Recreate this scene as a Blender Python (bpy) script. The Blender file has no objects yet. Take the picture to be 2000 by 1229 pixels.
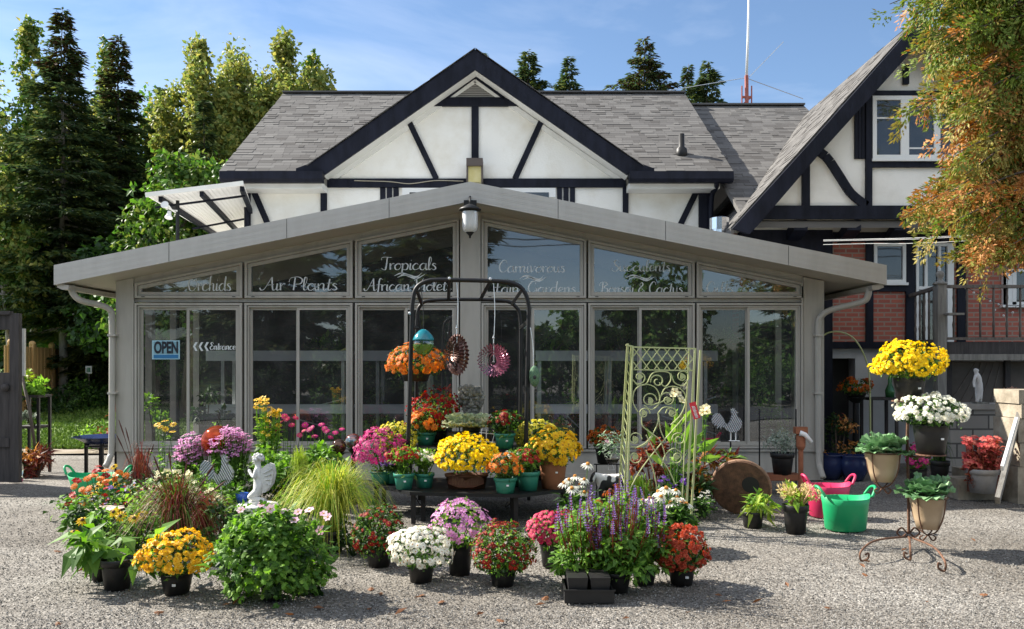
import bpy, bmesh, math, random
import numpy as np
from mathutils import Vector, Matrix
R = math.radians
SC = bpy.context.scene
COL = SC.collection
# ---------------------------------------------------------------- camera / light
F, HC, HOR, CX = 1620.0, 1.6, 715.0, 1000.0      # focal length in photo pixels, eye height, horizon row, centre column
cam_d = bpy.data.cameras.new('camera'); cam = bpy.data.objects.new('camera', cam_d); COL.objects.link(cam)
cam.location = (0, 0, HC); cam.rotation_euler = (R(90), 0, 0)
cam_d.sensor_width = 36; cam_d.lens = 36 * F / 2000; cam_d.shift_y = (HOR - 614.5) / 2000
cam_d.clip_end = 3000; SC.camera = cam
SUN_EL = R(38.5)
SH = np.array([0.93, -0.367])                    # direction in which shadows fall on the ground
SUN_AZ = math.atan2(-SH[0], -SH[1])              # compass of the sun, from +Y towards +X
w = bpy.data.worlds.new('World'); SC.world = w; w.use_nodes = True
nt = w.node_tree; bg = nt.nodes['Background']
sky = nt.nodes.new('ShaderNodeTexSky'); sky.sky_type = 'NISHITA'; sky.sun_disc = False
sky.sun_elevation = SUN_EL; sky.sun_rotation = SUN_AZ; sky.air_density = 1.0; sky.dust_density = 0.15; sky.ozone_density = 3.2
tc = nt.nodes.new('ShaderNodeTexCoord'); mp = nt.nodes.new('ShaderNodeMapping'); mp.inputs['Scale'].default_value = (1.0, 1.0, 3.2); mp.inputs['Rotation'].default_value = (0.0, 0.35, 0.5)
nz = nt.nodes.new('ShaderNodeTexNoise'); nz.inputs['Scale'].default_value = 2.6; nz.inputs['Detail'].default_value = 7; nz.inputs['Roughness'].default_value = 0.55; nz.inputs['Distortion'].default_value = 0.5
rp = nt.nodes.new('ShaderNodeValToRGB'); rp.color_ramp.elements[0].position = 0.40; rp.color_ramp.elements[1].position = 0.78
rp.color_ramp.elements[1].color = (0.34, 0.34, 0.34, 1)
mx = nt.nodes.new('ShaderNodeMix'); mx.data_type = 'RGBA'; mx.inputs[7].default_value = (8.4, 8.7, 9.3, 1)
nt.links.new(tc.outputs['Generated'], mp.inputs['Vector']); nt.links.new(mp.outputs[0], nz.inputs['Vector']); nt.links.new(nz.outputs['Fac'], rp.inputs[0])
sxyz = nt.nodes.new('ShaderNodeSeparateXYZ'); nt.links.new(tc.outputs['Generated'], sxyz.inputs[0])    # bright cloud added high behind the viewer to fill the house fronts
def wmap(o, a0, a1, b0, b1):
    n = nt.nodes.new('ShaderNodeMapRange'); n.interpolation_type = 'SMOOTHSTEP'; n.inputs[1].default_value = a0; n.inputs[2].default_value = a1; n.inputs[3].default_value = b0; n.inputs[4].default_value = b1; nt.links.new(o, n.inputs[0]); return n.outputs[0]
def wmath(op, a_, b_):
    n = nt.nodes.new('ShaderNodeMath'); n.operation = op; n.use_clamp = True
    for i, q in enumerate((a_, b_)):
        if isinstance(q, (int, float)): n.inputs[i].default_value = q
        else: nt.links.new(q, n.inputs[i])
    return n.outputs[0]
fill_cloud = wmath('MULTIPLY', wmap(sxyz.outputs[1], .25, -.55, 0, 1), wmap(sxyz.outputs[2], .26, .5, 0, 1))
fill_cloud = wmath('MULTIPLY', fill_cloud, wmap(nz.outputs['Fac'], .30, .55, .35, 1))
nt.links.new(wmath('MAXIMUM', rp.outputs[0], wmath('MULTIPLY', fill_cloud, .92)), mx.inputs[0]); nt.links.new(sky.outputs[0], mx.inputs[6]); nt.links.new(mx.outputs[2], bg.inputs[0])
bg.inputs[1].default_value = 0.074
sl = bpy.data.lights.new('sun', 'SUN'); sl.energy = 5.0; sl.angle = R(0.53); sl.color = (1, 0.94, 0.84)
sun = bpy.data.objects.new('sun', sl); COL.objects.link(sun); sun.location = (-10, 10, 30)
sdir = Vector((SH[0] * math.cos(SUN_EL), SH[1] * math.cos(SUN_EL), -math.sin(SUN_EL)))
sun.rotation_euler = sdir.to_track_quat('-Z', 'Y').to_euler()
SC.view_settings.view_transform = 'Standard'; SC.view_settings.look = 'None'; SC.view_settings.gamma = 1
SC.view_settings.exposure = 1.3
SC.render.engine = 'CYCLES'
cy = SC.cycles; cy.max_bounces = 7; cy.diffuse_bounces = 4; cy.glossy_bounces = 4; cy.transmission_bounces = 6; cy.transparent_max_bounces = 14
cy.caustics_reflective = False; cy.caustics_refractive = False; cy.use_denoising = True; cy.sample_clamp_indirect = 6

# ---------------------------------------------------------------- helpers
def P(px, py, d): return np.array([(px - CX) * d / F, d, HC + (HOR - py) * d / F])
def GZ(px, py, z=0.0):
    d = (HC - z) * F / (py - HOR); return np.array([(px - CX) * d / F, d, z])
def XX(px, d): return (px - CX) * d / F
def ZZ(py, d): return HC + (HOR - py) * d / F
def nrm(a): a = np.asarray(a, float); return a / (np.linalg.norm(a, axis=-1, keepdims=True) + 1e-12)
WLOC = {}
class MB:
    def __init__(s): s.V = []; s.FB = []; s.n = 0
    def add(s, v, faces, m=0):
        v = np.asarray(v, float).reshape(-1, 3); o = s.n; s.V.append(v); s.n += len(v)
        if isinstance(faces, np.ndarray):
            s.FB.append((faces + o, np.full(len(faces), m) if np.isscalar(m) else np.asarray(m)))
        else:
            by = {}
            for i, f in enumerate(faces): by.setdefault(len(f), []).append((f, m if np.isscalar(m) else m[i]))
            for k, l in by.items(): s.FB.append((np.array([a for a, _ in l]) + o, np.array([b for _, b in l])))
        return s
    def box(s, a, b, m=0):
        (x0, y0, z0), (x1, y1, z1) = np.minimum(a, b), np.maximum(a, b)
        return s.add([(x0,y0,z0),(x1,y0,z0),(x1,y1,z0),(x0,y1,z0),(x0,y0,z1),(x1,y0,z1),(x1,y1,z1),(x0,y1,z1)],
              [(0,3,2,1),(4,5,6,7),(0,1,5,4),(1,2,6,5),(2,3,7,6),(3,0,4,7)], m)
    def beam(s, p, q, wd, th, up=(0, -1, 0), m=0):     # box from p to q; th along up, wd across
        p, q = np.array(p, float), np.array(q, float); x = nrm(q - p); z = np.array(up, float); z = nrm(z - x * (x @ z)); y = np.cross(z, x)
        v = [a + y * wd / 2 * sy + z * th / 2 * sz for a in (p, q) for sz in (-1, 1) for sy in (-1, 1)]
        return s.add(v, [(0,2,3,1),(4,5,7,6),(0,1,5,4),(2,6,7,3),(1,3,7,5),(0,4,6,2)], m)
    def tube(s, pts, r, n=8, cap=True, m=0):
        pts = np.array(pts, float); k = len(pts); r = np.full(k, r) if np.isscalar(r) else np.array(r, float)
        t = np.zeros_like(pts); t[1:-1] = pts[2:] - pts[:-2]; t[0] = pts[1] - pts[0]; t[-1] = pts[-1] - pts[-2]; t = nrm(t)
        ref = np.array([0, 0, 1.0]) if abs(t[0][2]) < .9 else np.array([1.0, 0, 0]); u = nrm(np.cross(t[0], ref)); V = []
        for i in range(k):
            u = nrm(u - t[i] * (u @ t[i])); vv = np.cross(t[i], u); a = np.arange(n) * 2 * np.pi / n
            V.append(pts[i] + r[i] * (np.cos(a)[:, None] * u + np.sin(a)[:, None] * vv))
        Fc = [(i*n+j, i*n+(j+1) % n, (i+1)*n+(j+1) % n, (i+1)*n+j) for i in range(k-1) for j in range(n)]
        if cap: Fc += [tuple(range(n-1, -1, -1)), tuple(range((k-1)*n, k*n))]
        return s.add(np.concatenate(V), Fc, m)
    def lathe(s, prof, c=(0, 0, 0), n=24, m=0, sx=1, sy=1, rot=0):
        a = np.arange(n) * 2 * np.pi / n + rot; V = [np.stack([np.cos(a)*r*sx, np.sin(a)*r*sy, np.full(n, z)], 1) for r, z in prof]; k = len(prof)
        Fc = np.array([(i*n+j, i*n+(j+1) % n, (i+1)*n+(j+1) % n, (i+1)*n+j) for i in range(k-1) for j in range(n)])
        return s.add(np.concatenate(V) + np.array(c), Fc, m)
    def ball(s, c, r, n=14, m=0):
        r = np.array(r if np.ndim(r) else (r, r, r), float); k = n // 2 + 1
        th = np.linspace(0, np.pi, k + 1); a = np.arange(n) * 2 * np.pi / n
        V = np.array([[np.sin(t)*np.cos(b), np.sin(t)*np.sin(b), -np.cos(t)] for t in th for b in a]) * r + np.array(c)
        return s.add(V, np.array([(i*n+j, i*n+(j+1) % n, (i+1)*n+(j+1) % n, (i+1)*n+j) for i in range(k) for j in range(n)]), m)
    def prism(s, poly, y0, y1, m=0):                    # polygon in X,Z extruded from y0 to y1
        k = len(poly); V = [(x, y0, z) for x, z in poly] + [(x, y1, z) for x, z in poly]
        return s.add(V, [tuple(range(k)), tuple(range(2*k-1, k-1, -1))] + [(i, i+k, (i+1) % k+k, (i+1) % k) for i in range(k)], m)
    def slab(s, poly, z0, z1, m=0):                     # polygon in X,Y extruded in Z
        k = len(poly); V = [(x, y, z0) for x, y in poly] + [(x, y, z1) for x, y in poly]
        return s.add(V, [tuple(range(k-1, -1, -1)), tuple(range(k, 2*k))] + [(i, (i+1) % k, (i+1) % k+k, i+k) for i in range(k)], m)
    def inst(s, T, pos, fr, sc):                        # template copies: T=(verts, faces, mats), fr (N,3,3) columns
        tv, tf, tm = T; pos = np.asarray(pos, float); N = len(pos)
        if N == 0: return s
        sc = np.asarray(sc, float)
        if sc.ndim == 0: sc = np.full((N, 3), sc)
        elif sc.ndim == 1: sc = np.repeat(sc[:, None], 3, 1)
        loc = tv[None] * sc[:, None, :]
        V = np.einsum('nij,nkj->nki', fr, loc) + pos[:, None]
        k = len(tv); base = s.n; s.V.append(V.reshape(-1, 3)); s.n += N * k
        by = {}
        for f, mm in zip(tf, tm): by.setdefault(len(f), []).append((f, mm))
        for l in by.values():
            fa = np.array([a for a, _ in l]); ma = np.array([b for _, b in l])
            s.FB.append(((fa[None] + (np.arange(N) * k)[:, None, None]).reshape(-1, fa.shape[1]) + base, np.tile(ma, N)))
        return s
    def build(s, name, mats, parent=None, smooth=False):
        me = bpy.data.meshes.new(name); V = np.concatenate(s.V)
        if parent is not None: V = V - np.array(WLOC.get(parent.name, (0, 0, 0)))
        me.vertices.add(len(V)); me.vertices.foreach_set('co', V.astype(np.float32).ravel())
        tot = np.concatenate([np.full(len(f), f.shape[1]) for f, _ in s.FB]); vi = np.concatenate([f.ravel() for f, _ in s.FB]); mi = np.concatenate([m for _, m in s.FB])
        me.loops.add(len(vi)); me.loops.foreach_set('vertex_index', vi.astype(np.int32))
        me.polygons.add(len(tot)); st = np.concatenate([[0], np.cumsum(tot)[:-1]])
        me.polygons.foreach_set('loop_start', st.astype(np.int32)); me.polygons.foreach_set('loop_total', tot.astype(np.int32))
        for m in (mats if isinstance(mats, (list, tuple)) else [mats]): me.materials.append(m)
        me.polygons.foreach_set('material_index', mi.astype(np.int32))
        me.update(calc_edges=True); me.validate()
        me.polygons.foreach_set('use_smooth', np.full(len(me.polygons), bool(smooth)))
        o = bpy.data.objects.new(name, me); COL.objects.link(o)
        if parent is not None: o.parent = parent
        WLOC[o.name] = WLOC.get(parent.name, (0, 0, 0)) if parent is not None else (0, 0, 0)
        return o
def tag(o, label=None, cat=None, group=None, kind=None):
    for k, v in (('label', label), ('category', cat), ('group', group), ('kind', kind)):
        if v: o[k] = v
    return o
def thing(name, label, cat, loc=(0, 0, 0), group=None, rz=0):
    o = bpy.data.objects.new(name, None); COL.objects.link(o); o.location = tuple(float(a) for a in loc); o.empty_display_size = .1
    WLOC[o.name] = tuple(float(a) for a in loc); o.rotation_euler.z = rz
    return tag(o, label, cat, group)
def setbase(o, loc):     # re-seat a top-level mesh's origin at its base
    me = o.data; me.transform(Matrix.Translation(-Vector([float(a) for a in loc]))); o.location = tuple(float(a) for a in loc); return o
def copy_tree(o, parent=None):
    c = o.copy(); COL.objects.link(c)
    if parent is not None: c.parent = parent
    for ch in list(o.children): copy_tree(ch, c)
    return c
# frames
def fr_n(n, rng):        # z along n, random spin
    z = nrm(n); a = rng.normal(size=z.shape); x = nrm(a - z * np.sum(a*z, -1, keepdims=True)); y = np.cross(z, x); return np.stack([x, y, z], -1)
def fr_x(x, up):         # x along x, z near up
    x = nrm(x); up = np.broadcast_to(np.asarray(up, float), x.shape); z = nrm(up - x * np.sum(up*x, -1, keepdims=True)); y = np.cross(z, x); return np.stack([x, y, z], -1)
# templates
def T_leaf(wd=.5, fold=.12, curl=.15):
    return (np.array([(0,0,0),(.42,-wd/2,fold),(.42,wd/2,fold),(1,0,-curl),(.45,0,.02)], float), [(0,1,4),(1,3,4),(0,4,2),(4,3,2)], [0,0,0,0])
def T_tri(wd=.5): return (np.array([(0,0,0),(.45,-wd/2,.05),(1,0,0),(.45,wd/2,.05)], float), [(0,1,2),(0,2,3)], [0,0])
def T_lobed():
    p = [(0,0),(.15,.28),(.3,.2),(.38,.5),(.55,.25),(.75,.3),(1,0),(.75,-.3),(.55,-.25),(.38,-.5),(.3,-.2),(.15,-.28)]
    v = [(.45,0,.06)] + [(x, y, -abs(y)*.25-.1*x*x) for x, y in p]; k = len(p)
    return (np.array(v, float), [(0, 1+(i+1) % k, 1+i) for i in range(k)], [0]*k)
def T_daisy(n=10, rin=.25, wd=.22, droop=.15, ch=.16, dbl=False, pet=0, cen=1):
    v, f, m = [], [], []
    for L in range(2 if dbl else 1):
        ro = 1 - .32*L; z0 = .10*L
        for i in range(n):
            a = 2*math.pi*(i + .5*L)/n; c, s_ = math.cos(a), math.sin(a); b = len(v); hw = wd*(1-.2*L)
            for r, y, z in ((rin*.6, 0, z0), (ro*.65, -hw/1.0, z0+.05-droop*.4), (ro, 0, z0-droop+.06*L), (ro*.65, hw/1.0, z0+.05-droop*.4)):
                v.append((c*r - s_*y, s_*r + c*y, z))
            f.append((b, b+1, b+2, b+3)); m.append(pet)
    if ch > 0:
        b = len(v); k = 8
        for r, z in ((rin, .03), (rin*.75, ch*.75)):
            for i in range(k): a = 2*math.pi*i/k; v.append((math.cos(a)*r, math.sin(a)*r, z))
        v.append((0, 0, ch))
        for i in range(k): j = (i+1) % k; f += [(b+i, b+j, b+k+j, b+k+i), (b+k+i, b+k+j, b+2*k)]; m += [cen, cen]
    return (np.array(v, float), f, m)
def T_pom(n=9, layers=3):
    v, f, m = [], [], []
    for L in range(layers):
        ro = 1 - .28*L; el = .05 + .42*L
        for i in range(n - L):
            a = 2*math.pi*(i + .5*(L % 2))/(n-L); c, s_ = math.cos(a), math.sin(a); b = len(v); hw = .27*ro + .06
            for r, y, z in ((.1, 0, .1*L), (ro*.6, -hw, el*.5), (ro*.92*math.cos(el*.5), 0, el*.75-.05), (ro*.6, hw, el*.5)): v.append((c*r - s_*y, s_*r + c*y, z))
            f.append((b, b+1, b+2, b+3)); m.append(0)
    return (np.array(v, float), f, m)
LEAF, LEAFN, LEAFW, TRI, LOBED = T_leaf(), T_leaf(.24, .06, .3), T_leaf(.72, .1, .2), T_tri(), T_lobed()
POM, DAISY, DBL = T_pom(), T_daisy(), T_daisy(11, .22, .2, .12, .12, True)
CONE = T_daisy(12, .3, .15, .5, .34); FLORET = T_daisy(5, .12, .34, .05, .1)
# ---------------------------------------------------------------- materials
def lin(c): return tuple(c) + (1,) if len(c) == 3 else tuple(c)
MATS = {}
def newmat(name):
    m = bpy.data.materials.new(name); m.use_nodes = True; return m, m.node_tree, m.node_tree.nodes['Principled BSDF']
def plain(name, c1, c2=None, scale=6, rough=.6, bump=0, bscale=None, metal=0, spec=.5, detail=6, lo=.35, hi=.65, stretch=(1, 1, 1), coat=0, trans=0):
    m, t, b = newmat(name); b.inputs['Roughness'].default_value = rough; b.inputs['Metallic'].default_value = metal; b.inputs['Specular IOR Level'].default_value = spec
    if coat: b.inputs['Coat Weight'].default_value = coat
    b.inputs['Base Color'].default_value = lin(c1)
    tc = t.nodes.new('ShaderNodeTexCoord'); mp = t.nodes.new('ShaderNodeMapping'); mp.inputs['Scale'].default_value = stretch; t.links.new(tc.outputs['Object'], mp.inputs[0])
    if c2 is not None:
        n = t.nodes.new('ShaderNodeTexNoise'); n.inputs['Scale'].default_value = scale; n.inputs['Detail'].default_value = detail; n.inputs['Roughness'].default_value = .6; t.links.new(mp.outputs[0], n.inputs['Vector'])
        r = t.nodes.new('ShaderNodeValToRGB'); r.color_ramp.elements[0].position = lo; r.color_ramp.elements[1].position = hi
        r.color_ramp.elements[0].color = lin(c1); r.color_ramp.elements[1].color = lin(c2)
        t.links.new(n.outputs['Fac'], r.inputs[0]); t.links.new(r.outputs[0], b.inputs['Base Color'])
    if bump:
        n2 = t.nodes.new('ShaderNodeTexNoise'); n2.inputs['Scale'].default_value = bscale or scale*6; n2.inputs['Detail'].default_value = 4; t.links.new(mp.outputs[0], n2.inputs['Vector'])
        bp = t.nodes.new('ShaderNodeBump'); bp.inputs['Strength'].default_value = bump; bp.inputs['Distance'].default_value = .01; t.links.new(n2.outputs['Fac'], bp.inputs['Height']); t.links.new(bp.outputs[0], b.inputs['Normal'])
    if trans: b.inputs['Transmission Weight'].default_value = trans
    MATS[name] = m; return m
def island(name, cols, rough=.55, trans=.25, spec=.3, noise=None):   # colour differs from leaf to leaf / petal to petal
    m, t, b = newmat(name); b.inputs['Roughness'].default_value = rough; b.inputs['Specular IOR Level'].default_value = spec
    g = t.nodes.new('ShaderNodeNewGeometry'); r = t.nodes.new('ShaderNodeValToRGB'); cr = r.color_ramp
    while len(cr.elements) < len(cols): cr.elements.new(.5)
    for i, c in enumerate(cols): cr.elements[i].position = i/(len(cols)-1) if len(cols) > 1 else 0; cr.elements[i].color = lin(c)
    t.links.new(g.outputs['Random Per Island'], r.inputs[0]); t.links.new(r.outputs[0], b.inputs['Base Color'])
    if trans:
        tr = t.nodes.new('ShaderNodeBsdfTranslucent'); mx = t.nodes.new('ShaderNodeMixShader'); mx.inputs[0].default_value = trans
        hs = t.nodes.new('ShaderNodeHueSaturation'); hs.inputs['Saturation'].default_value = 1.1; hs.inputs['Value'].default_value = 1.3
        t.links.new(r.outputs[0], hs.inputs['Color']); t.links.new(hs.outputs[0], tr.inputs[0])
        t.links.new(b.outputs[0], mx.inputs[1]); t.links.new(tr.outputs[0], mx.inputs[2]); t.links.new(mx.outputs[0], t.nodes['Material Output'].inputs[0])
    MATS[name] = m; return m
def glass_pane(name, refl=.2, tint=(.7, .75, .75), dust=0):
    m, t, b = newmat(name); t.nodes.remove(b)
    tr = t.nodes.new('ShaderNodeBsdfTransparent'); tr.inputs[0].default_value = lin(tint); gl = t.nodes.new('ShaderNodeBsdfGlossy'); gl.inputs['Roughness'].default_value = .015; gl.inputs[0].default_value = (.9, .95, 1, 1)
    lw = t.nodes.new('ShaderNodeLayerWeight'); lw.inputs[0].default_value = .25; mr = t.nodes.new('ShaderNodeMapRange'); mr.inputs[3].default_value = refl; mr.inputs[4].default_value = min(1, refl+.6)
    t.links.new(lw.outputs['Fresnel'], mr.inputs[0]); mx = t.nodes.new('ShaderNodeMixShader'); t.links.new(mr.outputs[0], mx.inputs[0]); t.links.new(tr.outputs[0], mx.inputs[1]); t.links.new(gl.outputs[0], mx.inputs[2])
    n = t.nodes.new('ShaderNodeTexNoise'); n.inputs['Scale'].default_value = .9; tcn = t.nodes.new('ShaderNodeTexCoord'); t.links.new(tcn.outputs['Object'], n.inputs['Vector'])
    bp = t.nodes.new('ShaderNodeBump'); bp.inputs['Strength'].default_value = .25; bp.inputs['Distance'].default_value = .01; t.links.new(n.outputs['Fac'], bp.inputs['Height']); t.links.new(bp.outputs[0], gl.inputs['Normal'])
    out = mx.outputs[0]
    if dust:                                             # a film of dust and smears on the pane
        df = t.nodes.new('ShaderNodeBsdfDiffuse'); df.inputs[0].default_value = (.6, .6, .57, 1); n2 = t.nodes.new('ShaderNodeTexNoise'); n2.inputs['Scale'].default_value = 3.5; n2.inputs['Detail'].default_value = 8; t.links.new(tcn.outputs['Object'], n2.inputs['Vector'])
        m2 = t.nodes.new('ShaderNodeMapRange'); m2.inputs[1].default_value = .35; m2.inputs[2].default_value = .75; m2.inputs[3].default_value = dust; m2.inputs[4].default_value = dust*3; t.links.new(n2.outputs['Fac'], m2.inputs[0]); mz = t.nodes.new('ShaderNodeMixShader'); t.links.new(m2.outputs[0], mz.inputs[0]); t.links.new(out, mz.inputs[1]); t.links.new(df.outputs[0], mz.inputs[2]); out = mz.outputs[0]
    t.links.new(out, t.nodes['Material Output'].inputs[0]); return m
def mnode(t, typ, **kw):
    n = t.nodes.new(typ)
    for k, v in kw.items(): n.inputs[k].default_value = v
    return n
def gravel_mat():
    m, t, b = newmat('gravel'); b.inputs['Roughness'].default_value = .9; b.inputs['Specular IOR Level'].default_value = .2
    tc = t.nodes.new('ShaderNodeTexCoord')
    v = mnode(t, 'ShaderNodeTexVoronoi', Scale=74.0); t.links.new(tc.outputs['Object'], v.inputs['Vector'])
    bw = t.nodes.new('ShaderNodeSeparateColor'); t.links.new(v.outputs['Color'], bw.inputs[0])
    r = t.nodes.new('ShaderNodeValToRGB'); cr = r.color_ramp
    cols = [(.05,.047,.043), (.14,.134,.123), (.192,.183,.168), (.23,.223,.21), (.35,.34,.32)]
    while len(cr.elements) < 5: cr.elements.new(.5)
    for i, c in enumerate(cols): cr.elements[i].position = (0, .25, .55, .85, 1)[i]; cr.elements[i].color = lin(c)
    t.links.new(bw.outputs[0], r.inputs[0])
    n = mnode(t, 'ShaderNodeTexNoise', Scale=.55, Detail=5.0); t.links.new(tc.outputs['Object'], n.inputs['Vector'])
    r2 = t.nodes.new('ShaderNodeValToRGB'); r2.color_ramp.elements[0].position = .38; r2.color_ramp.elements[1].position = .66
    r2.color_ramp.elements[0].color = (.87, .83, .78, 1); r2.color_ramp.elements[1].color = (1.22, 1.20, 1.17, 1)
    t.links.new(n.outputs['Fac'], r2.inputs[0])
    mu = t.nodes.new('ShaderNodeMix'); mu.data_type = 'RGBA'; mu.blend_type = 'MULTIPLY'; mu.inputs[0].default_value = 1
    t.links.new(r.outputs[0], mu.inputs[6]); t.links.new(r2.outputs[0], mu.inputs[7]); mp2 = t.nodes.new('ShaderNodeMapping'); mp2.inputs['Scale'].default_value = (.16, .9, 1); t.links.new(tc.outputs['Object'], mp2.inputs[0]); n4 = mnode(t, 'ShaderNodeTexNoise', Scale=1.1, Detail=3.0); t.links.new(mp2.outputs[0], n4.inputs['Vector'])
    r4 = t.nodes.new('ShaderNodeValToRGB'); r4.color_ramp.elements[0].position = .38; r4.color_ramp.elements[1].position = .6; r4.color_ramp.elements[0].color = (.83, .81, .79, 1); r4.color_ramp.elements[1].color = (1.08, 1.07, 1.06, 1); t.links.new(n4.outputs['Fac'], r4.inputs[0])
    mu2 = t.nodes.new('ShaderNodeMix'); mu2.data_type = 'RGBA'; mu2.blend_type = 'MULTIPLY'; mu2.inputs[0].default_value = 1; t.links.new(mu.outputs[2], mu2.inputs[6]); t.links.new(r4.outputs[0], mu2.inputs[7]); t.links.new(mu2.outputs[2], b.inputs['Base Color'])
    bp = mnode(t, 'ShaderNodeBump', Strength=.9, Distance=.008); bp.invert = True; t.links.new(v.outputs['Distance'], bp.inputs['Height'])
    n3 = mnode(t, 'ShaderNodeTexNoise', Scale=2.2, Detail=6.0); t.links.new(tc.outputs['Object'], n3.inputs['Vector'])
    bp2 = mnode(t, 'ShaderNodeBump', Strength=.6, Distance=.06); t.links.new(n3.outputs['Fac'], bp2.inputs['Height']); t.links.new(bp2.outputs[0], bp.inputs['Normal']); t.links.new(bp.outputs[0], b.inputs['Normal'])
    return m
def brick_mat(name, c1, c2, mortar, bw=.21, bh=.075, ms=.012):
    m, t, b = newmat(name); b.inputs['Roughness'].default_value = .85
    tc = t.nodes.new('ShaderNodeTexCoord'); sp = t.nodes.new('ShaderNodeSeparateXYZ'); cb = t.nodes.new('ShaderNodeCombineXYZ'); ad = t.nodes.new('ShaderNodeMath'); ad.operation = 'ADD'
    t.links.new(tc.outputs['Object'], sp.inputs[0]); t.links.new(sp.outputs[0], ad.inputs[0]); t.links.new(sp.outputs[1], ad.inputs[1]); t.links.new(ad.outputs[0], cb.inputs[0]); t.links.new(sp.outputs[2], cb.inputs[1])
    k = t.nodes.new('ShaderNodeTexBrick'); k.inputs['Scale'].default_value = 1; k.inputs['Brick Width'].default_value = bw; k.inputs['Row Height'].default_value = bh; k.inputs['Mortar Size'].default_value = ms
    k.inputs['Color1'].default_value = lin(c1); k.inputs['Color2'].default_value = lin(c2); k.inputs['Mortar'].default_value = lin(mortar); t.links.new(cb.outputs[0], k.inputs['Vector']); t.links.new(k.outputs['Color'], b.inputs['Base Color'])
    bp = mnode(t, 'ShaderNodeBump', Strength=.6, Distance=.008); bp.invert = True; t.links.new(k.outputs['Fac'], bp.inputs['Height']); t.links.new(bp.outputs[0], b.inputs['Normal']); return m

M_gravel = gravel_mat()
M_lawn = plain('lawn', (.07, .13, .02), (.15, .22, .04), 1.4, .9, 1.0, 60)
M_dirt = plain('dirt', (.16, .12, .08), (.30, .25, .19), 3, .95, .8, 40)
M_stucco = plain('stucco', (.80, .755, .655), (.93, .91, .85), 1.6, .9, .45, 34, lo=.28, hi=.55)
M_stucco2 = plain('grey_stucco', (.78, .745, .68), (.93, .905, .85), 1.3, .9, .35, 34, lo=.28, hi=.55)
M_black = plain('black_timber', (.005, .006, .012), (.013, .015, .027), 7, .6, .35, 30, stretch=(1, 1, .3), spec=.2)
M_trimw = plain('white_trim', (.74, .73, .68), (.82, .81, .77), 3, .5)
M_taupe = plain('taupe_paint', (.325, .305, .265), (.415, .39, .345), 2.2, .5, .05, 40, lo=.25, hi=.55, stretch=(3, 3, .5))
M_fascia = plain('taupe_fascia', (.43, .415, .385), (.49, .475, .445), 2.5, .5, lo=.25, hi=.6, stretch=(2.5, 2.5, .6))
M_soffit = plain('taupe_soffit', (.44, .41, .345), (.49, .46, .39), 1.2, .6)
M_gap = plain('dark_gap', (.02, .02, .02))
M_glass = glass_pane('window_glass', .145, (.84, .88, .87), .022); M_glass2 = glass_pane('screened_glass', .05, (.50, .51, .53), .022); M_glassh = glass_pane('house_glass', .06, (.4, .42, .42), .03)
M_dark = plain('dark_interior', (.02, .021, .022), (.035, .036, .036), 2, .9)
M_ivory = plain('shelf_white', (.72, .73, .73), None, rough=.5)
M_steel = plain('galvanised_steel', (.45, .46, .48), (.6, .61, .62), 9, .35, metal=.8)
M_chrome = plain('bright_flue', (.8, .82, .85), None, rough=.22, metal=1)
M_shingle = island('shingles', [(.085,.08,.076), (.115,.11,.106), (.132,.127,.122), (.16,.154,.147), (.10,.096,.092)], .95, 0, .15)
M_brick = brick_mat('red_brick', (.46, .135, .09), (.34, .095, .07), (.33, .24, .19))
M_block = brick_mat('grey_blocks', (.30, .28, .25), (.22, .205, .19), (.08, .075, .07), .42, .19, .012)
M_black_pl = plain('black_plastic', (.007, .007, .008), (.016, .015, .014), 9, .5)
M_black_mt = plain('black_metal', (.007, .007, .008), (.014, .014, .014), 9, .48, spec=.35)
M_greenpot = plain('green_pot', (.028, .20, .135), (.035, .235, .16), 4, .42)
M_terra = plain('terracotta', (.30, .115, .05), (.38, .16, .08), 4, .8, .2, 40)
M_terrad = plain('dark_terracotta', (.10, .038, .018), (.15, .06, .03), 4, .7, .3, 30)
M_soil = plain('soil', (.03, .022, .016), (.06, .045, .03), 20, .95, .8, 60)
M_vinyl = plain('white_vinyl', (.66, .69, .69), None, rough=.5)
M_white = plain('white_paint', (.8, .8, .78), None, rough=.45)
M_concrete = plain('pale_concrete', (.55, .55, .53), (.72, .72, .70), 9, .85, .5, 40)
M_stone = plain('weathered_stone', (.05, .05, .042), (.26, .255, .22), 10, .9, .6, 40)
M_wood = plain('weathered_wood', (.09, .075, .065), (.17, .145, .125), 5, .85, .5, 30, stretch=(4, 4, .4))
M_dwood = plain('dark_weathered_wood', (.03, .026, .026), (.062, .054, .052), 5, .8, .5, 30, stretch=(5, 5, .4))
M_fence = plain('tan_fence_board', (.44, .26, .10), (.58, .37, .17), 4, .8, .4, 30, stretch=(6, 6, .4))
M_deck = plain('greyed_deck_wood', (.15, .14, .125), (.26, .245, .22), 5, .8, .4, 30, stretch=(4, 4, .4))
M_rust = plain('rusty_iron', (.085, .045, .028), (.19, .095, .055), 14, .8, .5, 50, metal=.2)
M_navy = plain('navy_glaze', (.012, .02, .07), (.02, .035, .11), 4, .25)
M_bark = plain('bark', (.07, .052, .04), (.15, .115, .09), 8, .95, .8, 25, stretch=(3, 3, .5))
M_barkp = plain('pale_bark', (.22, .20, .17), (.36, .33, .29), 6, .9, .6, 25, stretch=(3, 3, .6))
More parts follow.
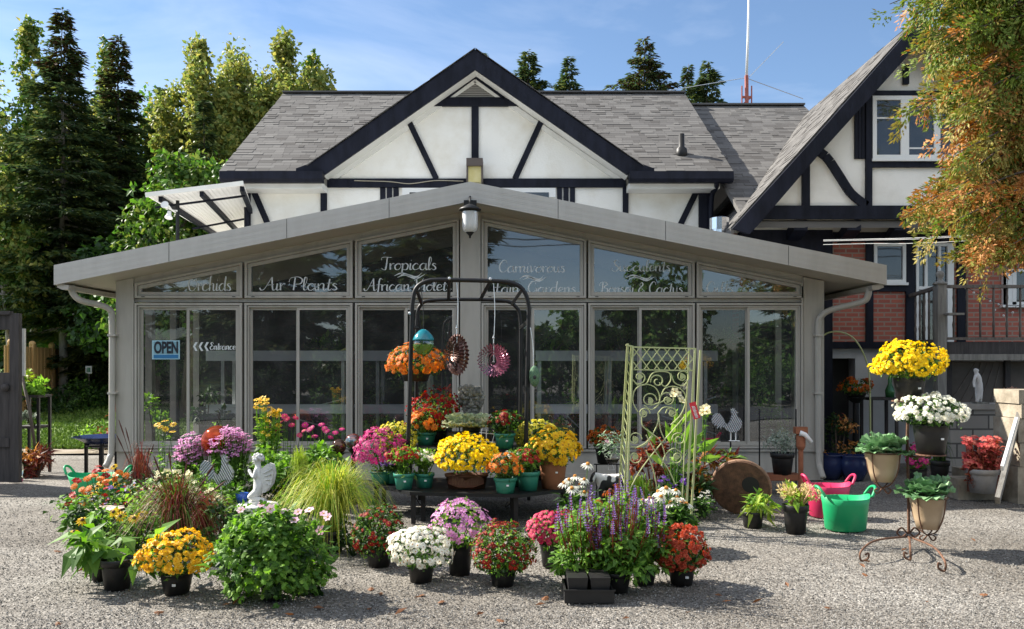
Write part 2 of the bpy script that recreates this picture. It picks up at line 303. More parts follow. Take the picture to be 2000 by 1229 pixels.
# foliage
L_mid = island('leaf_mid', [(.045,.12,.016), (.085,.19,.026), (.15,.27,.045), (.06,.15,.026)], trans=.4)
L_bright = island('leaf_bright', [(.12,.26,.03), (.20,.38,.05), (.30,.48,.08)], trans=.42)
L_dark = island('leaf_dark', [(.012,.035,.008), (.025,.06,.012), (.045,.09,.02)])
L_lime = island('leaf_lime', [(.22,.34,.03), (.33,.44,.05), (.42,.50,.10)], trans=.35)
L_spruce = island('needles_spruce', [(.03,.062,.026), (.05,.088,.036), (.075,.115,.042), (.095,.115,.045)], .7, .32)
L_spruce2 = island('needles_olive', [(.08,.11,.024), (.125,.15,.035), (.17,.18,.05)], .7, .32)
L_sprucecone = island('needles_brown', [(.06,.035,.015), (.09,.05,.02)], .7, .1)
L_poplar = island('leaf_poplar', [(.12,.18,.045), (.19,.25,.065), (.29,.32,.085), (.42,.38,.10), (.15,.21,.055)], .5, .4)
L_maple = island('leaf_maple', [(.045,.10,.018), (.07,.14,.025), (.11,.18,.035), (.19,.22,.05)], .5, .35)
L_ceda = island('cedar_green', [(.10,.16,.02), (.17,.24,.035), (.24,.29,.06)], .6, .25)
L_cedb = island('cedar_olive', [(.20,.19,.04), (.32,.27,.06), (.40,.32,.09)], .6, .25)
L_cedc = island('cedar_rust', [(.32,.12,.03), (.50,.22,.06), (.62,.33,.12)], .6, .25)
L_kale = island('kale_leaf', [(.12,.24,.11), (.20,.36,.17), (.32,.46,.27)], .5, .15)
L_kalec = island('kale_heart', [(.42,.50,.28), (.58,.62,.42), (.5,.48,.40)], .5, .2)
L_rededge = island('bronze_leaf', [(.12,.02,.015), (.24,.05,.03), (.32,.10,.04)], .5, .25)
L_croton = island('croton_leaf', [(.05,.06,.01), (.20,.02,.02), (.30,.12,.02), (.03,.05,.01)], .4, .2)
L_grassY = island('golden_grass', [(.34,.38,.05), (.50,.52,.09), (.62,.60,.17)], .5, .4)
L_grassR = island('burgundy_grass', [(.12,.018,.018), (.22,.04,.03), (.26,.10,.05), (.10,.025,.03)], .5, .25)
L_silver = island('silver_leaf', [(.20,.25,.19), (.30,.36,.28), (.38,.43,.36)], .6, .15)
def petals(name, *c): return island(name, c, .5, .3, .25)
B_yellow = petals('petal_yellow', (.72,.40,.01), (.85,.55,.015), (.88,.62,.03))
B_lemon = petals('petal_lemon', (.84,.60,.012), (.90,.70,.02), (.92,.74,.05))
B_gold = petals('petal_gold', (.76,.44,.018), (.84,.56,.035), (.88,.64,.11))
B_lime = petals('petal_lime', (.50,.50,.06), (.68,.62,.10), (.75,.66,.16))
B_white = petals('petal_white', (.80,.79,.70), (.88,.87,.80), (.86,.82,.66))
B_cream = petals('petal_cream', (.80,.72,.40), (.86,.80,.55))
B_orange = petals('petal_orange', (.60,.13,.012), (.78,.22,.02), (.80,.32,.05))
B_rust = petals('petal_rust', (.34,.065,.012), (.52,.12,.02), (.62,.22,.03))
B_coral = petals('petal_coral', (.40,.055,.03), (.55,.10,.05), (.62,.17,.09))
B_red = petals('petal_red', (.28,.010,.012), (.42,.018,.018), (.50,.05,.03))
B_dred = petals('petal_dark_red', (.18,.008,.010), (.30,.015,.015), (.36,.03,.02))
B_mag = petals('petal_magenta', (.42,.015,.15), (.56,.03,.22), (.62,.09,.28))
B_hot = petals('petal_hot_pink', (.50,.02,.10), (.64,.05,.16), (.70,.14,.22))
B_pink = petals('petal_pink', (.56,.20,.48), (.68,.30,.56), (.74,.42,.62))
B_blush = petals('petal_blush', (.72,.38,.52), (.80,.52,.62), (.82,.62,.66))
B_purple = petals('petal_purple', (.10,.035,.28), (.18,.07,.38), (.24,.13,.40))
B_eye = plain('flower_eye', (.50, .22, .015), None, rough=.8); B_eyeb = plain('brown_cone', (.09, .035, .012), None, rough=.8); B_eyeo = plain('orange_cone', (.55, .24, .03), (.35, .13, .02), 60, .8)
# ---------------------------------------------------------------- ground
def grid(x0, x1, y0, y1, nx, ny, fz):
    xs, ys = np.linspace(x0, x1, nx), np.linspace(y0, y1, ny); X, Y = np.meshgrid(xs, ys); Z = fz(X, Y)
    i = np.arange(ny-1)[:, None]*nx + np.arange(nx-1)[None]; i = i.ravel()
    return np.stack([X.ravel(), Y.ravel(), Z.ravel()], 1), np.stack([i, i+1, i+1+nx, i+nx], 1)
def sstep(a, b, t): t = np.clip((t-a)/(b-a), 0, 1); return t*t*(3-2*t)
g = MB(); g.add([(-700,-700,-.02),(700,-700,-.02),(700,900,-.02),(-700,900,-.02)], [(0,1,2,3)])
v, f = grid(-14, 14, 2.5, 17, 90, 70, lambda X, Y: -.006+.006*np.sin(X*2.1+Y)*np.sin(Y*1.7-.4*X)+.004*np.sin(5*X)*np.sin(4.3*Y)); g.add(v, f)
tag(g.build('ground', M_gravel), 'grey crushed stone yard in front of the greenhouse', 'ground', kind='structure')
l = MB(); v, f = grid(-40, -5.2, 15.6, 60, 50, 40, lambda X, Y: .02 + .035*(Y-15.6)*sstep(15.6, 24, Y) + .01*np.sin(3*X)*np.sin(2*Y)); l.add(v, f)
tag(l.build('lawn', M_lawn), 'green mown lawn beside the greenhouse', 'lawn', kind='structure')
rd0 = MB(); v, f = grid(-80, 80, -8.5, -1.5, 40, 4, lambda X, Y: .012+0*X); rd0.add(v, f)
tag(rd0.build('road', plain('asphalt', (.035, .036, .038), (.06, .06, .062), 3, .9, .5, 80)), 'dark asphalt road behind the viewer', 'road', kind='structure')
l = MB(); v, f = grid(-13, -5.4, 14.9, 16.5, 30, 6, lambda X, Y: .028+.004*np.sin(4*X)); l.add(v, f)
tag(l.build('dirt_path', M_dirt), 'bare earth strip between gravel and lawn', 'path', kind='structure')
rng = np.random.default_rng(5)
# loose stones and grass blades that nobody could count
OCT = (np.array([(1,0,0),(0,1,0),(-1,0,0),(0,-1,0),(0,0,.7),(0,0,-.7)], float), [(0,1,4),(1,2,4),(2,3,4),(3,0,4),(1,0,5),(2,1,5),(3,2,5),(0,3,5)], [0]*8)
n = 52000; yy = 4.7 + 5.5*rng.random(n)**1.7; xx = (rng.random(n)*2-1)*(yy*.66); st = MB()
st.inst(OCT, np.stack([xx, yy, rng.uniform(-.004, .006, n)], 1), fr_n(rng.normal(size=(n, 3)), rng), rng.uniform(.003, .0078, (n, 1))*rng.uniform(.6, 1.3, (n, 3)))
M_peb = island('pebbles', [(.07,.066,.06), (.15,.142,.13), (.19,.182,.168), (.26,.25,.232), (.37,.36,.335), (.17,.14,.11)], .9, 0, .2)
tag(st.build('loose_gravel', M_peb), 'loose grey stones over the yard', 'gravel', kind='stuff')
n = 26000; gx = rng.uniform(-16, -5.4, n); gy = 15.7 + 14*rng.random(n)**1.6; gb = MB()
gb.inst(TRI, np.stack([gx, gy, .02+.035*(gy-15.6)*sstep(15.6, 24, gy)], 1), fr_x(np.stack([rng.normal(0, .35, n), rng.normal(0, .35, n), np.ones(n)], 1), rng.normal(size=(n, 3))), np.stack([rng.uniform(.05, .10, n), np.full(n, .03), np.ones(n)], 1))
tag(gb.build('grass', island('grass_blade', [(.06,.12,.015), (.11,.19,.03), (.17,.25,.05)])), 'short blades of the lawn', 'grass', kind='stuff')
# ---------------------------------------------------------------- greenhouse sunroom
D0 = 11.6
def xs(px): return XX(px, D0)
def zs(py): return ZZ(py, D0)
XCN = xs(920)
def zsoff(x): return 3.775 - .2*abs(x - XCN)
def ring(mb, outer, inner, y0, y1, m=0):
    k = len(outer); V = [(x, y, z) for y in (y0, y1) for p in (outer, inner) for x, z in p]; Fc = []
    for i in range(k):
        j = (i+1) % k; o0, o1, a, b = i, j, k+i, k+j
        Fc += [(o0, o1, b, a), (2*k+o1, 2*k+o0, 2*k+a, 2*k+b), (o1, o0, 2*k+o0, 2*k+o1), (a, b, 2*k+b, 2*k+a)]
    return mb.add(V, Fc, m)
sr = thing('sunroom', 'taupe framed glass sunroom with a low gable roof and lettered windows', 'sunroom', (XCN, D0, 0))
wb = MB()
XL, XR = xs(228), xs(1608)
zk = zs(879); wb.box((XL, D0, 0), (XR, D0+.12, zk))                                # knee wall
for a, b in ((228, 262), (899, 939), (1568, 1608)):
    x0, x1 = xs(a), xs(b); wb.prism([(x0, zk), (x1, zk), (x1, zsoff(x1)-.005), (x0, zsoff(x0)-.005)] if not a < 920 < b else [(x0, zk), (x1, zk), (x1, zsoff(x1)), (XCN, zsoff(XCN)), (x0, zsoff(x0))], D0-.03, D0+.12)
for a, b in ((262, 899), (939, 1568)):
    x0, x1 = xs(a), xs(b); wb.prism([(x0, zsoff(x0)-.105), (x1, zsoff(x1)-.105), (x1, zsoff(x1)+.01), (x0, zsoff(x0)+.01)], D0+.002, D0+.12)
    wb.box((x0, D0+.02, zs(590)), (x1, D0+.1, zs(583)))
for xa_, xb2 in ((XL, XL+.1), (XR-.1, XR)):
    wb.box((xa_, D0+.12, 0), (xb2, 14.5, zk)); wb.box((xa_, D0+.12, 2.55), (xb2, 14.5, 2.80))
    for y_ in (D0+.12, 12.5, 13.4, 14.38): wb.box((xa_, y_, zk), (xb2, y_+.12, 2.55))
for px in (262, 1565): wb.box((xs(px)-.012, D0-.045, .02), (xs(px)+.012, D0-.03, zs(560)))   # corner beads
wall_o = wb.build('wall', M_taupe, sr)
tr = MB(); tr.box((XL, D0-.035, zk-.02), (XR, D0, zk+.012)); tr.box((XL+.01, D0-.02, 0.005), (XR-.01, D0-.001, .10)); tr.build('sill', M_taupe, sr)
# roof: fascia bands, soffit, deck
DF = 11.0
XT = XX(105, DF), XX(1732, DF); ZT, ZPK = ZZ(518, DF), ZZ(355, DF); FH = .262
rf = MB(); xc = (XT[0]+XT[1])/2
for sx in (0, 1):
    x = XT[sx]; rf.prism([(x, ZT), (xc, ZPK), (xc, ZPK-FH), (x, ZT-FH)][::(1 if sx else -1)], DF, DF+.03)
    for a in (.22, .30, .50, .58, .78, .86): rf.prism([(x, ZT-a*FH), (xc, ZPK-a*FH), (xc, ZPK-a*FH-.009), (x, ZT-a*FH-.009)][::(1 if sx else -1)], DF-.0016, DF+.002)
rf.build('fascia', M_fascia, sr)
for px in (330, 560, 760, 1090, 1300, 1540):
    x = XX(px, DF); z = ZPK-(ZPK-ZT)*abs(x-xc)/abs(XT[0]-xc); q = MB(); q.box((x-.003, DF-.0028, z-FH+.004), (x+.003, DF-.0005, z-.006)); q.build('fascia_joint', M_gap, sr)
sf = MB()
for sx in (0, 1):
    x = XT[sx]*.999; sf.prism([(x, ZT-FH+.03), (xc, ZPK-FH+.03), (xc, ZPK-FH-.0), (x, ZT-FH-.0)][::(1 if sx else -1)], DF+.035, 14.55)
sf.build('soffit', M_soffit, sr)
rd = MB()
for sx in (0, 1):
    x = XT[sx]; rd.prism([(x, ZT-.02), (xc, ZPK-.02), (xc, ZPK-.12), (x, ZT-.12)][::(1 if sx else -1)], DF+.035, 14.55)
rd.build('roof', plain('pale_roof_panel', (.52, .52, .50), (.60, .60, .58), 3, .6), sr)
for sx, s_ in ((0, -1), (1, 1)):                                                    # eaves gutters along the sides
    gt = MB(); x = XT[sx]; pr = [(x-s_*.03, ZT-FH+.02), (x-s_*.02, ZT-FH-.03), (x-s_*.09, ZT-FH-.06), (x-s_*.17, ZT-FH-.06), (x-s_*.18, ZT-FH+.0)]
    gt.prism(pr, DF+.04, 14.5); gt.build('gutter', M_taupe, sr)
def downspout(pts, nm='downspout'):
    mb = MB(); mb.tube(pts, .042, 10); return mb.build(nm, M_taupe, sr, True)
def bez(p, n=6):        # catmull-rom through points
    p = np.array(p, float); q = np.vstack([2*p[0]-p[1], p, 2*p[-1]-p[-2]]); out = []
    for i in range(1, len(q)-2):
        for t in np.linspace(0, 1, n, endpoint=False): out.append(.5*((2*q[i])+(-q[i-1]+q[i+1])*t+(2*q[i-1]-5*q[i]+4*q[i+1]-q[i+2])*t*t+(-q[i-1]+3*q[i]-3*q[i+1]+q[i+2])*t**3))
    return np.array(out + [q[-2]])
downspout(bez([P(140,558,11.2), P(142,572,11.2), P(158,587,11.25), P(196,596,11.45), P(215,606,11.5), P(219,628,11.52), P(219,760,11.52), P(218,872,11.52), P(214,895,11.47), P(206,912,11.4)]))
downspout(bez([P(1697,562,11.2), P(1695,578,11.2), P(1683,590,11.25), P(1628,604,11.45), P(1606,616,11.5), P(1598,640,11.52), P(1598,760,11.52), P(1599,890,11.52), P(1602,915,11.47), P(1608,934,11.4)]))
br = MB()
for px in (220, 1599):
    for py in (768, 655): br.box((XX(px-8, 11.5), 11.46, ZZ(py+2, 11.5)), (XX(px+8, 11.5), 11.6, ZZ(py-2, 11.5)))
br.build('downspout_bracket', M_taupe, sr)
UN = [(265,475), (479,690), (694,897), (940,1145), (1148,1356), (1359,1567)]
def bars(n): pass
def text_strokes(mb, s, px0, px1, pbase, pcap, d, thick=1.0, slant=.0):
    pts, adv = layout(s); S = d/F; sx = (px1-px0)*S/adv; sy = (pbase-pcap)*S/2.0
    for st_ in pts:
        q = bez(st_, 6); q = np.stack([XX(px0, d)+q[:, 0]*sx+q[:, 1]*sy*slant, np.full(len(q), d), ZZ(pbase, d)+q[:, 1]*sy], 1)
        t = np.gradient(q, axis=0); t = nrm(t); nn = np.stack([-t[:, 2], 0*t[:, 0], t[:, 0]], 1)
        wv = thick*(.0030+.0058*np.clip(-t[:, 2], 0, 1))*(sy/.075)**.6
        V = np.concatenate([q+nn*wv[:, None], q-nn*wv[:, None]]); k = len(q)
        mb.add(V, [(i, i+1, k+i+1, k+i) for i in range(k-1)])
GL = {
'a':([[(.85,.85),(.5,1),(.1,.6),(.15,.1),(.5,0),(.85,.5),(.9,1)],[(.9,1),(.85,.3),(1,0),(1.25,.25)]],1.15),
'c':([[(.8,.8),(.5,1),(.1,.6),(.12,.15),(.45,0),(.95,.3)]],.95),
'd':([[(.85,.85),(.5,1),(.1,.6),(.15,.1),(.5,0),(.85,.5)],[(1.05,2),(.85,.4),(1,0),(1.25,.25)]],1.15),
'e':([[(.1,.45),(.7,.65),(.6,.98),(.3,.95),(.08,.5),(.3,.02),(.9,.3)]],.88),
'f':([[(.9,1.8),(.65,2),(.45,1.6),(.3,.2),(.15,-.7),(-.1,-.8),(-.1,-.5)],[(.05,.95),(.75,1)]],.75),
'h':([[(.5,1.9),(.3,1.9),(.1,0)],[(.12,.5),(.45,1),(.7,.85),(.65,.2),(.8,0),(1.05,.25)]],1.0),
'i':([[(.2,1),(.12,.2),(.25,0),(.5,.25)],[(.28,1.4),(.3,1.52)]],.45),
'l':([[(.1,.3),(.45,1.4),(.42,1.95),(.2,1.7),(.1,.3),(.25,0),(.5,.25)]],.5),
'm':([[(.1,1),(.1,0)],[(.1,.5),(.4,1),(.55,.85),(.55,0)],[(.55,.5),(.85,1),(1.05,.85),(1.0,.2),(1.15,0),(1.4,.25)]],1.35),
'n':([[(.1,1),(.1,0)],[(.1,.5),(.45,1),(.7,.85),(.65,.2),(.8,0),(1.05,.25)]],1.0),
'o':([[(.5,1),(.1,.6),(.15,.1),(.5,0),(.85,.4),(.8,.9),(.5,1),(.7,.85),(1.05,.9)]],1.0),
'p':([[(.15,1),(0,-.8)],[(.1,.6),(.5,1),(.85,.7),(.7,.1),(.35,0),(.1,.2)]],1.0),
'r':([[(.1,1),(.1,0)],[(.12,.5),(.4,.95),(.65,.95)]],.66),
's':([[(.6,.85),(.35,1),(.15,.8),(.45,.5),(.55,.2),(.3,0),(.05,.15)]],.7),
't':([[(.4,1.7),(.2,.3),(.35,0),(.6,.25)],[(.05,1.05),(.62,1.1)]],.6),
'u':([[(.1,1),(.08,.3),(.3,0),(.65,.4),(.7,1)],[(.7,1),(.65,.2),(.8,0),(1.05,.25)]],1.0),
'v':([[(.05,.9),(.2,1),(.3,0),(.6,.5),(.7,1),(.92,.95)]],.88),
'y':([[(.1,1),(.08,.4),(.3,.1),(.65,.5)],[(.72,1),(.6,-.2),(.3,-.8),(.05,-.6),(.5,-.1),(1,.25)]],1.0),
'A':([[(-.4,.35),(-.2,0),(.2,.3),(1,2)],[(1,2),(1.05,.3),(1.2,0),(1.45,.25)],[(.35,.75),(1.2,.85)]],1.4),
'B':([[(.5,1.9),(.3,0)],[(-.1,1.3),(.1,1.9),(.8,2),(1.2,1.6),(.6,1.1),(1.2,.8),(1.1,.1),(.5,0),(.1,.2)]],1.4),
'C':([[(1.1,1.5),(1,1.95),(.6,2),(.1,1.2),(.15,.3),(.6,0),(1.2,.4)]],1.2),
'E':([[(1,1.6),(.7,2),(.3,1.7),(.6,1.1),(.1,.7),(.2,.1),(.6,0),(1.1,.4)]],1.1),
'F':([[(0,1.6),(.3,1.95),(1.3,1.9)],[(.8,1.9),(.6,.2),(.3,0),(0,.2)],[(.3,1),(1.1,1.05)]],1.25),
'G':([[(1.1,1.5),(1,1.95),(.6,2),(.1,1.2),(.15,.4),(.6,.1),(1.1,.6),(1.2,1)],[(1.2,1),(1.1,0),(.7,-.7),(.3,-.5),(.8,.1),(1.45,.35)]],1.35),
'O':([[(.7,2),(.1,1.3),(.15,.2),(.65,0),(1.2,.7),(1.1,1.7),(.7,2),(.5,1.6),(1,1.4)]],1.35),
'P':([[(.5,1.9),(.3,0)],[(-.2,1.2),(0,1.8),(.8,2),(1.3,1.6),(1.1,1),(.5,.9)]],1.35),
'S':([[(1.1,1.6),(.8,2),(.4,1.7),(.6,1.1),(1,.6),(.6,0),(0,.2),(.1,.6)]],1.15),
'T':([[(0,1.5),(.2,1.95),(1.4,1.9)],[(.8,1.9),(.6,.2),(.3,0),(0,.25)]],1.1),
'V':([[(0,1.6),(.25,2),(.5,0),(1,1.4),(1.3,2)]],1.25),
'W':([[(0,1.7),(.3,2),(.4,0),(.9,1.6),(1,0),(1.6,2)]],1.6),
'&':([[(1.1,.3),(.6,.9),(.3,1.5),(.6,1.9),(.8,1.5),(.3,.9),(.1,.4),(.5,0),(1,.6)]],1.25), ' ':([],.6)}
def layout(s):
    x, out = 0, []
    for ch in s:
        st_, a = GL[ch]; out += [[(px+x, py) for px, py in k] for k in st_]; x += a
    return out, x
SIGN = [[('Orchids',368,452,568,540)], [('Air Plants',514,660,567,541)], [('Tropicals',745,853,527,502),('African Violets',716,882,568,544)],
        [('Carnivorous',975,1104,532,509),('Fairy Gardens',962,1125,573,550)], [('Succulents',1195,1310,530,508),('Bonsai & Cactus',1172,1334,573,551)], [('Gifts',1380,1433,573,551)]]
SWASH = {2:(770,830,537), 3:(1015,1068,542), 4:(1222,1280,541)}
for u, (a, b) in enumerate(UN):
    x0, x1 = xs(a), xs(b); s0, s1 = zsoff(x0)-.085, zsoff(x1)-.085; zb = zs(583)
    def trap(i):       # inset trapezoid
        sl_ = (s1-s0)/(x1-x0); t0, t1 = s0-i*1.02+sl_*i, s1-i*1.02-sl_*i
        return [(x0+i, zb+i), (x1-i, zb+i), (x1-i, t1), (x0+i, t0)]
    fr = MB(); ring(fr, trap(.004), trap(.036), D0-.045, D0+.06); ring(fr, trap(.041), trap(.088), D0-.02, D0+.04)
    fo = fr.build('transom_window', M_taupe, sr)
    t = trap(.08); gp_ = MB(); gp_.add([(x, D0+.012, z) for x, z in t], [(0,1,2,3)]); gp_.build('pane', M_glass, fo)
    bkk = MB(); ring(bkk, trap(.003), trap(.09), D0+.042, D0+.05); bkk.build('gasket', M_gap, fo)
    vt = MB()
    for q in (x0+.10, x1-.14): vt.box((q, D0-.047, zb+.014), (q+.045, D0-.044, zb+.026))
    vt.build('weep_hole', M_gap, fo)
    lt = MB()
    for s, p0, p1, pb, pc in SIGN[u]: text_strokes(lt, s, p0, p1, pb, pc, D0+.008)
    if u in SWASH:
        p0, p1, py = SWASH[u]
        for k, dy in ((0, 0), (6, 3)):
            q = bez([P(p0+k, py+2+dy, D0+.008), P(p0+(p1-p0)*.25+k, py-3+dy, D0+.008), P(p0+(p1-p0)*.7, py+4+dy, D0+.008), P(p1-6+k, py-4+dy, D0+.008)], 8); wv = np.sin(np.linspace(0, np.pi, len(q)))*.010+.002
            lt.add(np.concatenate([q+np.outer(wv, (0,0,1)), q-np.outer(wv, (0,0,1))]), [(i, i+1, len(q)+i+1, len(q)+i) for i in range(len(q)-1)])
    lt.build('lettering', M_vinyl, fo)
    # sliding window below
    zt, z0 = zs(592), zs(876); fr = MB(); rc = lambda i, p0=x0, p1=x1, q0=z0, q1=zt: [(p0+i, q0+i), (p1-i, q0+i), (p1-i, q1-i), (p0+i, q1-i)]
    ring(fr, rc(.004), rc(.034), D0-.05, D0+.08); ring(fr, rc(.040), rc(.062), D0-.028, D0+.06)
    so = fr.build('sliding_window', M_taupe, sr)
    bkk = MB(); ring(bkk, rc(.003), rc(.07), D0+.062, D0+.07); bkk.build('gasket', M_gap, so)
    xm = (x0+x1)/2 + (.0 if u != 3 else .0); 
    for k, (p0, p1, yy_, gm) in enumerate(((x0+.062, xm-.012, D0+.03, M_glass2), (xm-.03, x1-.062, D0-.005, M_glass))):
        sa = MB(); ring(sa, rc(0, p0, p1, z0+.062, zt-.062), rc(.036, p0, p1, z0+.062, zt-.062), yy_-.012, yy_+.014); sh = sa.build('sash', M_taupe, so)
        gp_ = MB(); c = rc(.03, p0, p1, z0+.062, zt-.062); gp_.add([(x, yy_, z) for x, z in c], [(0,1,2,3)]); gp_.build('pane', gm, sh) if False else gp_.build('pane', gm, so)
ent = MB(); text_strokes(ent, 'Entrance', 410, 461, 683, 669, D0-.012, 1.15)
for px in (377, 388, 399):
    for sg in (-1, 1): ent.add([P(px, 677, D0-.012), P(px+4, 677, D0-.012), P(px+9, 677+sg*8.5, D0-.012), P(px+4.5, 677+sg*8.5, D0-.012)], [(0,1,2,3)])
tag(setbase(ent.build('entrance_lettering', M_vinyl), P(418, 683, D0-.012)), 'white entrance lettering with three chevrons on the second window pane', 'sign')
# open sign hung inside the first pane
EO = 12
os_ = thing('open_sign', 'blue and white OPEN sign hanging on the leftmost window pane', 'sign', P(324, 702, D0+.02))
def prect(mb, a, b, c, d_, y, th=.006, m=0): mb.box((XX(a, y), y, ZZ(d_, y)), (XX(b, y), y+th, ZZ(c, y)), m); return mb
prect(MB(), 297, 351, 665, 702, D0+.018).build('board', plain('sign_pale_blue', (.35, .58, .68), None, rough=.5), os_)
prect(MB(), 300, 348, 667.5, 691, D0+.013, .004).build('sign_face', plain('sign_mid_blue', (.20, .38, .46), None, rough=.5), os_)
prect(MB(), 300, 348, 693, 700, D0+.013, .004).build('sign_stripe', plain('sign_blue', (.02, .16, .36), None, rough=.5), os_)
def font_mesh(name, s, size, loc, mat, parent, off=.0, xs_=1, ext=.002):
    c = bpy.data.curves.new(name, 'FONT'); c.body = s; c.size = size; c.offset = off; c.extrude = ext; c.align_x = 'CENTER'; o = bpy.data.objects.new(name, c); COL.objects.link(o)
    bpy.context.view_layer.update(); me = bpy.data.meshes.new_from_object(o.evaluated_get(bpy.context.evaluated_depsgraph_get())); bpy.data.objects.remove(o)
    me.transform(Matrix.Translation(Vector([float(a) for a in loc]) - Vector(WLOC.get(parent.name, (0,0,0)) if parent else (0,0,0))) @ Matrix.Rotation(R(90), 4, 'X') @ Matrix.Diagonal((xs_, 1, 1, 1))); me.materials.clear(); me.materials.append(mat)
    k = bpy.data.objects.new(name, me); COL.objects.link(k); k.parent = parent; return k
font_mesh('lettering', 'OPEN', .225, (XX(324, 11.6), D0+.010, ZZ(689.5, 11.6)), plain('sign_black', (.008, .01, .02), None), os_, .008, .58)
# interior
inn = MB(); inn.prism([(XL+.11, .02), (XR-.11, .02), (XR-.11, 2.80), (XCN, 3.76), (XL+.11, 2.80)], 14.40, 14.48); inn.box((XL+.11, D0+.13, .0), (XR-.11, 14.4, .03)); inn.build('shade_backing', M_dark, sr)  # dark backing paints in the room's shade; the house wall behind is white
for k, (a, b, lab) in enumerate(((402, 690, 'white edged plant bench behind the left windows'), (706, 858, 'white edged plant bench behind the window left of the centre post'), (1046, 1148, 'white edged plant bench behind the window right of the centre post'), (1162, 1402, 'white edged plant bench behind the right windows'))):
    d = 12.35; bt = thing('plant_bench', lab, 'bench', (XX((a+b)/2, d), d+.3, .03), 'plant benches inside the sunroom')
    for (t0, t1) in ((685, 705), (790, 808)):
        sh = MB(); sh.box((XX(a, d), d, ZZ(t1, d)), (XX(b, d), d+.03, ZZ(t0, d))); sh.box((XX(a, d), d+.03, ZZ(t0, d)-.05), (XX(b, d), d+.6, ZZ(t0, d)-.03)); sh.build('shelf', M_ivory, bt)
    for px in (a+30, b-22) if b-a > 110 else (a+8, b-10):
        for dy in (.06, .56):
            lg = MB(); lg.box((XX(px, d)-.025, d+dy, .03), (XX(px, d)+.025, d+dy+.04, ZZ(700, d))); lg.build('leg', M_steel, bt)
    brc = MB(); m_ = (a+b)/2
    brc.beam(P(m_+10, 810, d+.1), P(b-4, 775, d+.1), .02, .02); brc.beam(P(m_+10, 812, d+.12), P(b-4, 848, d+.12), .02, .02); brc.build('brace', M_steel, bt)
# ---------------------------------------------------------------- timber-framed house behind
DW, DE = 14.6, 14.15
def shingles(mb, o, u, v, lu, lv, pred=None, course=.20, rs=1):
    r = np.random.default_rng(rs); o, u, v = (np.array(a, float) for a in (o, u, v)); n_ = nrm(np.cross(u, v)); n_ = n_ if n_[2] > 0 else -n_
    j = 0
    while j*course < lv:
        x = -r.random()*.3; c0 = j*course; c1 = min(c0+course*1.04, lv)
        while x < lu:
            wd = r.uniform(.10, .36); a, b = max(x, 0), min(x+wd-.004, lu); x += wd
            if b-a < .02: continue
            mid = o+u*(a+b)/2+v*(c0+c1)/2
            if pred is not None and not pred(mid): continue
            th = r.choice([.003, .004, .004, .011]); q = [o+u*a+v*c0, o+u*b+v*c0, o+u*b+v*c1, o+u*a+v*c1]; e = c0 + r.uniform(-.01, .01)
            V = [o+u*a+v*e+n_*(.006+th), o+u*b+v*e+n_*(.006+th), q[2]+n_*.008, q[3]+n_*.008, q[0], q[1]]
            mb.add(V, [(0,1,2,3), (4,5,1,0), (4,0,3), (1,5,2)])
        j += 1
def pw(mb, x0, x1, y0, y1, d, th, m=0): mb.box((XX(x0, d), d-th, ZZ(y1, d)), (XX(x1, d), d, ZZ(y0, d)), m)
def pbeam(mb, a, b, wpx, d, th, m=0): mb.beam(P(a[0], a[1], d-th/2), P(b[0], b[1], d-th/2), wpx*d/F, th, (0, -1, 0), m)
def ppoly(mb, pts, d, y0, y1, m=0): mb.prism([(XX(x, d), ZZ(y, d)) for x, y in pts], y0, y1, m)
h = thing('timber_framed_house', 'white stucco house with black timbers and grey shingle roof behind the sunroom', 'house', (XX(928, DW), DW, 0))
wl = MB(); XLH, XRH = XX(485, DW), XX(1370, DW)
wl.box((XLH, DW, 0), (XRH, 22, ZZ(352, DW))); ppoly(wl, [(632, 352), (1228, 352), (928, 140)], DW, DW, 17.2); wl.build('wall', M_stucco, h)
EZ, EY, RY, RZ = ZZ(335, 14.2), 14.2, 18.2, ZZ(183, 18.2); sl_ = (RZ-EZ)/(RY-EY); vv = nrm([0, RY-EY, RZ-EZ]); lv = math.hypot(RY-EY, RZ-EZ)
xa, xb_ = XX(428, 14.2), XX(1432, 14.2); GX = XX(928, DE); GZp = ZZ(97, DE)
gsl = (ZZ(97, DE)-ZZ(298, DE))/(XX(928, DE)-XX(640, DE))
def under_gable(p): return not (p[2] < GZp - abs(p[0]-GX)*gsl - .02 and p[1] < 17.6)
rm = MB(); rm.prism([(0, 0)]*0 or [(xa, 0), (xb_, 0), (xb_, .01), (xa, .01)], 0, .001) if False else None
for x0, x1 in ((xa, XX(632, DE)), (XX(632, DE), XX(1228, DE)), (XX(1228, DE), xb_)):
    y0 = EY if x0 == xa or x1 == xb_ else 14.75; z0 = EZ + sl_*(y0-EY)
    V = [(x0, y0, z0-.004), (x1, y0, z0-.004), (x1, RY, RZ-.004), (x0, RY, RZ-.004), (x0, y0, z0-.1), (x1, y0, z0-.1), (x1, RY, RZ-.1), (x0, RY, RZ-.1)]
    rm.add(V, [(0,1,2,3),(7,6,5,4),(0,4,5,1),(1,5,6,2),(3,2,6,7),(0,3,7,4)])
rm.add([(xa, RY, RZ-.004), (xb_, RY, RZ-.004), (xb_, RY+4.2, EZ), (xa, RY+4.2, EZ)], [(0,1,2,3)])
shingles(rm, (xa, EY, EZ), (1, 0, 0), vv, xb_-xa, lv, under_gable, .135, 3)
rm.box((xa, RY-.10, RZ+.0), (xb_, RY+.10, RZ+.035))
rf_o = rm.build('roof', M_shingle, h)
pp = MB(); b0 = P(1331, 312, 14.9); b0[2] = EZ+sl_*(14.9-EY)-.02; zt = ZZ(262, 14.9)
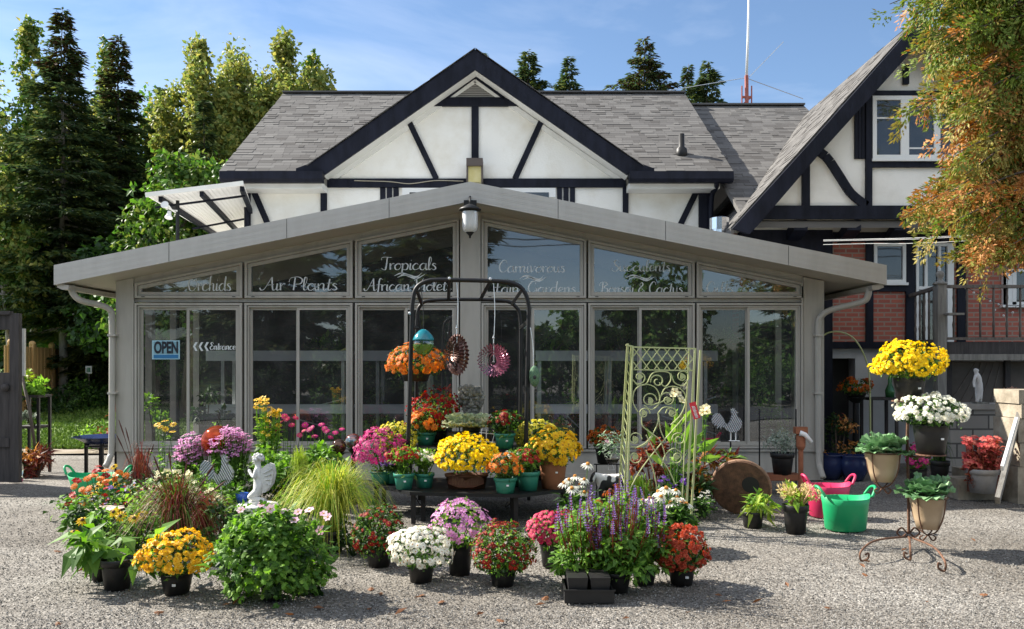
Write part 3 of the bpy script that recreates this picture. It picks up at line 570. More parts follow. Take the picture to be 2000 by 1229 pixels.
pp.lathe([(0, b0[2]-.1), (.115, b0[2]-.1), (.10, b0[2]+.12), (.055, b0[2]+.16), (.052, zt), (.04, zt), (.04, zt-.05), (0, zt-.05)], (b0[0], b0[1], 0), 16); pp.build('vent_pipe', M_black_mt, rf_o, True)
gr = MB()                                                                           # gable roof slabs
for sx in (-1, 1):
    x1 = XX(600 if sx < 0 else 1257, DE); z1 = GZp - abs(x1-GX)*gsl
    gr.prism([(GX, GZp+.01), (x1, z1+.01), (x1, z1-.03), (GX, GZp-.03)][::sx], DE+.055, 17.5)
    e = np.array([x1-GX, 0, z1-GZp]); L_ = np.linalg.norm(e)
    shingles(gr, (x1, DE-.03, z1+.015), (0, 1, 0), -e/L_, 3.3, L_, None, .135, 7+sx)
gr.build('gable_roof', M_shingle, h)
so_ = MB()
for sx in (-1, 1):
    x1 = XX(630 if sx < 0 else 1227, DE); z1 = GZp-.31 - abs(x1-GX)*gsl
    so_.prism([(GX, GZp-.29), (x1, z1+.02), (x1, z1-.01), (GX, GZp-.32)][::sx], DE+.06, DW+.01)
    a_, b_ = ((648, 352), (928, 158)) if sx < 0 else ((1210, 352), (928, 158))
    pbeam(so_, a_, b_, 9, DW, .035)
so_.build('rake_soffit', M_trimw, h)
bb = MB()
ppoly(bb, [(928, 97), (640, 298), (606, 319), (578, 329), (578, 337), (634, 341), (928, 136)][::-1], DE, DE, DE+.05)
ppoly(bb, [(928, 97), (928, 136), (1224, 341), (1278, 337), (1278, 329), (1250, 319), (1216, 298)][::-1], DE, DE, DE+.05)
bb.build('barge_board', M_black, h)
tb = MB()
def timber(f_, *a):
    mb = MB(); f_(mb, *a); return mb.build('timber', M_black, h)
timber(pw, 640, 1222, 350, 367, DW, .05)
timber(pw, 921, 935, 207, 312, DW, .045)
timber(pbeam, (799, 238), (852, 349), 11, DW, .045); timber(pbeam, (1057, 238), (1006, 349), 11, DW, .045)
timber(lambda mb: ppoly(mb, [(833, 209), (1022, 209), (985, 192), (872, 192)], DW, DW-.05, DW))
timber(pbeam, (872, 193), (930, 150), 5, DW, .05); timber(pbeam, (985, 193), (926, 150), 5, DW, .05)
timber(pw, 627, 639, 367, 460, DW, .045); timber(pw, 1216, 1227, 367, 460, DW, .045)
timber(pw, 488, 627, 370, 376, DW, .045); timber(pw, 1227, 1372, 370, 376, DW, .045)
timber(pbeam, (496, 375), (524, 440), 11, DW, .04); timber(pbeam, (1360, 375), (1326, 445), 11, DW, .04)
timber(pw, 480, 490, 376, 470, DW, .05); timber(pw, 1364, 1386, 376, 480, DW, .05)
lv_ = MB()
for k in range(11):
    y = 190-k*3.6; hw = (190-y)*0 + (57*(1-k/11.5)); pw(lv_, 928-hw, 928+hw, y-2.2, y, DW-.012, .012)
lo_ = lv_.build('gable_vent', plain('vent_grey', (.30, .29, .27), None), h)
ib = MB(); ppoly(ib, [(875, 192), (983, 192), (928, 152)], DW, DW-.008, DW+.01); ib.build('vent_recess', M_gap, lo_)
for a, b in ((430, 630), (1229, 1432)):
    gt = MB(); pts = [(14.02, 335), (14.0, 350), (14.04, 356), (14.16, 356), (14.16, 335)]
    x0, x1 = XX(a, 14.05), XX(b, 14.05); z = lambda py: ZZ(py, 14.05); V = [(x, y, z(py)) for x in (x0, x1) for y, py in pts]; k = 5
    gt.add(V, [(0,1,2,3,4), (9,8,7,6,5)] + [(i, 5+i, 5+(i+1) % 5, (i+1) % 5) for i in range(5)]); gt.build('gutter', M_black, h)
    fz = MB(); fz.box((max(XX(a, 14.2), -4.9), 14.17, ZZ(369, 14.2)), (min(XX(b, 14.2), 3.55), DW-.002, ZZ(357, 14.2))); fz.build('frieze', M_trimw, h)
dn = MB(); dn.tube(bez([P(468, 356, 14.1), P(470, 372, 14.2), P(480, 385, 14.45), P(482, 440, 14.5), P(482, 480, 14.5)]), .045, 8); dn.build('downspout', M_black, h, True)
dn = MB(); dn.tube(bez([P(1400, 356, 14.1), P(1399, 366, 14.2), P(1390, 385, 14.45), P(1388, 440, 14.5), P(1388, 480, 14.5)]), .045, 8); dn.build('downspout', M_black, h, True)
for a, b in ((742, 781), (1087, 1125)):
    for k in range(3):
        wd = (b-a)/3
        if k == 0: s_ = MB()
        pw(s_, a+k*wd+.8, a+(k+1)*wd-2, 367.5, 420, DW, .03)
    s_.build('shutter', M_black, h)
wf = MB(); pw(wf, 786, 1085, 368, 386, DW, .04); wo = wf.build('window_frame', M_white, h)
wf = MB(); pw(wf, 1022, 1072, 376, 420, DW-.041, .004); pw(wf, 800, 1010, 376, 420, DW-.041, .004); wf.build('pane', M_glassh, wo)
cbl = MB(); cbl.tube(bez([P(692, 353, DW-.06), P(760, 355, DW-.06), P(800, 359, DW-.06), P(850, 353, DW-.06), P(905, 354, DW-.06)]), .008, 5); tag(cbl.build('cable', plain('beige_cable', (.4, .36, .28), None)), 'thin beige cable sagging along the black gable beam', 'cable')
# box lamp on the gable
wlp = thing('wall_lamp', 'brown box lamp with yellowed lens on the white gable above the sunroom', 'wall lamp', P(927, 356, DW-.15))
q = MB(); q.box((XX(911, 14.3), 14.25, ZZ(325, 14.3)), (XX(943, 14.3), DW-.05, ZZ(310, 14.3))); q.box((XX(911, 14.3), 14.28, ZZ(356, 14.3)), (XX(914, 14.3), DW-.05, ZZ(325, 14.3))); q.box((XX(940, 14.3), 14.28, ZZ(356, 14.3)), (XX(943, 14.3), DW-.05, ZZ(325, 14.3))); q.build('housing', plain('lamp_brown', (.09, .07, .06), None, rough=.5), wlp)
q = MB(); q.box((XX(914.3, 14.3), 14.30, ZZ(356, 14.3)), (XX(939.7, 14.3), DW-.06, ZZ(325.3, 14.3))); q.build('lens', plain('yellowed_lens', (.52, .44, .16), (.62, .55, .28), 5, .3), wlp)
# lower wing
wg = thing('house_wing', 'lower shingled roof wing joining the timbered house to the brick gable', 'house wing', (4.6, 14, 0))
WZ = ZZ(207, 18.2); wy0 = 13.0; wz0 = WZ - sl_*(18.2-wy0); x0, x1 = xb_-.12, 6.4
rm = MB(); V = [(x0, wy0, wz0-.004), (x1, wy0, wz0-.004), (x1, 18.2, WZ-.004), (x0, 18.2, WZ-.004), (x0, wy0, wz0-.1), (x1, wy0, wz0-.1), (x1, 18.2, WZ-.1), (x0, 18.2, WZ-.1)]
rm.add(V, [(0,1,2,3),(7,6,5,4),(0,4,5,1),(1,5,6,2),(3,2,6,7),(0,3,7,4)]); rm.add([(x0, 18.2, WZ-.004), (x1, 18.2, WZ-.004), (x1, 22, WZ-2.5), (x0, 22, WZ-2.5)], [(0,1,2,3)])
RX, RZ2 = XX(1797, 12.7), ZZ(33, 12.7); EX2, EZ2 = XX(1428, 12.7), ZZ(446, 12.7); s2 = (RZ2-EZ2)/(RX-EX2)
shingles(rm, (x0, wy0, wz0), (1, 0, 0), vv, x1-x0, math.hypot(5.2, 5.2*sl_), lambda p: p[2] > RZ2-abs(RX-p[0])*s2-.06, .135, 11)
rm.box((x0, 18.1, WZ), (x1, 18.3, WZ+.035)); rm.build('roof', M_shingle, wg)
wl = MB(); wl.box((x0+.05, 13.45, 0), (5.2, 18, 3.95)); wl.build('wall', M_black, wg)
# ---------------------------------------------------------------- brick gable house on the right
DG, DB = 13.0, 13.6
rh = thing('brick_gable_house', 'steep gabled house with white timbered upper floor jettied over red brick', 'house', (6.6, DG, 0))
wl = MB(); ppoly(wl, [(1470, 428), (2130, 428), (1797, 52)], DG, DG, 13.4); wl.build('upper_wall', M_stucco2, rh)
bw = MB(); bw.box((XX(1440, DB), DB, 1.95), (10.5, DB+.3, 3.86)); bw.build('brick_wall', M_brick, rh)
fw = MB(); fw.box((XX(1440, DB), DB+.03, 0), (XX(1603, DB), DB+.3, 1.95)); fw.box((XX(1672, DB), DB+.03, 0), (10.5, DB+.3, 1.95)); fw.box((XX(1603, DB), DB+.031, ZZ(700, DB)), (XX(1672, DB), DB+.29, 1.95)); fw.build('foundation_wall', plain('foundation_white', (.50, .51, .52), (.62, .63, .64), 2, .8, .3), rh)
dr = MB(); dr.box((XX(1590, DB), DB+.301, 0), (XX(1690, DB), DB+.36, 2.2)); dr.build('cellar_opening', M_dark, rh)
rm = MB()
for sx in (-1, 1):
    ex = EX2 if sx < 0 else 2*RX-EX2; rm.prism([(RX, RZ2), (ex, EZ2), (ex, EZ2-.12), (RX, RZ2-.12)][::sx], 12.72, 19)
e = np.array([EX2-RX, 0, EZ2-RZ2]); L_ = np.linalg.norm(e)
shingles(rm, (EX2, 12.70, EZ2+.004), (0, 1, 0), -e/L_, 6.2, L_, None, .135, 21); rm.build('roof', M_shingle, rh)
bb = MB(); o_ = [(1797, 33), (1574, 285), (1428, 446)]; i_ = [(1470, 446), (1602, 300), (1797, 82)]
ppoly(bb, [(1797, 35)] + [(1575, 287), (1430, 447)] + [(1463, 458), (1480, 440), (1604, 296), (1797, 82)], 12.66, 12.62, 12.70)
ppoly(bb, [(1797, 35), (1797, 82), (1990, 296), (2114, 440), (2131, 458), (2166, 447), (2019, 287)], 12.66, 12.62, 12.70); bb.build('barge_board', M_black, rh)
def rt(f_, *a):
    mb = MB(); f_(mb, *a); return mb.build('timber', M_black, rh)
rt(pw, 1462, 2140, 403, 429, DG, .06); rt(pw, 1565, 1580, 318, 404, DG, .05); rt(pw, 1689, 1701, 172, 404, DG, .055)
rt(pw, 1701, 1880, 179, 188, DG, .05); rt(pw, 1701, 1880, 317, 328, DG, .05); rt(pw, 1762, 1773, 128, 166, DG, .05)
rt(lambda mb: [mb.beam(a, b, .13, .05) for a, b in zip(bez([P(1583, 290, DG-.03), P(1612, 305, DG-.03), P(1640, 345, DG-.03), P(1662, 378, DG-.03), P(1692, 402, DG-.03)], 3)[:-1], bez([P(1583, 290, DG-.03), P(1612, 305, DG-.03), P(1640, 345, DG-.03), P(1662, 378, DG-.03), P(1692, 402, DG-.03)], 3)[1:])])
rt(pw, 1890, 1902, 172, 404, DG, .055)
sh = MB()
for k in range(3): pw(sh, 1668+k*7, 1668+k*7+6, 190, 311, DG, .035)
sh.build('shutter', M_black, rh)
def window(parent, d, x0, x1, y0, y1, panes, fw_=7, sillx=4, rail=None):
    fr = MB(); S = d/F
    ring(fr, [(XX(x0, d), ZZ(y1, d)), (XX(x1, d), ZZ(y1, d)), (XX(x1, d), ZZ(y0, d)), (XX(x0, d), ZZ(y0, d))], [(XX(x0+fw_, d), ZZ(y1-fw_, d)), (XX(x1-fw_, d), ZZ(y1-fw_, d)), (XX(x1-fw_, d), ZZ(y0+fw_, d)), (XX(x0+fw_, d), ZZ(y0+fw_, d))], d-.05, d+.01)
    for a, b in zip(panes[:-1], panes[1:]): pw(fr, a[1], b[0], y0+fw_, y1-fw_, d, .045)
    if rail: 
        for a, b, y in rail: pw(fr, a, b, y-1.5, y+1.5, d-.015, .012)
    wo = fr.build('window', M_white, parent)
    sl2 = MB(); sl2.box((XX(x0-sillx, d), d-.085, ZZ(y1+5, d)), (XX(x1+sillx, d), d-.002, ZZ(y1, d)+.001)); sl2.build('sill', M_white, wo)
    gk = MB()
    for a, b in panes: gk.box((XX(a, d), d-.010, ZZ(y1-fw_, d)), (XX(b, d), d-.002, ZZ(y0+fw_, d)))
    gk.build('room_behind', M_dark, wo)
    gp_ = MB()
    for a, b in panes: gp_.add([(XX(a, d), d-.02, ZZ(y1-fw_, d)), (XX(b, d), d-.02, ZZ(y1-fw_, d)), (XX(b, d), d-.02, ZZ(y0+fw_, d)), (XX(a, d), d-.02, ZZ(y0+fw_, d))], [(0,1,2,3)])
    gp_.build('pane', M_glassh, wo); return wo
window(rh, DG, 1702, 1872, 189, 312, [(1708, 1757), (1773, 1822), (1834, 1866)], 8, 2, [(1708, 1757, 231), (1773, 1822, 290)])
js = MB(); js.add([(XX(1466, DG), DG+.01, ZZ(429, DG)+.01), (10.3, DG+.01, ZZ(429, DG)+.01), (10.3, DB, ZZ(456, DB)), (XX(1430, DB), DB, ZZ(456, DB))], [(0,1,2,3)]); js.build('jetty_soffit', plain('cream_panel', (.52, .48, .38), (.60, .56, .46), 3, .7), rh)
for px in (1546, 1650, 1743, 1850):
    bk = MB(); a = P(px+18, 434, DG-.02); b = P(px-16, 462, DB); bk.beam(P(px+18, 431, DG+.012)-np.array([0, 0, .07]), P(px-2, 460, DB-.005)-np.array([0, 0, .05]), .21, .17, (0, -.25, 1)); bk.build('bracket', M_black, rh)
def bt_(x0, x1, y0, y1, th=.04):
    mb = MB(); pw(mb, x0, x1, y0, y1, DB, th); mb.build('brick_wall_timber', M_black, rh)
bt_(1440, 2150, 455, 473, .06); bt_(1563, 1578, 473, 560); bt_(1690, 1704, 473, 668); bt_(1768, 1786, 473, 668); bt_(1600, 1990, 668, 681, .06); bt_(1704, 1768, 556, 570); bt_(1868, 1884, 473, 668)
window(rh, DB, 1705, 1767, 476, 553, [(1712, 1760)], 6, 3)
window(rh, DB, 1478, 1566, 473, 540, [(1485, 1520), (1526, 1559)], 6, 2)
window(rh, DB, 1956, 2040, 526, 596, [(1978, 2034)], 6, 3)
cu = MB()
for k in range(3): pw(cu, 1958+k*9, 1958+k*9+8, 528, 596, DB-.03, .02+.008*(k % 2))
cu.build('curtain', M_white, rh)
fd = MB()
for a in (1787, 1804, 1830, 1848): pw(fd, a, a+(5 if a != 1848 else 12), 474, 668, DB, .05)
pw(fd, 1787, 1860, 474, 482, DB, .055); pw(fd, 1787, 1860, 560, 566, DB, .045); do = fd.build('porch_door', M_white, rh)
fd = MB(); pw(fd, 1790, 1850, 482, 668, DB-.004, .004); fd.build('pane', M_glassh, do)
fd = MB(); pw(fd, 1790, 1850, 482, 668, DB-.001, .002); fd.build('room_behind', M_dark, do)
# balcony
by0, by1 = 12.15, 13.54; bx0 = XX(1836, by0)
ba = thing('balcony', 'greyed wooden balcony with turned balusters and a ball-topped corner post', 'balcony', (bx0, by0, 0))
q = MB(); q.box((bx0-.02, by0, ZZ(692, by0)), (10.4, by1, ZZ(668, by0))); q.build('deck', M_dwood, ba)
q = MB(); q.box((bx0-.05, by0-.06, ZZ(704, by0)), (10.4, by0-.002, ZZ(692, by0))); q.build('edge_beam', M_deck, ba)
q = MB(); zt = ZZ(556, by0); q.box((bx0-.065, by0-.065, 0), (bx0+.065, by0+.065, zt)); po = q.build('corner_post', M_deck, ba)
q = MB(); q.lathe([(0, zt), (.10, zt), (.10, zt+.02), (.05, zt+.05), (.03, zt+.08), (.055, zt+.12), (.06, zt+.155), (.045, zt+.19), (0, zt+.205)], (bx0, by0, 0), 16); q.build('finial', M_deck, po, True)
q = MB(); q.box((bx0+.06, by0-.035, ZZ(563, by0)), (10.4, by0+.035, ZZ(557, by0))); q.build('rail', M_wood, ba); q = MB(); q.box((bx0+.06, by0-.03, ZZ(664, by0)), (10.4, by0+.03, ZZ(659, by0))); q.build('rail', M_wood, ba)
q = MB(); q.beam((bx0, by0+.05, ZZ(560, by0)), (XX(1778, by1), by1, ZZ(578, by1)), .06, .05, (0, 0, 1)); q.build('side_rail', M_wood, ba)
q = MB(); q.beam((bx0, by0+.05, ZZ(666, by0)), (XX(1784, by1), by1, ZZ(668, by1)), .06, .05, (0, 0, 1)); q.build('side_rail', M_wood, ba)
def baluster(x, y, z0, z1):
    k = z1-z0; mb = MB(); mb.lathe([(0, z0), (.016, z0), (.016, z0+.18*k), (.022, z0+.26*k), (.012, z0+.34*k), (.019, z0+.55*k), (.013, z0+.7*k), (.021, z0+.8*k), (.016, z0+.86*k), (.016, z1), (0, z1)], (x, y, 0), 8); mb.build('baluster', M_wood, ba, True)
for k in range(11): baluster(bx0+.20+k*.195, by0, ZZ(660, by0), ZZ(562, by0))
A, B = np.array([bx0, by0]), np.array([XX(1780, by1), by1])
for t in (.2, .36, .52, .68, .84): c = A+(B-A)*t; dd = c[1]; baluster(c[0], c[1], ZZ(667, by0)+.03, ZZ(560, by0)+(ZZ(578, by1)-ZZ(560, by0))*t)
q = MB(); q.box((bx0+.02, by0-.22, ZZ(617, by0)), (bx0+.24, by0-.066, ZZ(613, by0))); q.build('cup_shelf', M_deck, ba)
lp = thing('string_lights', 'string of small white bulbs draped behind the balcony rail', 'string lights', P(1886, 566, 12.3))
q = MB(); pl = bez([P(1886, 560, 12.3), P(1918, 578, 12.3), P(1950, 592, 12.3), P(1985, 597, 12.3), P(2040, 590, 12.3)], 4); q.tube(pl, .004, 4); q.build('wire', M_black_pl, lp)
for c in list(pl[::2]) + [P(1943, 603, 12.3), P(1960, 614, 12.3), P(1978, 608, 12.3)]: q = MB(); q.ball(c-np.array([0, 0, .02]), .018, 8); q.build('bulb', M_white, lp)
ls = thing('lattice_screen', 'brown framed screen panel closing the space under the balcony', 'screen', (XX(1930, 12.4), 12.4, 0))
q = MB(); d = 12.42; pw(q, 1852, 2080, 706, 790, d, .02); q.build('panel', plain('brown_screen', (.07, .06, .05), (.12, .10, .085), 2, .8), ls)
q = MB()
for a in (1846, 1960, 2070): pw(q, a, a+10, 694, 830, d-.022, .05)
pw(q, 1852, 2080, 694, 704, d-.021, .045); q.build('frame', M_dwood, ls)
q = MB()
for k in range(5): pbeam(q, (1856+k*20, 786), (1906+k*12, 708), 1.6, d-.021, .008)
q.build('slat', M_wood, ls)
cw = MB()
for dy, dz in ((0, 0), (.05, 2), (.08, 9)): cw.tube(bez([P(1608, 469+dz, 12.2+dy), P(1700, 467+dz, 12.0+dy), P(1830, 463+dz*1.2, 11.5+dy), P(2250, 440+dz, 10.5+dy)]), .0045, 5)
tag(setbase(cw.build('service_wire', plain('pale_wire', (.7, .7, .68), None)), P(1608, 469, 12.2)), 'pale service wires crossing in front of the brick wall', 'wire')
# flue, lantern
fl = thing('roof_flue', 'shiny metal flue rising behind the right sunroom roof slope', 'flue', P(1405, 462, 13.2))
q = MB(); c = P(1405, 462, 13.2); zt, zb = ZZ(425, 13.2), c[2]-.15; q.lathe([(.14, zb), (.14, zt-.06)], (c[0], c[1], 0), 20); q.lathe([(.155, zt-.20), (.155, zt-.015), (.12, zt), (0, zt)], (c[0], c[1], 0), 12); q.build('pipe', M_chrome, fl)
ln = thing('hanging_lantern', 'black coach lantern with ribbed frosted glass mounted under the sunroom peak', 'lantern', P(918, 466, 10.85))
c = P(918, 460, 10.85); S = 10.85/F
def lz(y): return ZZ(y, 10.85)
q = MB(); q.lathe([(0, lz(466)), (.012, lz(465)), (.015, lz(461)), (.05, lz(455)), (.055, lz(452))], (c[0], c[1], 0), 18); q.lathe([(.052, lz(414)), (.145, lz(411)), (.14, lz(408)), (.07, lz(402)), (.03, lz(399)), (.0, lz(398))], (c[0], c[1], 0), 20); q.build('lantern_cap', M_black_mt, ln, True)
q = MB(); n_ = 40; a = np.arange(n_)*2*np.pi/n_; rr = .100+.003*np.cos(a*20); zz_ = [lz(414), lz(440), lz(450), lz(454)]; ks = [1, 1, .92, .6]
V = np.concatenate([np.stack([c[0]+np.cos(a)*rr*k, c[1]+np.sin(a)*rr*k, np.full(n_, z)], 1) for z, k in zip(zz_, ks)]); q.add(V, np.array([(i*n_+j, i*n_+(j+1) % n_, (i+1)*n_+(j+1) % n_, (i+1)*n_+j) for i in range(3) for j in range(n_)])); q.build('glass', plain('frosted_glass', (.72, .72, .70), (.82, .82, .8), 4, .35, trans=.25), ln, True)
q = MB(); q.tube(bez([P(918, 400, 10.85), P(918, 392, 10.86), P(918, 386, 10.95), P(918, 384, 11.02)]), .014, 8); q.box((XX(906, 10.97), 10.955, lz(410)), (XX(931, 10.97), 10.992, lz(388))); q.build('bracket', M_black_mt, ln)
# ---------------------------------------------------------------- trees
def spruce(label, px, d, ytop, hw, seed, mats=None, group=None, name='spruce_tree', dens=1.0, z0f=.07, X=None, Ht=None, top=1.0, trunk_m=None, lmul=1.0):
    r = np.random.default_rng(seed); X = XX(px, d) if X is None else X; Ht = ZZ(ytop, d) if Ht is None else Ht; Rb = hw*abs(d)/F if hw > 12 else hw
    t = thing(name, label, 'tree', (X, d, 0), group)
    tk = MB(); zs_ = np.linspace(0, Ht*.99, 9); tk.tube(np.stack([X+.03*Ht*.1*np.sin(zs_), np.full(9, d), zs_], 1), Ht*.0115*(1-zs_/Ht*.97), 8); tk.build('trunk', trunk_m or M_bark, t, True)
    nb = int(Ht*27*dens); u = r.random(nb); z = z0f*Ht+(1-z0f)*Ht*.985*u; rad = Rb*((1-u)**.78*1.12+.015)*r.uniform(.45, 1.08, nb)*(1+.18*np.sin(z*5.1+seed)); az = r.random(nb)*2*np.pi
    m = np.maximum(8, (rad*46*dens).astype(int)); I = np.repeat(np.arange(nb), m); s = r.random(len(I))**.7*.92+.08; L = rad[I]*s
    out = np.stack([np.cos(az[I]), np.sin(az[I]), 0*L], 1); side = np.stack([-np.sin(az[I]), np.cos(az[I]), 0*L], 1)
    zz_ = z[I] - .30*L + .13*L*s + r.normal(0, .035, len(I)) ; off = r.normal(0, 1, len(I))*(.05+.16*L*(1.15-s))
    p = np.array([X, d, 0]) + out*L[:, None] + side*off[:, None]; p[:, 2] = zz_ - np.abs(off)*.12
    dr = out*(.6+.4*s)[:, None] + side*(np.sign(off)*r.uniform(.2, 1.0, len(I)))[:, None] + np.stack([0*L, 0*L, r.uniform(-.65, .12, len(I))], 1)
    fr = fr_x(dr, np.array([0, 0, 1.0]) + r.normal(0, .3, (len(I), 3))); sc = np.stack([r.uniform(.24, .46, len(I))*lmul*(.75+.25*(1-u[I])), r.uniform(.16, .30, len(I))*lmul, np.ones(len(I))*.3], 1)
    mats = mats or [L_spruce, L_spruce2]; mm = (r.random(len(I)) < .16+.2*(r.random(nb)[I] > .7)).astype(int) if len(mats) > 1 else np.zeros(len(I), int)
    if len(mats) > 2: mm[(u[I] > .8) & (r.random(len(I)) < .35)] = 2
    mb = MB()
    for k in range(len(mats)):
        sel = mm == k
        if sel.any(): mb.inst((TRI[0], TRI[1], [k, k]), p[sel], fr[sel], sc[sel])
    mb.build('needles', mats, t)
    bt = MB()
    for k in range(0, nb, 3):
        if u[k] < .75: o = np.array([np.cos(az[k]), np.sin(az[k]), 0]); a = np.array([X, d, z[k]]); bt.tube([a, a+o*rad[k]*.5+np.array([0, 0, -.12*rad[k]]), a+o*rad[k]*.9+np.array([0, 0, -.16*rad[k]])], [.035, .022, .008], 4, False)
    bt.build('branches', trunk_m or M_bark, t); return t
def leafy_tree(label, X, d, Ht, blobs, n, ls, mats, seed, group=None, name='broadleaf_tree', bark=None, upright=0, clump=.55, tr=.02, shape=None):
    # blobs: (x,y,z,rx,ry,rz) relative to the foot
    r = np.random.default_rng(seed); t = thing(name, label, 'tree', (X, d, 0), group); base = np.array([X, d, 0.])
    vol = np.array([b[3]*b[4]*b[5] for b in blobs])**.8; vol /= vol.sum(); C = []; 
    for b, vv_ in zip(blobs, vol):
        k = max(16, int(vv_*n/55)); q = nrm(r.normal(size=(k, 3)))*(r.random((k, 1))**.45)*np.array(b[3:6]); C.append(np.array(b[:3])+q)
    C = np.concatenate(C); cs = r.uniform(.5, 1.25, len(C))*clump; I = r.integers(0, len(C), n); q = r.normal(size=(n, 3)); q = nrm(q)*(r.random((n, 1))**.4)
    p = base + C[I] + q*cs[I][:, None]*np.array([1, 1, .75+.5*upright]); ok = p[:, 2] > .05; p, I, q = p[ok], I[ok], q[ok]; n = len(p)
    up = q*.7 + np.array([0, 0, .6]) + r.normal(0, .5, (n, 3)); dr = q*.5 + r.normal(0, .7, (n, 3)) + np.array([0, 0, -.25+.5*upright])
    fr = fr_x(dr, up); sc = r.uniform(.65, 1.25, n)*ls; pick = r.random(len(C)); mb = MB(); mk = (pick[I]*len(mats)*.999).astype(int); fl = r.random(n) < .25; mk[fl] = r.integers(0, len(mats), fl.sum()); T = shape or LEAFW
    for k in range(len(mats)):
        sel = mk == k; mb.inst((T[0], T[1], [k]*len(T[1])), p[sel], fr[sel], sc[sel])
    mb.build('crown', mats, t)
    tk = MB(); zt = Ht*.8; tk.tube([base, base+np.array([.02*Ht, 0, zt*.35]), base+np.array([-.01*Ht, 0, zt*.7]), base+np.array([0, 0, zt])], [Ht*tr, Ht*tr*.8, Ht*tr*.5, Ht*tr*.2], 8)
    for c in C[r.permutation(len(C))[:min(26, len(C))]]:
        a = np.array([0, 0, max(.2, min(zt*.95, c[2]-.35*math.hypot(c[0], c[1])-.3))]); tk.tube([base+a, base+a*.45+c*.55+np.array([0, 0, .05*Ht*.3]), base+c], [Ht*tr*.35, Ht*tr*.2, Ht*tr*.06], 5, False)
    tk.build('trunk', bark or M_bark, t, True); return t
def shrub(label, X, d, wd, ht, n, ls, mats, seed, name='garden_shrub', cat='shrub', group=None, depth=None, z0=0, T=None):
    r = np.random.default_rng(seed); t = thing(name, label, cat, (X, d, z0), group); dp = depth or wd*.7
    k = max(5, n//60); C = np.stack([r.uniform(-.5, .5, k)*wd*.85, r.uniform(-.5, .5, k)*dp*.85, ht*(.15+.72*r.random(k))], 1); C[:, 2] *= 1-.5*np.abs(C[:, 0]/wd*2)**2.5
    I = r.integers(0, k, n); q = nrm(r.normal(size=(n, 3)))*(r.random((n, 1))**.4); p = np.array([X, d, z0])+C[I]+q*min(wd, ht)*.24; p[:, 2] = np.maximum(p[:, 2], z0+.02)
    fr = fr_x(q*.6+r.normal(0, .6, (n, 3)), q*.6+np.array([0, 0, .7])+r.normal(0, .4, (n, 3))); mb = MB(); pick = r.random(k); mk = (pick[I]*len(mats)*.999).astype(int); T = T or LEAF
    for j in range(len(mats)):
        sel = mk == j; mb.inst((T[0], T[1], [j]*len(T[1])), p[sel], fr[sel], r.uniform(.6, 1.2, sel.sum())*ls)
    mb.build('foliage', mats, t); st_ = MB()
    for c in C[:12]: st_.tube([(X+c[0]*.2, d+c[1]*.2, z0), (X+c[0]*.7, d+c[1]*.7, z0+c[2]*.6), (X+c[0], d+c[1], z0+c[2])], [.018, .012, .005], 5, False)
    st_.build('stems', M_bark, t); return t
# left background
spruce('tallest dark spruce at the left, its spire above all other trees', 122, 25.5, 8, 145, 1, [L_spruce, L_spruce2, L_sprucecone], dens=1.45, z0f=.20, trunk_m=M_barkp, lmul=.78)
spruce('dark spruce standing right of the tallest one, a little lower', 232, 27.5, 62, 140, 2, [L_spruce, L_spruce2, L_sprucecone], dens=1.45, z0f=.10, lmul=.78)
spruce('lower dark spruce between the second spruce and the yellow poplars', 318, 31, 165, 105, 5, [L_spruce, L_spruce2], dens=1.0)
spruce('olive conifer drooping beside the left sunroom downspout', 198, 26, 500, 62, 4, [L_spruce2, L_spruce], dens=1.6, z0f=.22, lmul=.8)
def poplar(label, px, d, ytop, ybot, hw, n, seed, mats, group=None):
    X = XX(px, d); Ht = ZZ(ytop, d); zb = ZZ(ybot, d); R_ = hw*d/F; r = np.random.default_rng(seed); H2 = Ht-zb; bl = [(0, 0, zb+H2*.45, R_*.3, R_*.3, H2*.16), (0, 0, zb+H2*.68, R_*.24, R_*.24, H2*.15), (0, 0, zb+H2*.88, R_*.13, R_*.13, H2*.11)]
    for k in range(17):
        x = r.uniform(-.95, .95)*R_; hh = H2*r.uniform(.55, .97)*(1-.22*abs(x)/R_); bl.append((x, r.uniform(-.4, .4)*R_, zb+hh*.55, R_*.2, R_*.2, hh*.45))
    return leafy_tree(label, X, d, Ht, bl, n, .18, mats, seed, group, 'poplar_tree', M_barkp, upright=.9, clump=R_*.2, tr=.010)
poplar('light green poplar with its thin top showing left of the tallest spruce', 55, 29, 12, 560, 85, 17000, 11, [L_poplar, L_maple])
poplar('sparse pale poplar leaning in at the far left edge', 8, 24, 330, 640, 66, 8000, 12, [L_poplar, L_maple])
poplar('poplar top peeking between the two dark spruces', 205, 31, 62, 500, 60, 9000, 13, [L_poplar, L_maple])
poplar('yellowing poplar rising left of the shingle roof, first of three', 385, 29, 66, 430, 105, 22000, 14, [L_poplar])
poplar('yellowing poplar rising left of the shingle roof, middle and broadest of three', 462, 31, 92, 430, 125, 25000, 15, [L_poplar])
poplar('tall yellowing poplar right behind the left end of the shingle roof', 552, 30, 62, 350, 100, 20000, 16, [L_poplar])
poplar('small poplar tip showing over the roof end beside the tallest poplar', 610, 31, 105, 330, 60, 6500, 17, [L_poplar, L_maple])
spruce('young spruce half hidden among the yellow poplars', 398, 27, 190, 60, 18, [L_spruce, L_spruce2], dens=1.2)
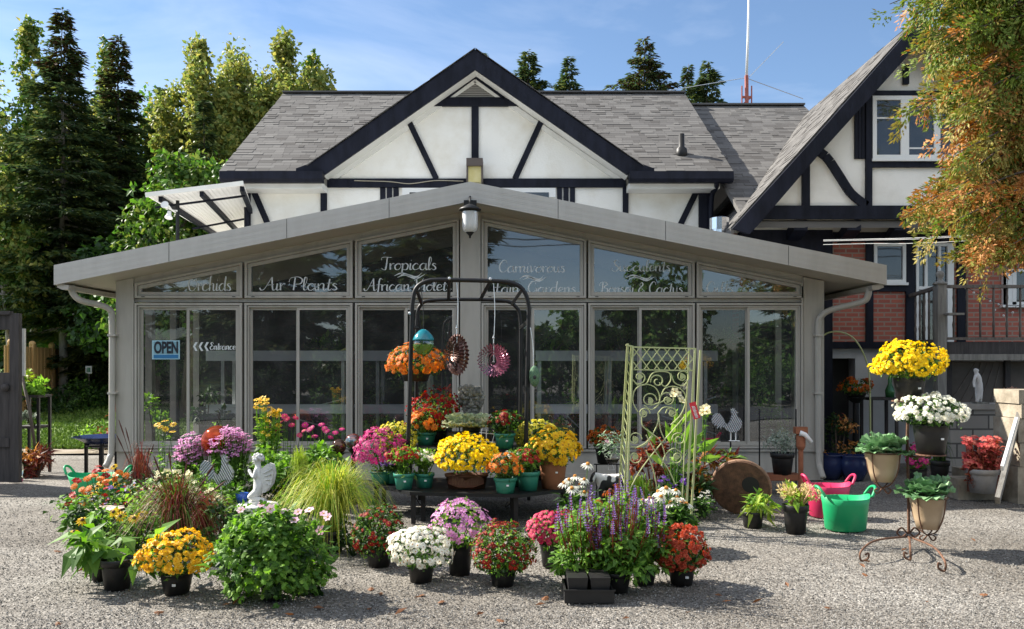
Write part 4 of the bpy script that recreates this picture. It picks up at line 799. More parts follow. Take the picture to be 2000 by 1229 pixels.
X = XX(360, 22); leafy_tree('dark green maple with yellow tips behind the white awning', X, 22, ZZ(250, 22), [(-.7, 0, 3.4, 1.3, 1.2, 1.3), (.7, .2, 3.9, 1.4, 1.2, 1.4), (0, 0, 5.2, 1.6, 1.4, 1.6), (1.1, 0, 5.9, 1.0, 1, 1.2), (-.2, .3, 6.6, .9, .8, .9)], 13000, .19, [L_maple, L_maple, L_mid], 20, clump=.5, name='maple_tree')
X = XX(300, 24); leafy_tree('shaded maple standing behind the sunroom roof at the left', X, 24, 6, [(0, 0, 3.0, 2.0, 1.5, 1.8), (1.0, 0, 4.3, 1.6, 1.3, 1.2), (-1.3, .2, 4.0, 1.2, 1, 1.4)], 9000, .22, [L_dark, L_mid], 21, clump=.6, name='maple_tree')
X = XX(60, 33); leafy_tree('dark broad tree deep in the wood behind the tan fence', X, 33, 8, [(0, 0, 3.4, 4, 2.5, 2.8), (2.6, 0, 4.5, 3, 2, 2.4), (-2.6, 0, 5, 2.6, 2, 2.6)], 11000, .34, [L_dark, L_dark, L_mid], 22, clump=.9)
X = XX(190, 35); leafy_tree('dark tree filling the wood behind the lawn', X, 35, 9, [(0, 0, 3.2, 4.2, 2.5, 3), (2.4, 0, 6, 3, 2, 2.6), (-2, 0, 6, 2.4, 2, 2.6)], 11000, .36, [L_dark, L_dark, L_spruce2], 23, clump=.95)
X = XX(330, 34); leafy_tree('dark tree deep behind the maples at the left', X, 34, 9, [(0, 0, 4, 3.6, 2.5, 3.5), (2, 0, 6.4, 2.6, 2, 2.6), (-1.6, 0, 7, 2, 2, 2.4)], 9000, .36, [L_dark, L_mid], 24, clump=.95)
X = XX(22, 27); leafy_tree('thin yellow leaved tree at the far left edge above the wooden gate', X, 27, 5.8, [(0, 0, 4.6, 1.1, .8, 1.2), (-.4, 0, 5.8, .9, .7, .9)], 3200, .18, [L_poplar, L_maple], 25, clump=.45)
X = XX(305, 32); leafy_tree('tall olive green tree filling the gap between the spruces and the yellow poplars', X, 32, ZZ(190, 32), [(0, 0, 8.8, 1.2, 1, 2.6), (-.8, 0, 7.6, 1.0, .9, 2.4), (.9, .2, 8.0, 1.0, .9, 2.6), (.1, 0, 10.9, .7, .7, 1.3), (0, 0, 5.2, 1.8, 1.2, 1.8)], 22000, .19, [L_maple, L_poplar, L_mid], 27, clump=.5, upright=.6)
X = XX(165, 33); leafy_tree('pale green tree showing between the two tall spruces', X, 33, ZZ(170, 33), [(0, 0, 9.0, 1.5, 1, 2.6), (-1.0, 0, 7.5, 1.2, .9, 2.4), (.5, .2, 11.0, .9, .7, 1.5), (0, 0, 5.2, 2.0, 1.2, 2.0)], 20000, .2, [L_poplar, L_maple], 28, clump=.5, upright=.7)
X = XX(20, 28); leafy_tree('pale green leaning tree at the left edge below the tall poplar', X, 28, ZZ(290, 28), [(0, 0, 6.0, 1.3, 1, 2.2), (.9, 0, 4.8, 1.0, .9, 1.8), (-.8, .2, 7.2, .8, .7, 1.4)], 9000, .18, [L_maple, L_poplar, L_mid], 29, clump=.5, upright=.5)
# conifers behind the roof
spruce('conifer behind the roof just right of the gable peak, bushy top', 1032, 30, 88, 185, 31, [L_spruce, L_spruce2], 'conifers beyond the house roof', dens=1.5, lmul=.74)
spruce('narrow pointed conifer behind the roof, second right of the gable peak', 1112, 32, 103, 145, 32, [L_spruce, L_spruce2], 'conifers beyond the house roof', dens=1.5, lmul=.74)
spruce('broadest conifer behind the roof ridge with open brownish top', 1258, 31, 66, 250, 33, [L_spruce, L_spruce2, L_sprucecone], 'conifers beyond the house roof', dens=1.5, lmul=.74)
spruce('dark conifer behind the lower roof wing beside the mast', 1382, 31, 112, 185, 34, [L_spruce, L_spruce2], 'conifers beyond the house roof', dens=1.5, lmul=.74)
spruce('slim brown-tipped conifer beside the dark one near the mast', 1343, 33, 118, 55, 35, [L_spruce, L_sprucecone], 'conifers beyond the house roof', dens=1.5, lmul=.74)
spruce('conifer whose tip barely shows beside the gable peak', 945, 34, 98, 60, 36, [L_spruce, L_spruce2], 'conifers beyond the house roof', dens=1.5, lmul=.74)
# cedar hanging in from the right
def cedar():
    r = np.random.default_rng(77); d0 = 9.2; X0 = XX(2210, d0); t = thing('cedar_tree', 'large cedar with rust and olive green autumn sprays overhanging the right edge', 'tree', (X0, d0, 0))
    tk = MB(); tk.tube([(X0, d0, 0), (X0-.05, d0, 3), (X0+.05, d0, 6), (X0, d0, 9)], [.24, .2, .14, .06], 10)
    bnd = [(1755, -60), (1738, 8), (1778, 30), (1800, 75), (1812, 120), (1775, 205), (1830, 225), (1762, 228), (1835, 285), (1838, 330), (1800, 370), (1775, 402), (1760, 425), (1800, 470), (1850, 500), (1895, 512), (1935, 528), (1985, 505), (2040, 512), (2100, 490)]
    tips = []
    for i, (x, y) in enumerate(bnd): tips.append((x, y, r.uniform(8.3, 8.9)))
    for k in range(330):
        y = r.uniform(-120, 495); xl = np.interp(y, [-150, 0, 60, 120, 200, 260, 330, 420, 500], [1770, 1765, 1800, 1830, 1835, 1850, 1855, 1800, 1900])
        tips.append((xl + (2230-xl)*r.random()**1.25 + 10, y, r.uniform(8.0, 10.0)))
    P_, D_, N_, K_, S_ = [], [], [], [], []
    for x, y, d in tips:
        tip = P(x, y, d); k0 = np.array([X0, d0, min(8.6, tip[2]+r.uniform(.1, .9))]); L = np.linalg.norm(tip-k0); mid = (tip+k0)/2+np.array([0, 0, .12*L]); pl = bez([k0, mid, tip], 6)
        tk.tube(pl, np.linspace(.028, .004, len(pl)), 5, False)
        hue = np.clip(r.random()+.16*(y > 180)-.3*(y < 110), 0, 1); nsp = int(6+min(L, 1.4)*12)
        for j in range(nsp):
            f_ = 1-(j/nsp)*min(1, 1.35/L); c = pl[int(f_*(len(pl)-1))] + r.normal(0, .045, 3); ax = nrm(pl[-1]-pl[max(0, len(pl)-4)])
            sd = nrm(ax*r.uniform(.2, 1)+r.normal(0, .55, 3)+np.array([0, 0, -.35])); nl = nrm(np.cross(sd, r.normal(size=3))); ll = r.uniform(.15, .30); n_ = 46; a = r.random(n_); b_ = r.uniform(-1, 1, n_)
            lat = np.cross(nl, sd); w_ = ll*.42*np.sin(np.pi*np.clip(a*.85+.12, 0, 1))
            p = c+sd*(a*ll)[:, None]+lat*(b_*w_)[:, None]+nl*r.normal(0, .012, (n_, 1))+np.array([0, 0, -1])*(a**2*.06)[:, None]
            P_.append(p); D_.append(sd+lat*(b_*.9)[:, None]+r.normal(0, .25, (n_, 3))); N_.append(np.repeat(nl[None], n_, 0)+r.normal(0, .35, (n_, 3))); h_ = hue*.6+r.random()*.4
            K_.append(np.where(r.random(n_) < .12, r.integers(0, 3, n_), 0 if h_ < .50 else 1 if h_ < .68 else 2)); S_.append(r.uniform(.034, .070, n_))
    p, D_, N_, K_, S_ = map(np.concatenate, (P_, D_, N_, K_, S_)); mb = MB(); fr = fr_x(D_, N_)
    for k in range(3): s = K_ == k; mb.inst((TRI[0], TRI[1], [k, k]), p[s], fr[s], np.stack([S_[s], S_[s]*.75, S_[s]], 1))
    mb.build('foliage', [L_ceda, L_cedb, L_cedc], t); tk.build('trunk', M_bark, t, True)
cedar()
# trees across the yard, seen mirrored in the windows
spruce('big spruce across the yard mirrored in the left window panes', 0, -13, 0, 4.6, 41, [L_spruce, L_spruce2], 'trees across the yard mirrored in the glass', X=-3.6, Ht=15.5, dens=.8, lmul=1.8)
spruce('second big spruce across the yard mirrored in the far left panes', 0, -14, 0, 4.8, 42, [L_spruce, L_spruce2], 'trees across the yard mirrored in the glass', X=-11, Ht=15.5, dens=.8, lmul=1.8)
spruce('third spruce across the yard mirrored at the far left', 0, -17, 0, 5, 43, [L_spruce, L_spruce2], 'trees across the yard mirrored in the glass', X=-18.5, Ht=16, dens=.5, lmul=1.9)
leafy_tree('round tree across the yard mirrored in the fifth window', 6.6, -14, 6.6, [(0, 0, 4.6, 1.7, 1.4, 1.9), (-1.2, 0, 3.0, 1.6, 1.4, 1.6), (1.0, 0, 3.2, 1.3, 1.2, 1.4)], 4500, .3, [L_mid, L_maple], 44, 'trees across the yard mirrored in the glass', clump=.6)
spruce('pine across the yard mirrored in the rightmost window', 0, -13, 0, 2.6, 45, [L_spruce, L_mid], 'trees across the yard mirrored in the glass', X=12.2, Ht=6.9, dens=.8, lmul=1.5)
for k, (x, y, hh, lab) in enumerate(((2.6, -20, 5.0, 'bushy tree across the yard mirrored low in the fourth window'), (-1.5, -22, 5.4, 'bushy tree across the yard mirrored behind the centre post'), (9.5, -24, 4.2, 'low tree across the yard mirrored right of the trellis'), (17.5, -20, 5.5, 'low tree across the yard mirrored at the right end'), (-7, -22, 6, 'bushy tree across the yard mirrored behind the spruces'), (6, -19, 3.6, 'low bushy tree across the yard mirrored under the round one'), (13.5, -21, 3.8, 'low bushy tree across the yard mirrored under the pine'), (-14, -21, 6, 'bushy tree across the yard mirrored far left'))):
    leafy_tree(lab, x, y, hh, [(0, 0, hh*.55, hh*.42, hh*.3, hh*.4), (hh*.3, 0, hh*.4, hh*.3, hh*.3, hh*.33), (-hh*.3, 0, hh*.38, hh*.3, hh*.3, hh*.33)], 3500, .38, [L_mid, L_maple], 50+k, 'trees across the yard mirrored in the glass', clump=.75)
for k, x in enumerate(range(-24, 25, 6)):
    shrub('dark hedge bush across the road behind the viewer', x, -10, 7.4, 2.3, 2600, .20, [L_dark, L_mid], 300+k, 'hedge_bush', 'hedge', 'hedge across the road', depth=1.6)
pw_ = MB()
for z in (6.3, 6.55): pw_.tube([(-60, -9, z+.9), (-20, -9, z+.1), (0, -9, z), (20, -9, z+.1), (60, -9, z+.9)], .02, 5)
tag(setbase(pw_.build('power_line', M_black_pl), (0, -9, 6.3)), 'overhead power lines across the yard mirrored in the upper panes', 'wire')
# ---------------------------------------------------------------- left garden
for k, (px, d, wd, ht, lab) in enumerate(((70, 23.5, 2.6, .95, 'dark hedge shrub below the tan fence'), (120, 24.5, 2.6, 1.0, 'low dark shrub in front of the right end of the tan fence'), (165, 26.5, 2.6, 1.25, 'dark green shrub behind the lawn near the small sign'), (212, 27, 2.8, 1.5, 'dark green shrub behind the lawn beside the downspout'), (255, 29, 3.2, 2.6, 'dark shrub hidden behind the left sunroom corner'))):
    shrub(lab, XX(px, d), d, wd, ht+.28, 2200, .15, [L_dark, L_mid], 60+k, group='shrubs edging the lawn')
fe = thing('board_fence', 'tan vertical board fence with round post caps behind the garden', 'fence', (XX(10, 21.5), 21.5, 0))
fa, fb = np.array([XX(10, 21.5), 21.5]), np.array([XX(157, 28.5), 28.5]); nb = 42; dv = fb-fa; nv = nrm(np.array([dv[1], -dv[0]])); q = MB(); r = np.random.default_rng(8)
for k in range(nb):
    a, b = fa+dv*(k/nb), fa+dv*((k+.94)/nb); o = nv*.012*(k % 2); z = 2.14+r.uniform(-.015, .015); q.add([(*(a+o), .05), (*(b+o), .05), (*(b+o), z), (*(a+o), z), (*(a+o-nv*.03), .05), (*(b+o-nv*.03), .05), (*(b+o-nv*.03), z), (*(a+o-nv*.03), z)], [(0,1,2,3),(7,6,5,4),(3,2,6,7),(0,3,7,4),(1,5,6,2)])
q.build('boards', M_fence, fe)
for t in (.06, .3, .55, .8, .99):
    c = fa+dv*t; q = MB(); q.box((c[0]-.06, c[1]-.06, 0), (c[0]+.06, c[1]+.06, 2.19)); q.ball((c[0], c[1], 2.23), .09, 10); q.build('post', M_fence, fe)
gt = thing('plank_gate', 'dark weathered plank gate at the far left edge with a cut-out window', 'gate', (XX(-60, 11.3), 11.3, 0))
d = 11.28; zt = ZZ(612, d)
q = MB()
for k in range(10):
    a = 38-k*30-30; 
    if k == 0: q.box((XX(a+12, d), d-.02, .02), (XX(38, d), d+.06, zt))
    else:
        lo, hi = XX(a+14, d), XX(a+42, d)
        if k == 1: q.box((lo, d, .02), (hi, d+.035, ZZ(728, d))); q.box((lo, d, ZZ(644, d)), (hi, d+.035, zt-.01))
        else: q.box((lo, d, .02), (hi, d+.035, zt-.01))
q.build('planks', M_dwood, gt)
q = MB(); q.box((XX(-300, d), d-.04, zt-.02), (XX(22, d), d+.05, zt+.03)); q.build('rail', M_dwood, gt)
q = MB(); q.box((XX(-300, d), d-.03, .5), (XX(20, d), d-.002, .62)); q.build('rail', M_dwood, gt)
q = MB(); c = P(14, 757, d); q.lathe([(0, 0), (.055, 0), (.05, .05), (0, .055)], (0, 0, 0), 14); V = q.V[0][:, [0, 2, 1]]*np.array([1, -1, 1]); q.V[0] = V+np.array([c[0], d-.021, c[2]]); q.build('knob', M_dwood, gt, True)
q = MB(); q.box((XX(-6, d), d+.30, ZZ(735, d)), (XX(22, d), d+.34, ZZ(640, d))); tag(setbase(q.build('white_post_sign', plain('aged_white', (.55, .54, .5), (.7, .69, .66), 5)), P(8, 735, d+.32)), 'pale board showing through the gate window', 'board')
# shelf stand with pots by the gate
sx_, sd_ = XX(66, 12.4), 12.4; ps = thing('garden_shelf', 'low black wooden stand with plants between the gate and the lawn', 'stand', (sx_, sd_, 0))
q = MB(); q.box((sx_-.18, sd_-.18, ZZ(776, sd_)), (sx_+.17, sd_+.18, ZZ(771, sd_))); q.build('shelf', M_dwood, ps); q = MB(); q.box((sx_-.18, sd_-.16, ZZ(836, sd_)), (sx_+.15, sd_+.16, ZZ(831, sd_))); q.build('shelf', M_dwood, ps)
for a, b in ((-1, -1), (1, -1), (-1, 1), (1, 1)): q = MB(); q.box((sx_+a*.155-.018, sd_+b*.15-.018, 0), (sx_+a*.155+.018, sd_+b*.15+.018, ZZ(776.3, sd_))); q.build('leg', M_black_mt, ps)
shrub('sunlit lime plant on the black stand by the gate', sx_-.04, sd_, .42, .42, 420, .09, [L_bright, L_lime], 70, 'potted_plant', 'plant', z0=ZZ(771, sd_))
shrub('small pale leaved plant low on the black stand by the gate', sx_+.02, sd_-.05, .30, .22, 200, .07, [L_bright, L_silver], 71, 'potted_plant', 'plant', z0=ZZ(831, sd_))
q = MB(); q.tube([P(40, 722, 12.2), P(58, 800, 12.15), P(70, 885, 12.1)], .022, 8); tag(setbase(q.build('leaning_stick', M_wood, None, True), P(70, 935, 12.1)), 'thick wooden stick leaning by the black plant stand', 'stick')
shrub('dried brown bundle leaning below the stick by the gate', XX(72, 12.0), 12.0, .45, .42, 500, .14, [L_grassR, L_cedc], 72, 'dried_plant', 'plant', T=LEAFN)
shrub('red flowered plant in the shade at the foot of the gate', XX(50, 12.0), 12.0, .25, .75, 260, .07, [L_dark, L_dark, B_red], 73, 'potted_plant', 'plant')
bo = thing('glass_bottle', 'clear bottle standing at the foot of the gate', 'bottle', GZ(38, 938)); c = GZ(38, 938)
q = MB(); q.lathe([(0, .005), (.05, .005), (.05, .2), (.02, .27), (.02, .34), (0, .34)], c, 14); q.build('body', plain('bottle_glass', (.6, .62, .5), None, rough=.1, trans=.8), bo, True); q = MB(); q.lathe([(.0, .341), (.024, .341), (.024, .37), (0, .37)], c, 12); q.build('cap', M_white, bo)
q = MB(); c = GZ(30, 941); q.tube(bez([c+np.array([-.1, 0, .02]), c+np.array([0, -.03, .03]), c+np.array([.1, 0, .02])]), [.02]*6+[.03]*6+[.02], 8); tag(setbase(q.build('garden_glove', plain('pink_glove', (.5, .04, .18), None), None, True), c), 'pink garden glove lying at the foot of the gate', 'glove')
bb_ = thing('bird_bath', 'navy glazed bowl on a black four legged stand left of the sunroom', 'bird bath', GZ(193, 926)); c = GZ(198, 926); d = c[1]
zb = ZZ(853, d); q = MB(); q.lathe([(0, zb-.17), (.12, zb-.16), (.24, zb-.07), (.37, zb-.005), (.40, zb), (.38, zb+.012), (.25, zb-.05), (0, zb-.11)], (c[0], c[1], 0), 28); q.build('bowl', M_navy, bb_, True)
for k in range(4): a = k*math.pi/2+.5; q = MB(); x, y = c[0]+.2*math.cos(a), c[1]+.2*math.sin(a); q.box((x-.02, y-.02, 0), (x+.02, y+.02, zb-.075)); q.build('leg', M_black_mt, bb_)
q = MB(); q.lathe([(.19, zb-.14), (.21, zb-.14), (.21, zb-.115), (.19, zb-.115), (.19, zb-.14)], (c[0], c[1], 0), 20); q.build('ring', M_black_mt, bb_)
shrub('rose bush with bronze tips behind the navy bird bath', XX(205, 15.5), 15.5, .75, .95, 700, .09, [L_mid, L_bright, L_rededge], 75, 'rose_bush', 'bush')
sg = thing('garden_sign', 'small white garden sign in front of the dark shrubs', 'sign', (XX(173, 25), 25, .9)); d = 25
q = MB(); q.box((XX(167, d), d, ZZ(730, d)), (XX(179, d), d+.02, ZZ(715, d))); q.build('board', M_white, sg); q = MB(); q.box((XX(169, d), d-.006, ZZ(727, d)), (XX(177, d), d-.001, ZZ(718, d))); q.build('picture', plain('sign_green', (.05, .2, .1), (.3, .4, .35), 12), sg); q = MB(); q.box((XX(172.3, d), d+.021, .3), (XX(173.7, d), d+.05, ZZ(722, d))); q.build('stake', M_wood, sg)
for px, lab in ((183, 'pale green garden chair at the edge of the wood, right one'), (146, 'pale green garden chair showing above the tan fence end')):
    d = 30; c = np.array([XX(px, d), d, 1.0]); ch = thing('garden_chair', lab, 'chair', (c[0], c[1], .5), 'pale garden chairs by the wood'); mt = MATS.get('chair_green') or plain('chair_green', (.28, .42, .38), None)
    q = MB()
    for k in range(5): x = c[0]+(k-2)*.11; q.box((x-.045, d, 1.0), (x+.045, d+.03, ZZ(681, d)+.0-abs(k-2)*.04))
    q.build('backrest', mt, ch); q = MB(); q.box((c[0]-.3, d-.5, .92), (c[0]+.3, d, .97)); q.build('seat', mt, ch)
    for a in (-.28, .28): q = MB(); q.box((c[0]+a-.04, d-.45, .4), (c[0]+a+.04, d-.37, .92)); q.build('leg', mt, ch)
sw = thing('garden_swing', 'thin grey metal swing frame at the edge of the wood', 'swing', (XX(160, 28), 28, .4)); d = 28
q = MB(); q.tube([P(122, 637, d), P(205, 635, d)], .025, 6); q.build('crossbar', M_steel, sw); q = MB(); q.tube([P(122, 656, d), P(205, 654, d)], .02, 6); q.build('crossbar', M_steel, sw)
for a, b in ((125, 103), (150, 140)): q = MB(); q.tube([P(a, 637, d), P(b, 660, d), P(b, 735, d)], .025, 6); q.build('leg', M_steel, sw)
# ---------------------------------------------------------------- awning, mast
aw = thing('awning', 'white corrugated awning on dark rafters at the left end of the house', 'awning', (XX(478, 14.4), 14.4, 4.2)); A_, B_, C_, D_ = P(288, 384, 13), P(476, 361, 13), P(505, 440, 16), P(420, 462, 16)
q = MB(); n_ = 40; top = [A_+(B_-A_)*t+np.array([0, 0, .012*(k % 2)]) for k, t in enumerate(np.linspace(0, 1, n_))]; bot = [D_+(C_-D_)*t+np.array([0, 0, .012*(k % 2)]) for k, t in enumerate(np.linspace(0, 1, n_))]
q.add(np.array(top+bot+[p+np.array([0, 0, .006]) for p in top+bot]), [(i, i+1, n_+i+1, n_+i) for i in range(n_-1)]+[(2*n_+n_+i, 2*n_+n_+i+1, 2*n_+i+1, 2*n_+i) for i in range(n_-1)]); q.build('sheet', island('awning_sheet', [(.36, .345, .32)], .5, .3), aw)
q = MB(); q.beam(A_+np.array([-.02, -.02, .02]), B_+np.array([0, -.02, .02]), .07, .03); q.build('front_edge', M_trimw, aw)
for t in (.12, .55, .97): q = MB(); a, b = A_+(B_-A_)*t, D_+(C_-D_)*t; q.beam(a-np.array([0, -.05, .05]), b-np.array([0, 0, .05]), .06, .08, (0, 0, 1)); q.build('rafter', M_black, aw)
q = MB(); a, b = A_+(D_-A_)*.1, B_+(C_-B_)*.1; q.beam(a-np.array([0, 0, .1]), b-np.array([0, 0, .1]), .03, .03, (0, 0, 1)); q.build('purlin', M_black, aw); q = MB(); a, b = A_+(D_-A_)*.62, B_+(C_-B_)*.62; q.beam(a-np.array([0, 0, .1]), b-np.array([0, 0, .1]), .03, .03, (0, 0, 1)); q.build('purlin', M_black, aw)
q = MB(); x = XX(347, 13.3); q.tube([(x, 13.3, 0), (x, 13.3, ZZ(392, 13.3))], .03, 8); q.build('post', M_black_mt, aw)
fld = thing('flood_light', 'white twin floodlight under the left corner of the awning', 'floodlight', P(326, 415, 13.1))
for (px, py, s) in ((324, 403, -1), (330, 420, 1)):
    q = MB(); q.lathe([(0, -.06), (.03, -.06), (.035, 0), (.062, .05), (.058, .055), (0, .045)], (0, 0, 0), 16); M3 = np.array(Matrix.Rotation(R(70 if s < 0 else 160), 3, 'X') @ Matrix.Rotation(R(-10), 3, 'Z')); q.V[0] = q.V[0] @ M3.T + P(px, py, 13.0); q.build('lamp_head', M_white, fld, True)
q = MB(); q.tube([P(329, 402, 13.03), P(336, 411, 13.1), P(346, 412, 13.28)], .015, 6); q.build('arm', M_white, fld)
d = 21; ms = thing('antenna_mast', 'white antenna mast with rust red lattice foot above the roof wing', 'antenna mast', P(1460, 240, d))
q = MB(); q.tube([P(1458, 150, d), P(1461, 70, d), P(1463, -40, d)], [.035, .03, .02], 8); q.build('pole', M_white, ms, True)
mr = plain('rust_red', (.28, .06, .04), (.36, .10, .07), 8); q = MB(); q.tube([P(1459, 240, d), P(1458, 148, d)], .05, 8)
for px in (1449, 1468): q.tube([P(px, 240, d), P(px, 168, d)], .018, 6)
q.beam(P(1449, 190, d), P(1468, 190, d), .05, .05); q.beam(P(1449, 205, d), P(1468, 190, d), .03, .03); q.build('lattice_foot', mr, ms)
for a, b in (((1461, 154), (1568, 193)), ((1464, 150), (1530, 82)), ((1456, 152), (1300, 178))): q = MB(); q.tube([P(*a, d), P(*b, d+1)], .010, 5); q.build('guy_wire', M_steel, ms)
# ---------------------------------------------------------------- plants and display
def pot(parent, c, rt_, z1, mat, name='pot', rb=.76, rim=True, n=22, sx=1, tilt=None):
    z0 = c[2]; hgt = z1-z0; q = MB()
    pr = [(0, z0+.002), (rt_*rb, z0+.002), (rt_*(rb+(1-rb)*.72), z0+hgt*.74)]
    if rim: pr += [(rt_*(rb+(1-rb)*.74)*1.0, z0+hgt*.78), (rt_*1.03, z0+hgt*.785), (rt_*1.06, z0+hgt*.985), (rt_*1.03, z1), (rt_*.97, z1-.004)]
    else: pr += [(rt_*.99, z0+hgt*.97), (rt_*1.03, z0+hgt*.975), (rt_*1.03, z1), (rt_*.98, z1)]
    pr += [(rt_*.93, z1-hgt*.12)]
    q.lathe(pr, (c[0], c[1], 0), n); q.lathe([(rt_*.93, z1-hgt*.12), (0, z1-hgt*.10)], (c[0], c[1], 0), n, 1)
    return q.build(name, [mat, M_soil], parent, True)
def sticker(parent, c, r_, z, mat=None):
    q = MB(); a = -1.35; x, y = c[0]+math.cos(a)*r_*1.02, c[1]+math.sin(a)*r_*1.02; q.box((x-.012, y-.006, z-.008), (x+.012, y+.002, z+.008)); q.build('price_sticker', M_white, parent)
def lump(dr, r, amp=.07):
    k = r.normal(size=(5, 3))*3.2; ph = r.random(5)*6.28; return 1+amp*np.sin(dr@k.T+ph).sum(1)/2.2
SEED = [100]
def mum(label, x, by, ytop, ybot, w_, fs, bm, potw=None, pty=None, pm=None, z0=0, d=None, cover=1.0, T=None, lf=None, name='potted_mum', group=None, rim=False, lsz=.045, lo=-.72, stick=False, cat='potted flower', nleaf=None, flat=1.0):
    SEED[0] += 1; r = np.random.default_rng(SEED[0]); lf = lf or [L_mid, L_dark]; T = T or POM
    if d is None: b = GZ(x, by, z0); pr_ = (potw or 30)/2*b[1]/F; b[1] += pr_; b[0] = XX(x, b[1])
    else: b = P(x, by, d)
    d = b[1]; S = d/F; t = thing(name, label, cat, b, group); zt, zb = ZZ(ytop, d), ZZ(ybot, d)
    rx = w_/2*S; zc = zb+(zt-zb)*.40; ru, rd = zt-zc, (zc-zb)*1.05; f_ = fs*S
    N = int(cover*(2*np.pi*rx*(rx+ru)*.5*(1-lo)*.62+.001)/(f_*f_*.42)); u = r.uniform(lo, 1, N); a = r.random(N)*2*np.pi; s_ = np.sqrt(1-u*u); dr = np.stack([s_*np.cos(a), s_*np.sin(a), u], 1)
    rad = np.stack([np.full(N, rx), np.full(N, rx), np.where(u > 0, ru, rd)], 1); kf = r.normal(size=(3, 3))*5; hole = np.sin(dr@kf.T+r.random(3)*6.28).sum(1); ok = (hole > -1.75)|(r.random(N) < .25); dr, rad = dr[ok], rad[ok]; N = len(dr); kk = lump(dr, r, .10)[:, None]*r.uniform(.90, 1.05, (N, 1)); p = np.array([b[0], d, zc])+dr*rad*kk*flat
    q = MB(); q.inst(T, p, fr_n(dr+np.array([0, -.12, .28])+r.normal(0, .22, (N, 3)), r), np.where(r.random(N) < .12, r.uniform(.2, .35, N), r.uniform(.38, .66, N))*f_)
    nl = nleaf or int(240+rx*rx*5200); u = r.uniform(-.95, .98, nl); a = r.random(nl)*2*np.pi; s_ = np.sqrt(1-u*u); dl = np.stack([s_*np.cos(a), s_*np.sin(a), u], 1); rl = np.stack([np.full(nl, rx), np.full(nl, rx), np.where(u > 0, ru, rd)], 1)
    kl = r.uniform(.55, .97 if cover > .7 else 1.03, (nl, 1)); pl = np.array([b[0], d, zc])+dl*rl*kl; g = MB()
    for j in range(len(lf)): sel = r.integers(0, len(lf), nl) == j; g.inst((LEAF[0], LEAF[1], [j]*4), pl[sel], fr_x(dl[sel]*.8+r.normal(0, .6, (sel.sum(), 3)), dl[sel]+np.array([0, 0, .4])), r.uniform(.6, 1.2, sel.sum())*lsz)
    if pm is not None:
        z1 = ZZ(pty, d); pot(t, b, potw/2*S, z1, pm, rim=rim)
        if stick: sticker(t, (b[0], b[1]), potw/2*S*.93, b[2]+(z1-b[2])*.55)
        n2 = 90; pp_ = np.stack([b[0]+r.normal(0, rx*.32, n2), d+r.normal(0, rx*.32, n2), r.uniform(z1-.02, max(zb+.06, z1+.05), n2)], 1); g.inst(LEAF, pp_, fr_x(r.normal(size=(n2, 3)), np.array([0, 0, 1.])+r.normal(0, .5, (n2, 3))), r.uniform(.6, 1.2, n2)*lsz*1.1)
        for j in range(9): g.tube([(b[0]+r.normal(0, .02), d+r.normal(0, .02), z1-.04), (b[0]+r.normal(0, rx*.35), d+r.normal(0, rx*.35), zc)], [.006, .004], 5, False)
    g.build('foliage', lf, t); q.build('blossoms', [bm, B_eye], t); return t
def flowers(label, x, by, heads, size, T, mats, d=None, z0=0, leaves=(300, .07), lm=None, lh=.6, lw=None, potw=None, pty=None, pm=None, name='flowering_plant', cat='flowering plant', group=None, stem=.0035, tilt=.35, dj=.10, leafT=None, leaf_along=3, headfr=None):
    SEED[0] += 1; r = np.random.default_rng(SEED[0]); lm = lm or [L_mid, L_bright]; b = GZ(x, by, z0) if d is None else P(x, by, d); d = b[1]; S = d/F; t = thing(name, label, cat, b, group)
    hp = np.array([P(px, py, d+r.uniform(-dj, dj)) for px, py in heads]); n = len(hp); q = MB()
    q.inst(T, hp, fr_n(np.array([0, -tilt, 1.])+r.normal(0, .28, (n, 3)), r) if headfr is None else headfr(n, r), r.uniform(.85, 1.12, n)*size/2*S); q.build('blossoms', mats, t)
    sb = MB(); lp_, lx = [], []
    for h_ in hp:
        o = b+np.array([r.normal(0, .05), r.normal(0, .04), 0]); o[0] = b[0]+(h_[0]-b[0])*.45+r.normal(0, .02); m_ = (o+h_)/2+np.array([r.normal(0, .015), 0, 0]); sb.tube([o, m_, h_-np.array([0, 0, .004])], [stem*1.3, stem, stem*.8], 5, False)
        for k in range(leaf_along): f_ = r.uniform(.15, .85); lp_.append(o+(h_-o)*f_); lx.append([r.normal(), r.normal(), .25])
    sb.build('stems', lm[0], t); nl, ls = leaves; lw_ = lw*S if lw else (np.ptp(hp[:, 0])+.15); hh = (hp[:, 2].mean()-b[2])*lh
    C = np.stack([b[0]+r.uniform(-.5, .5, nl)*lw_, d+r.uniform(-.5, .5, nl)*min(lw_, .5), b[2]+(ZZ(pty, d)-b[2] if pm else 0)+hh*r.random(nl)**.8*.98+.02], 1)
    if lp_: C = np.concatenate([C, np.array(lp_)])
    X_ = np.concatenate([np.stack([r.normal(0, 1, nl), r.normal(0, 1, nl), r.normal(.1, .45, nl)], 1), np.array(lx).reshape(-1, 3)]) ; g = MB(); pk = r.integers(0, len(lm), len(C)); LT = leafT or LEAF
    for j in range(len(lm)): s = pk == j; g.inst((LT[0], LT[1], [j]*len(LT[1])), C[s], fr_x(X_[s], np.array([0, -.2, 1.])+r.normal(0, .4, (s.sum(), 3))), r.uniform(.6, 1.3, s.sum())*ls)
    g.build('foliage', lm, t)
    if pm is not None: pot(t, b, potw/2*S, ZZ(pty, d), pm)
    return t
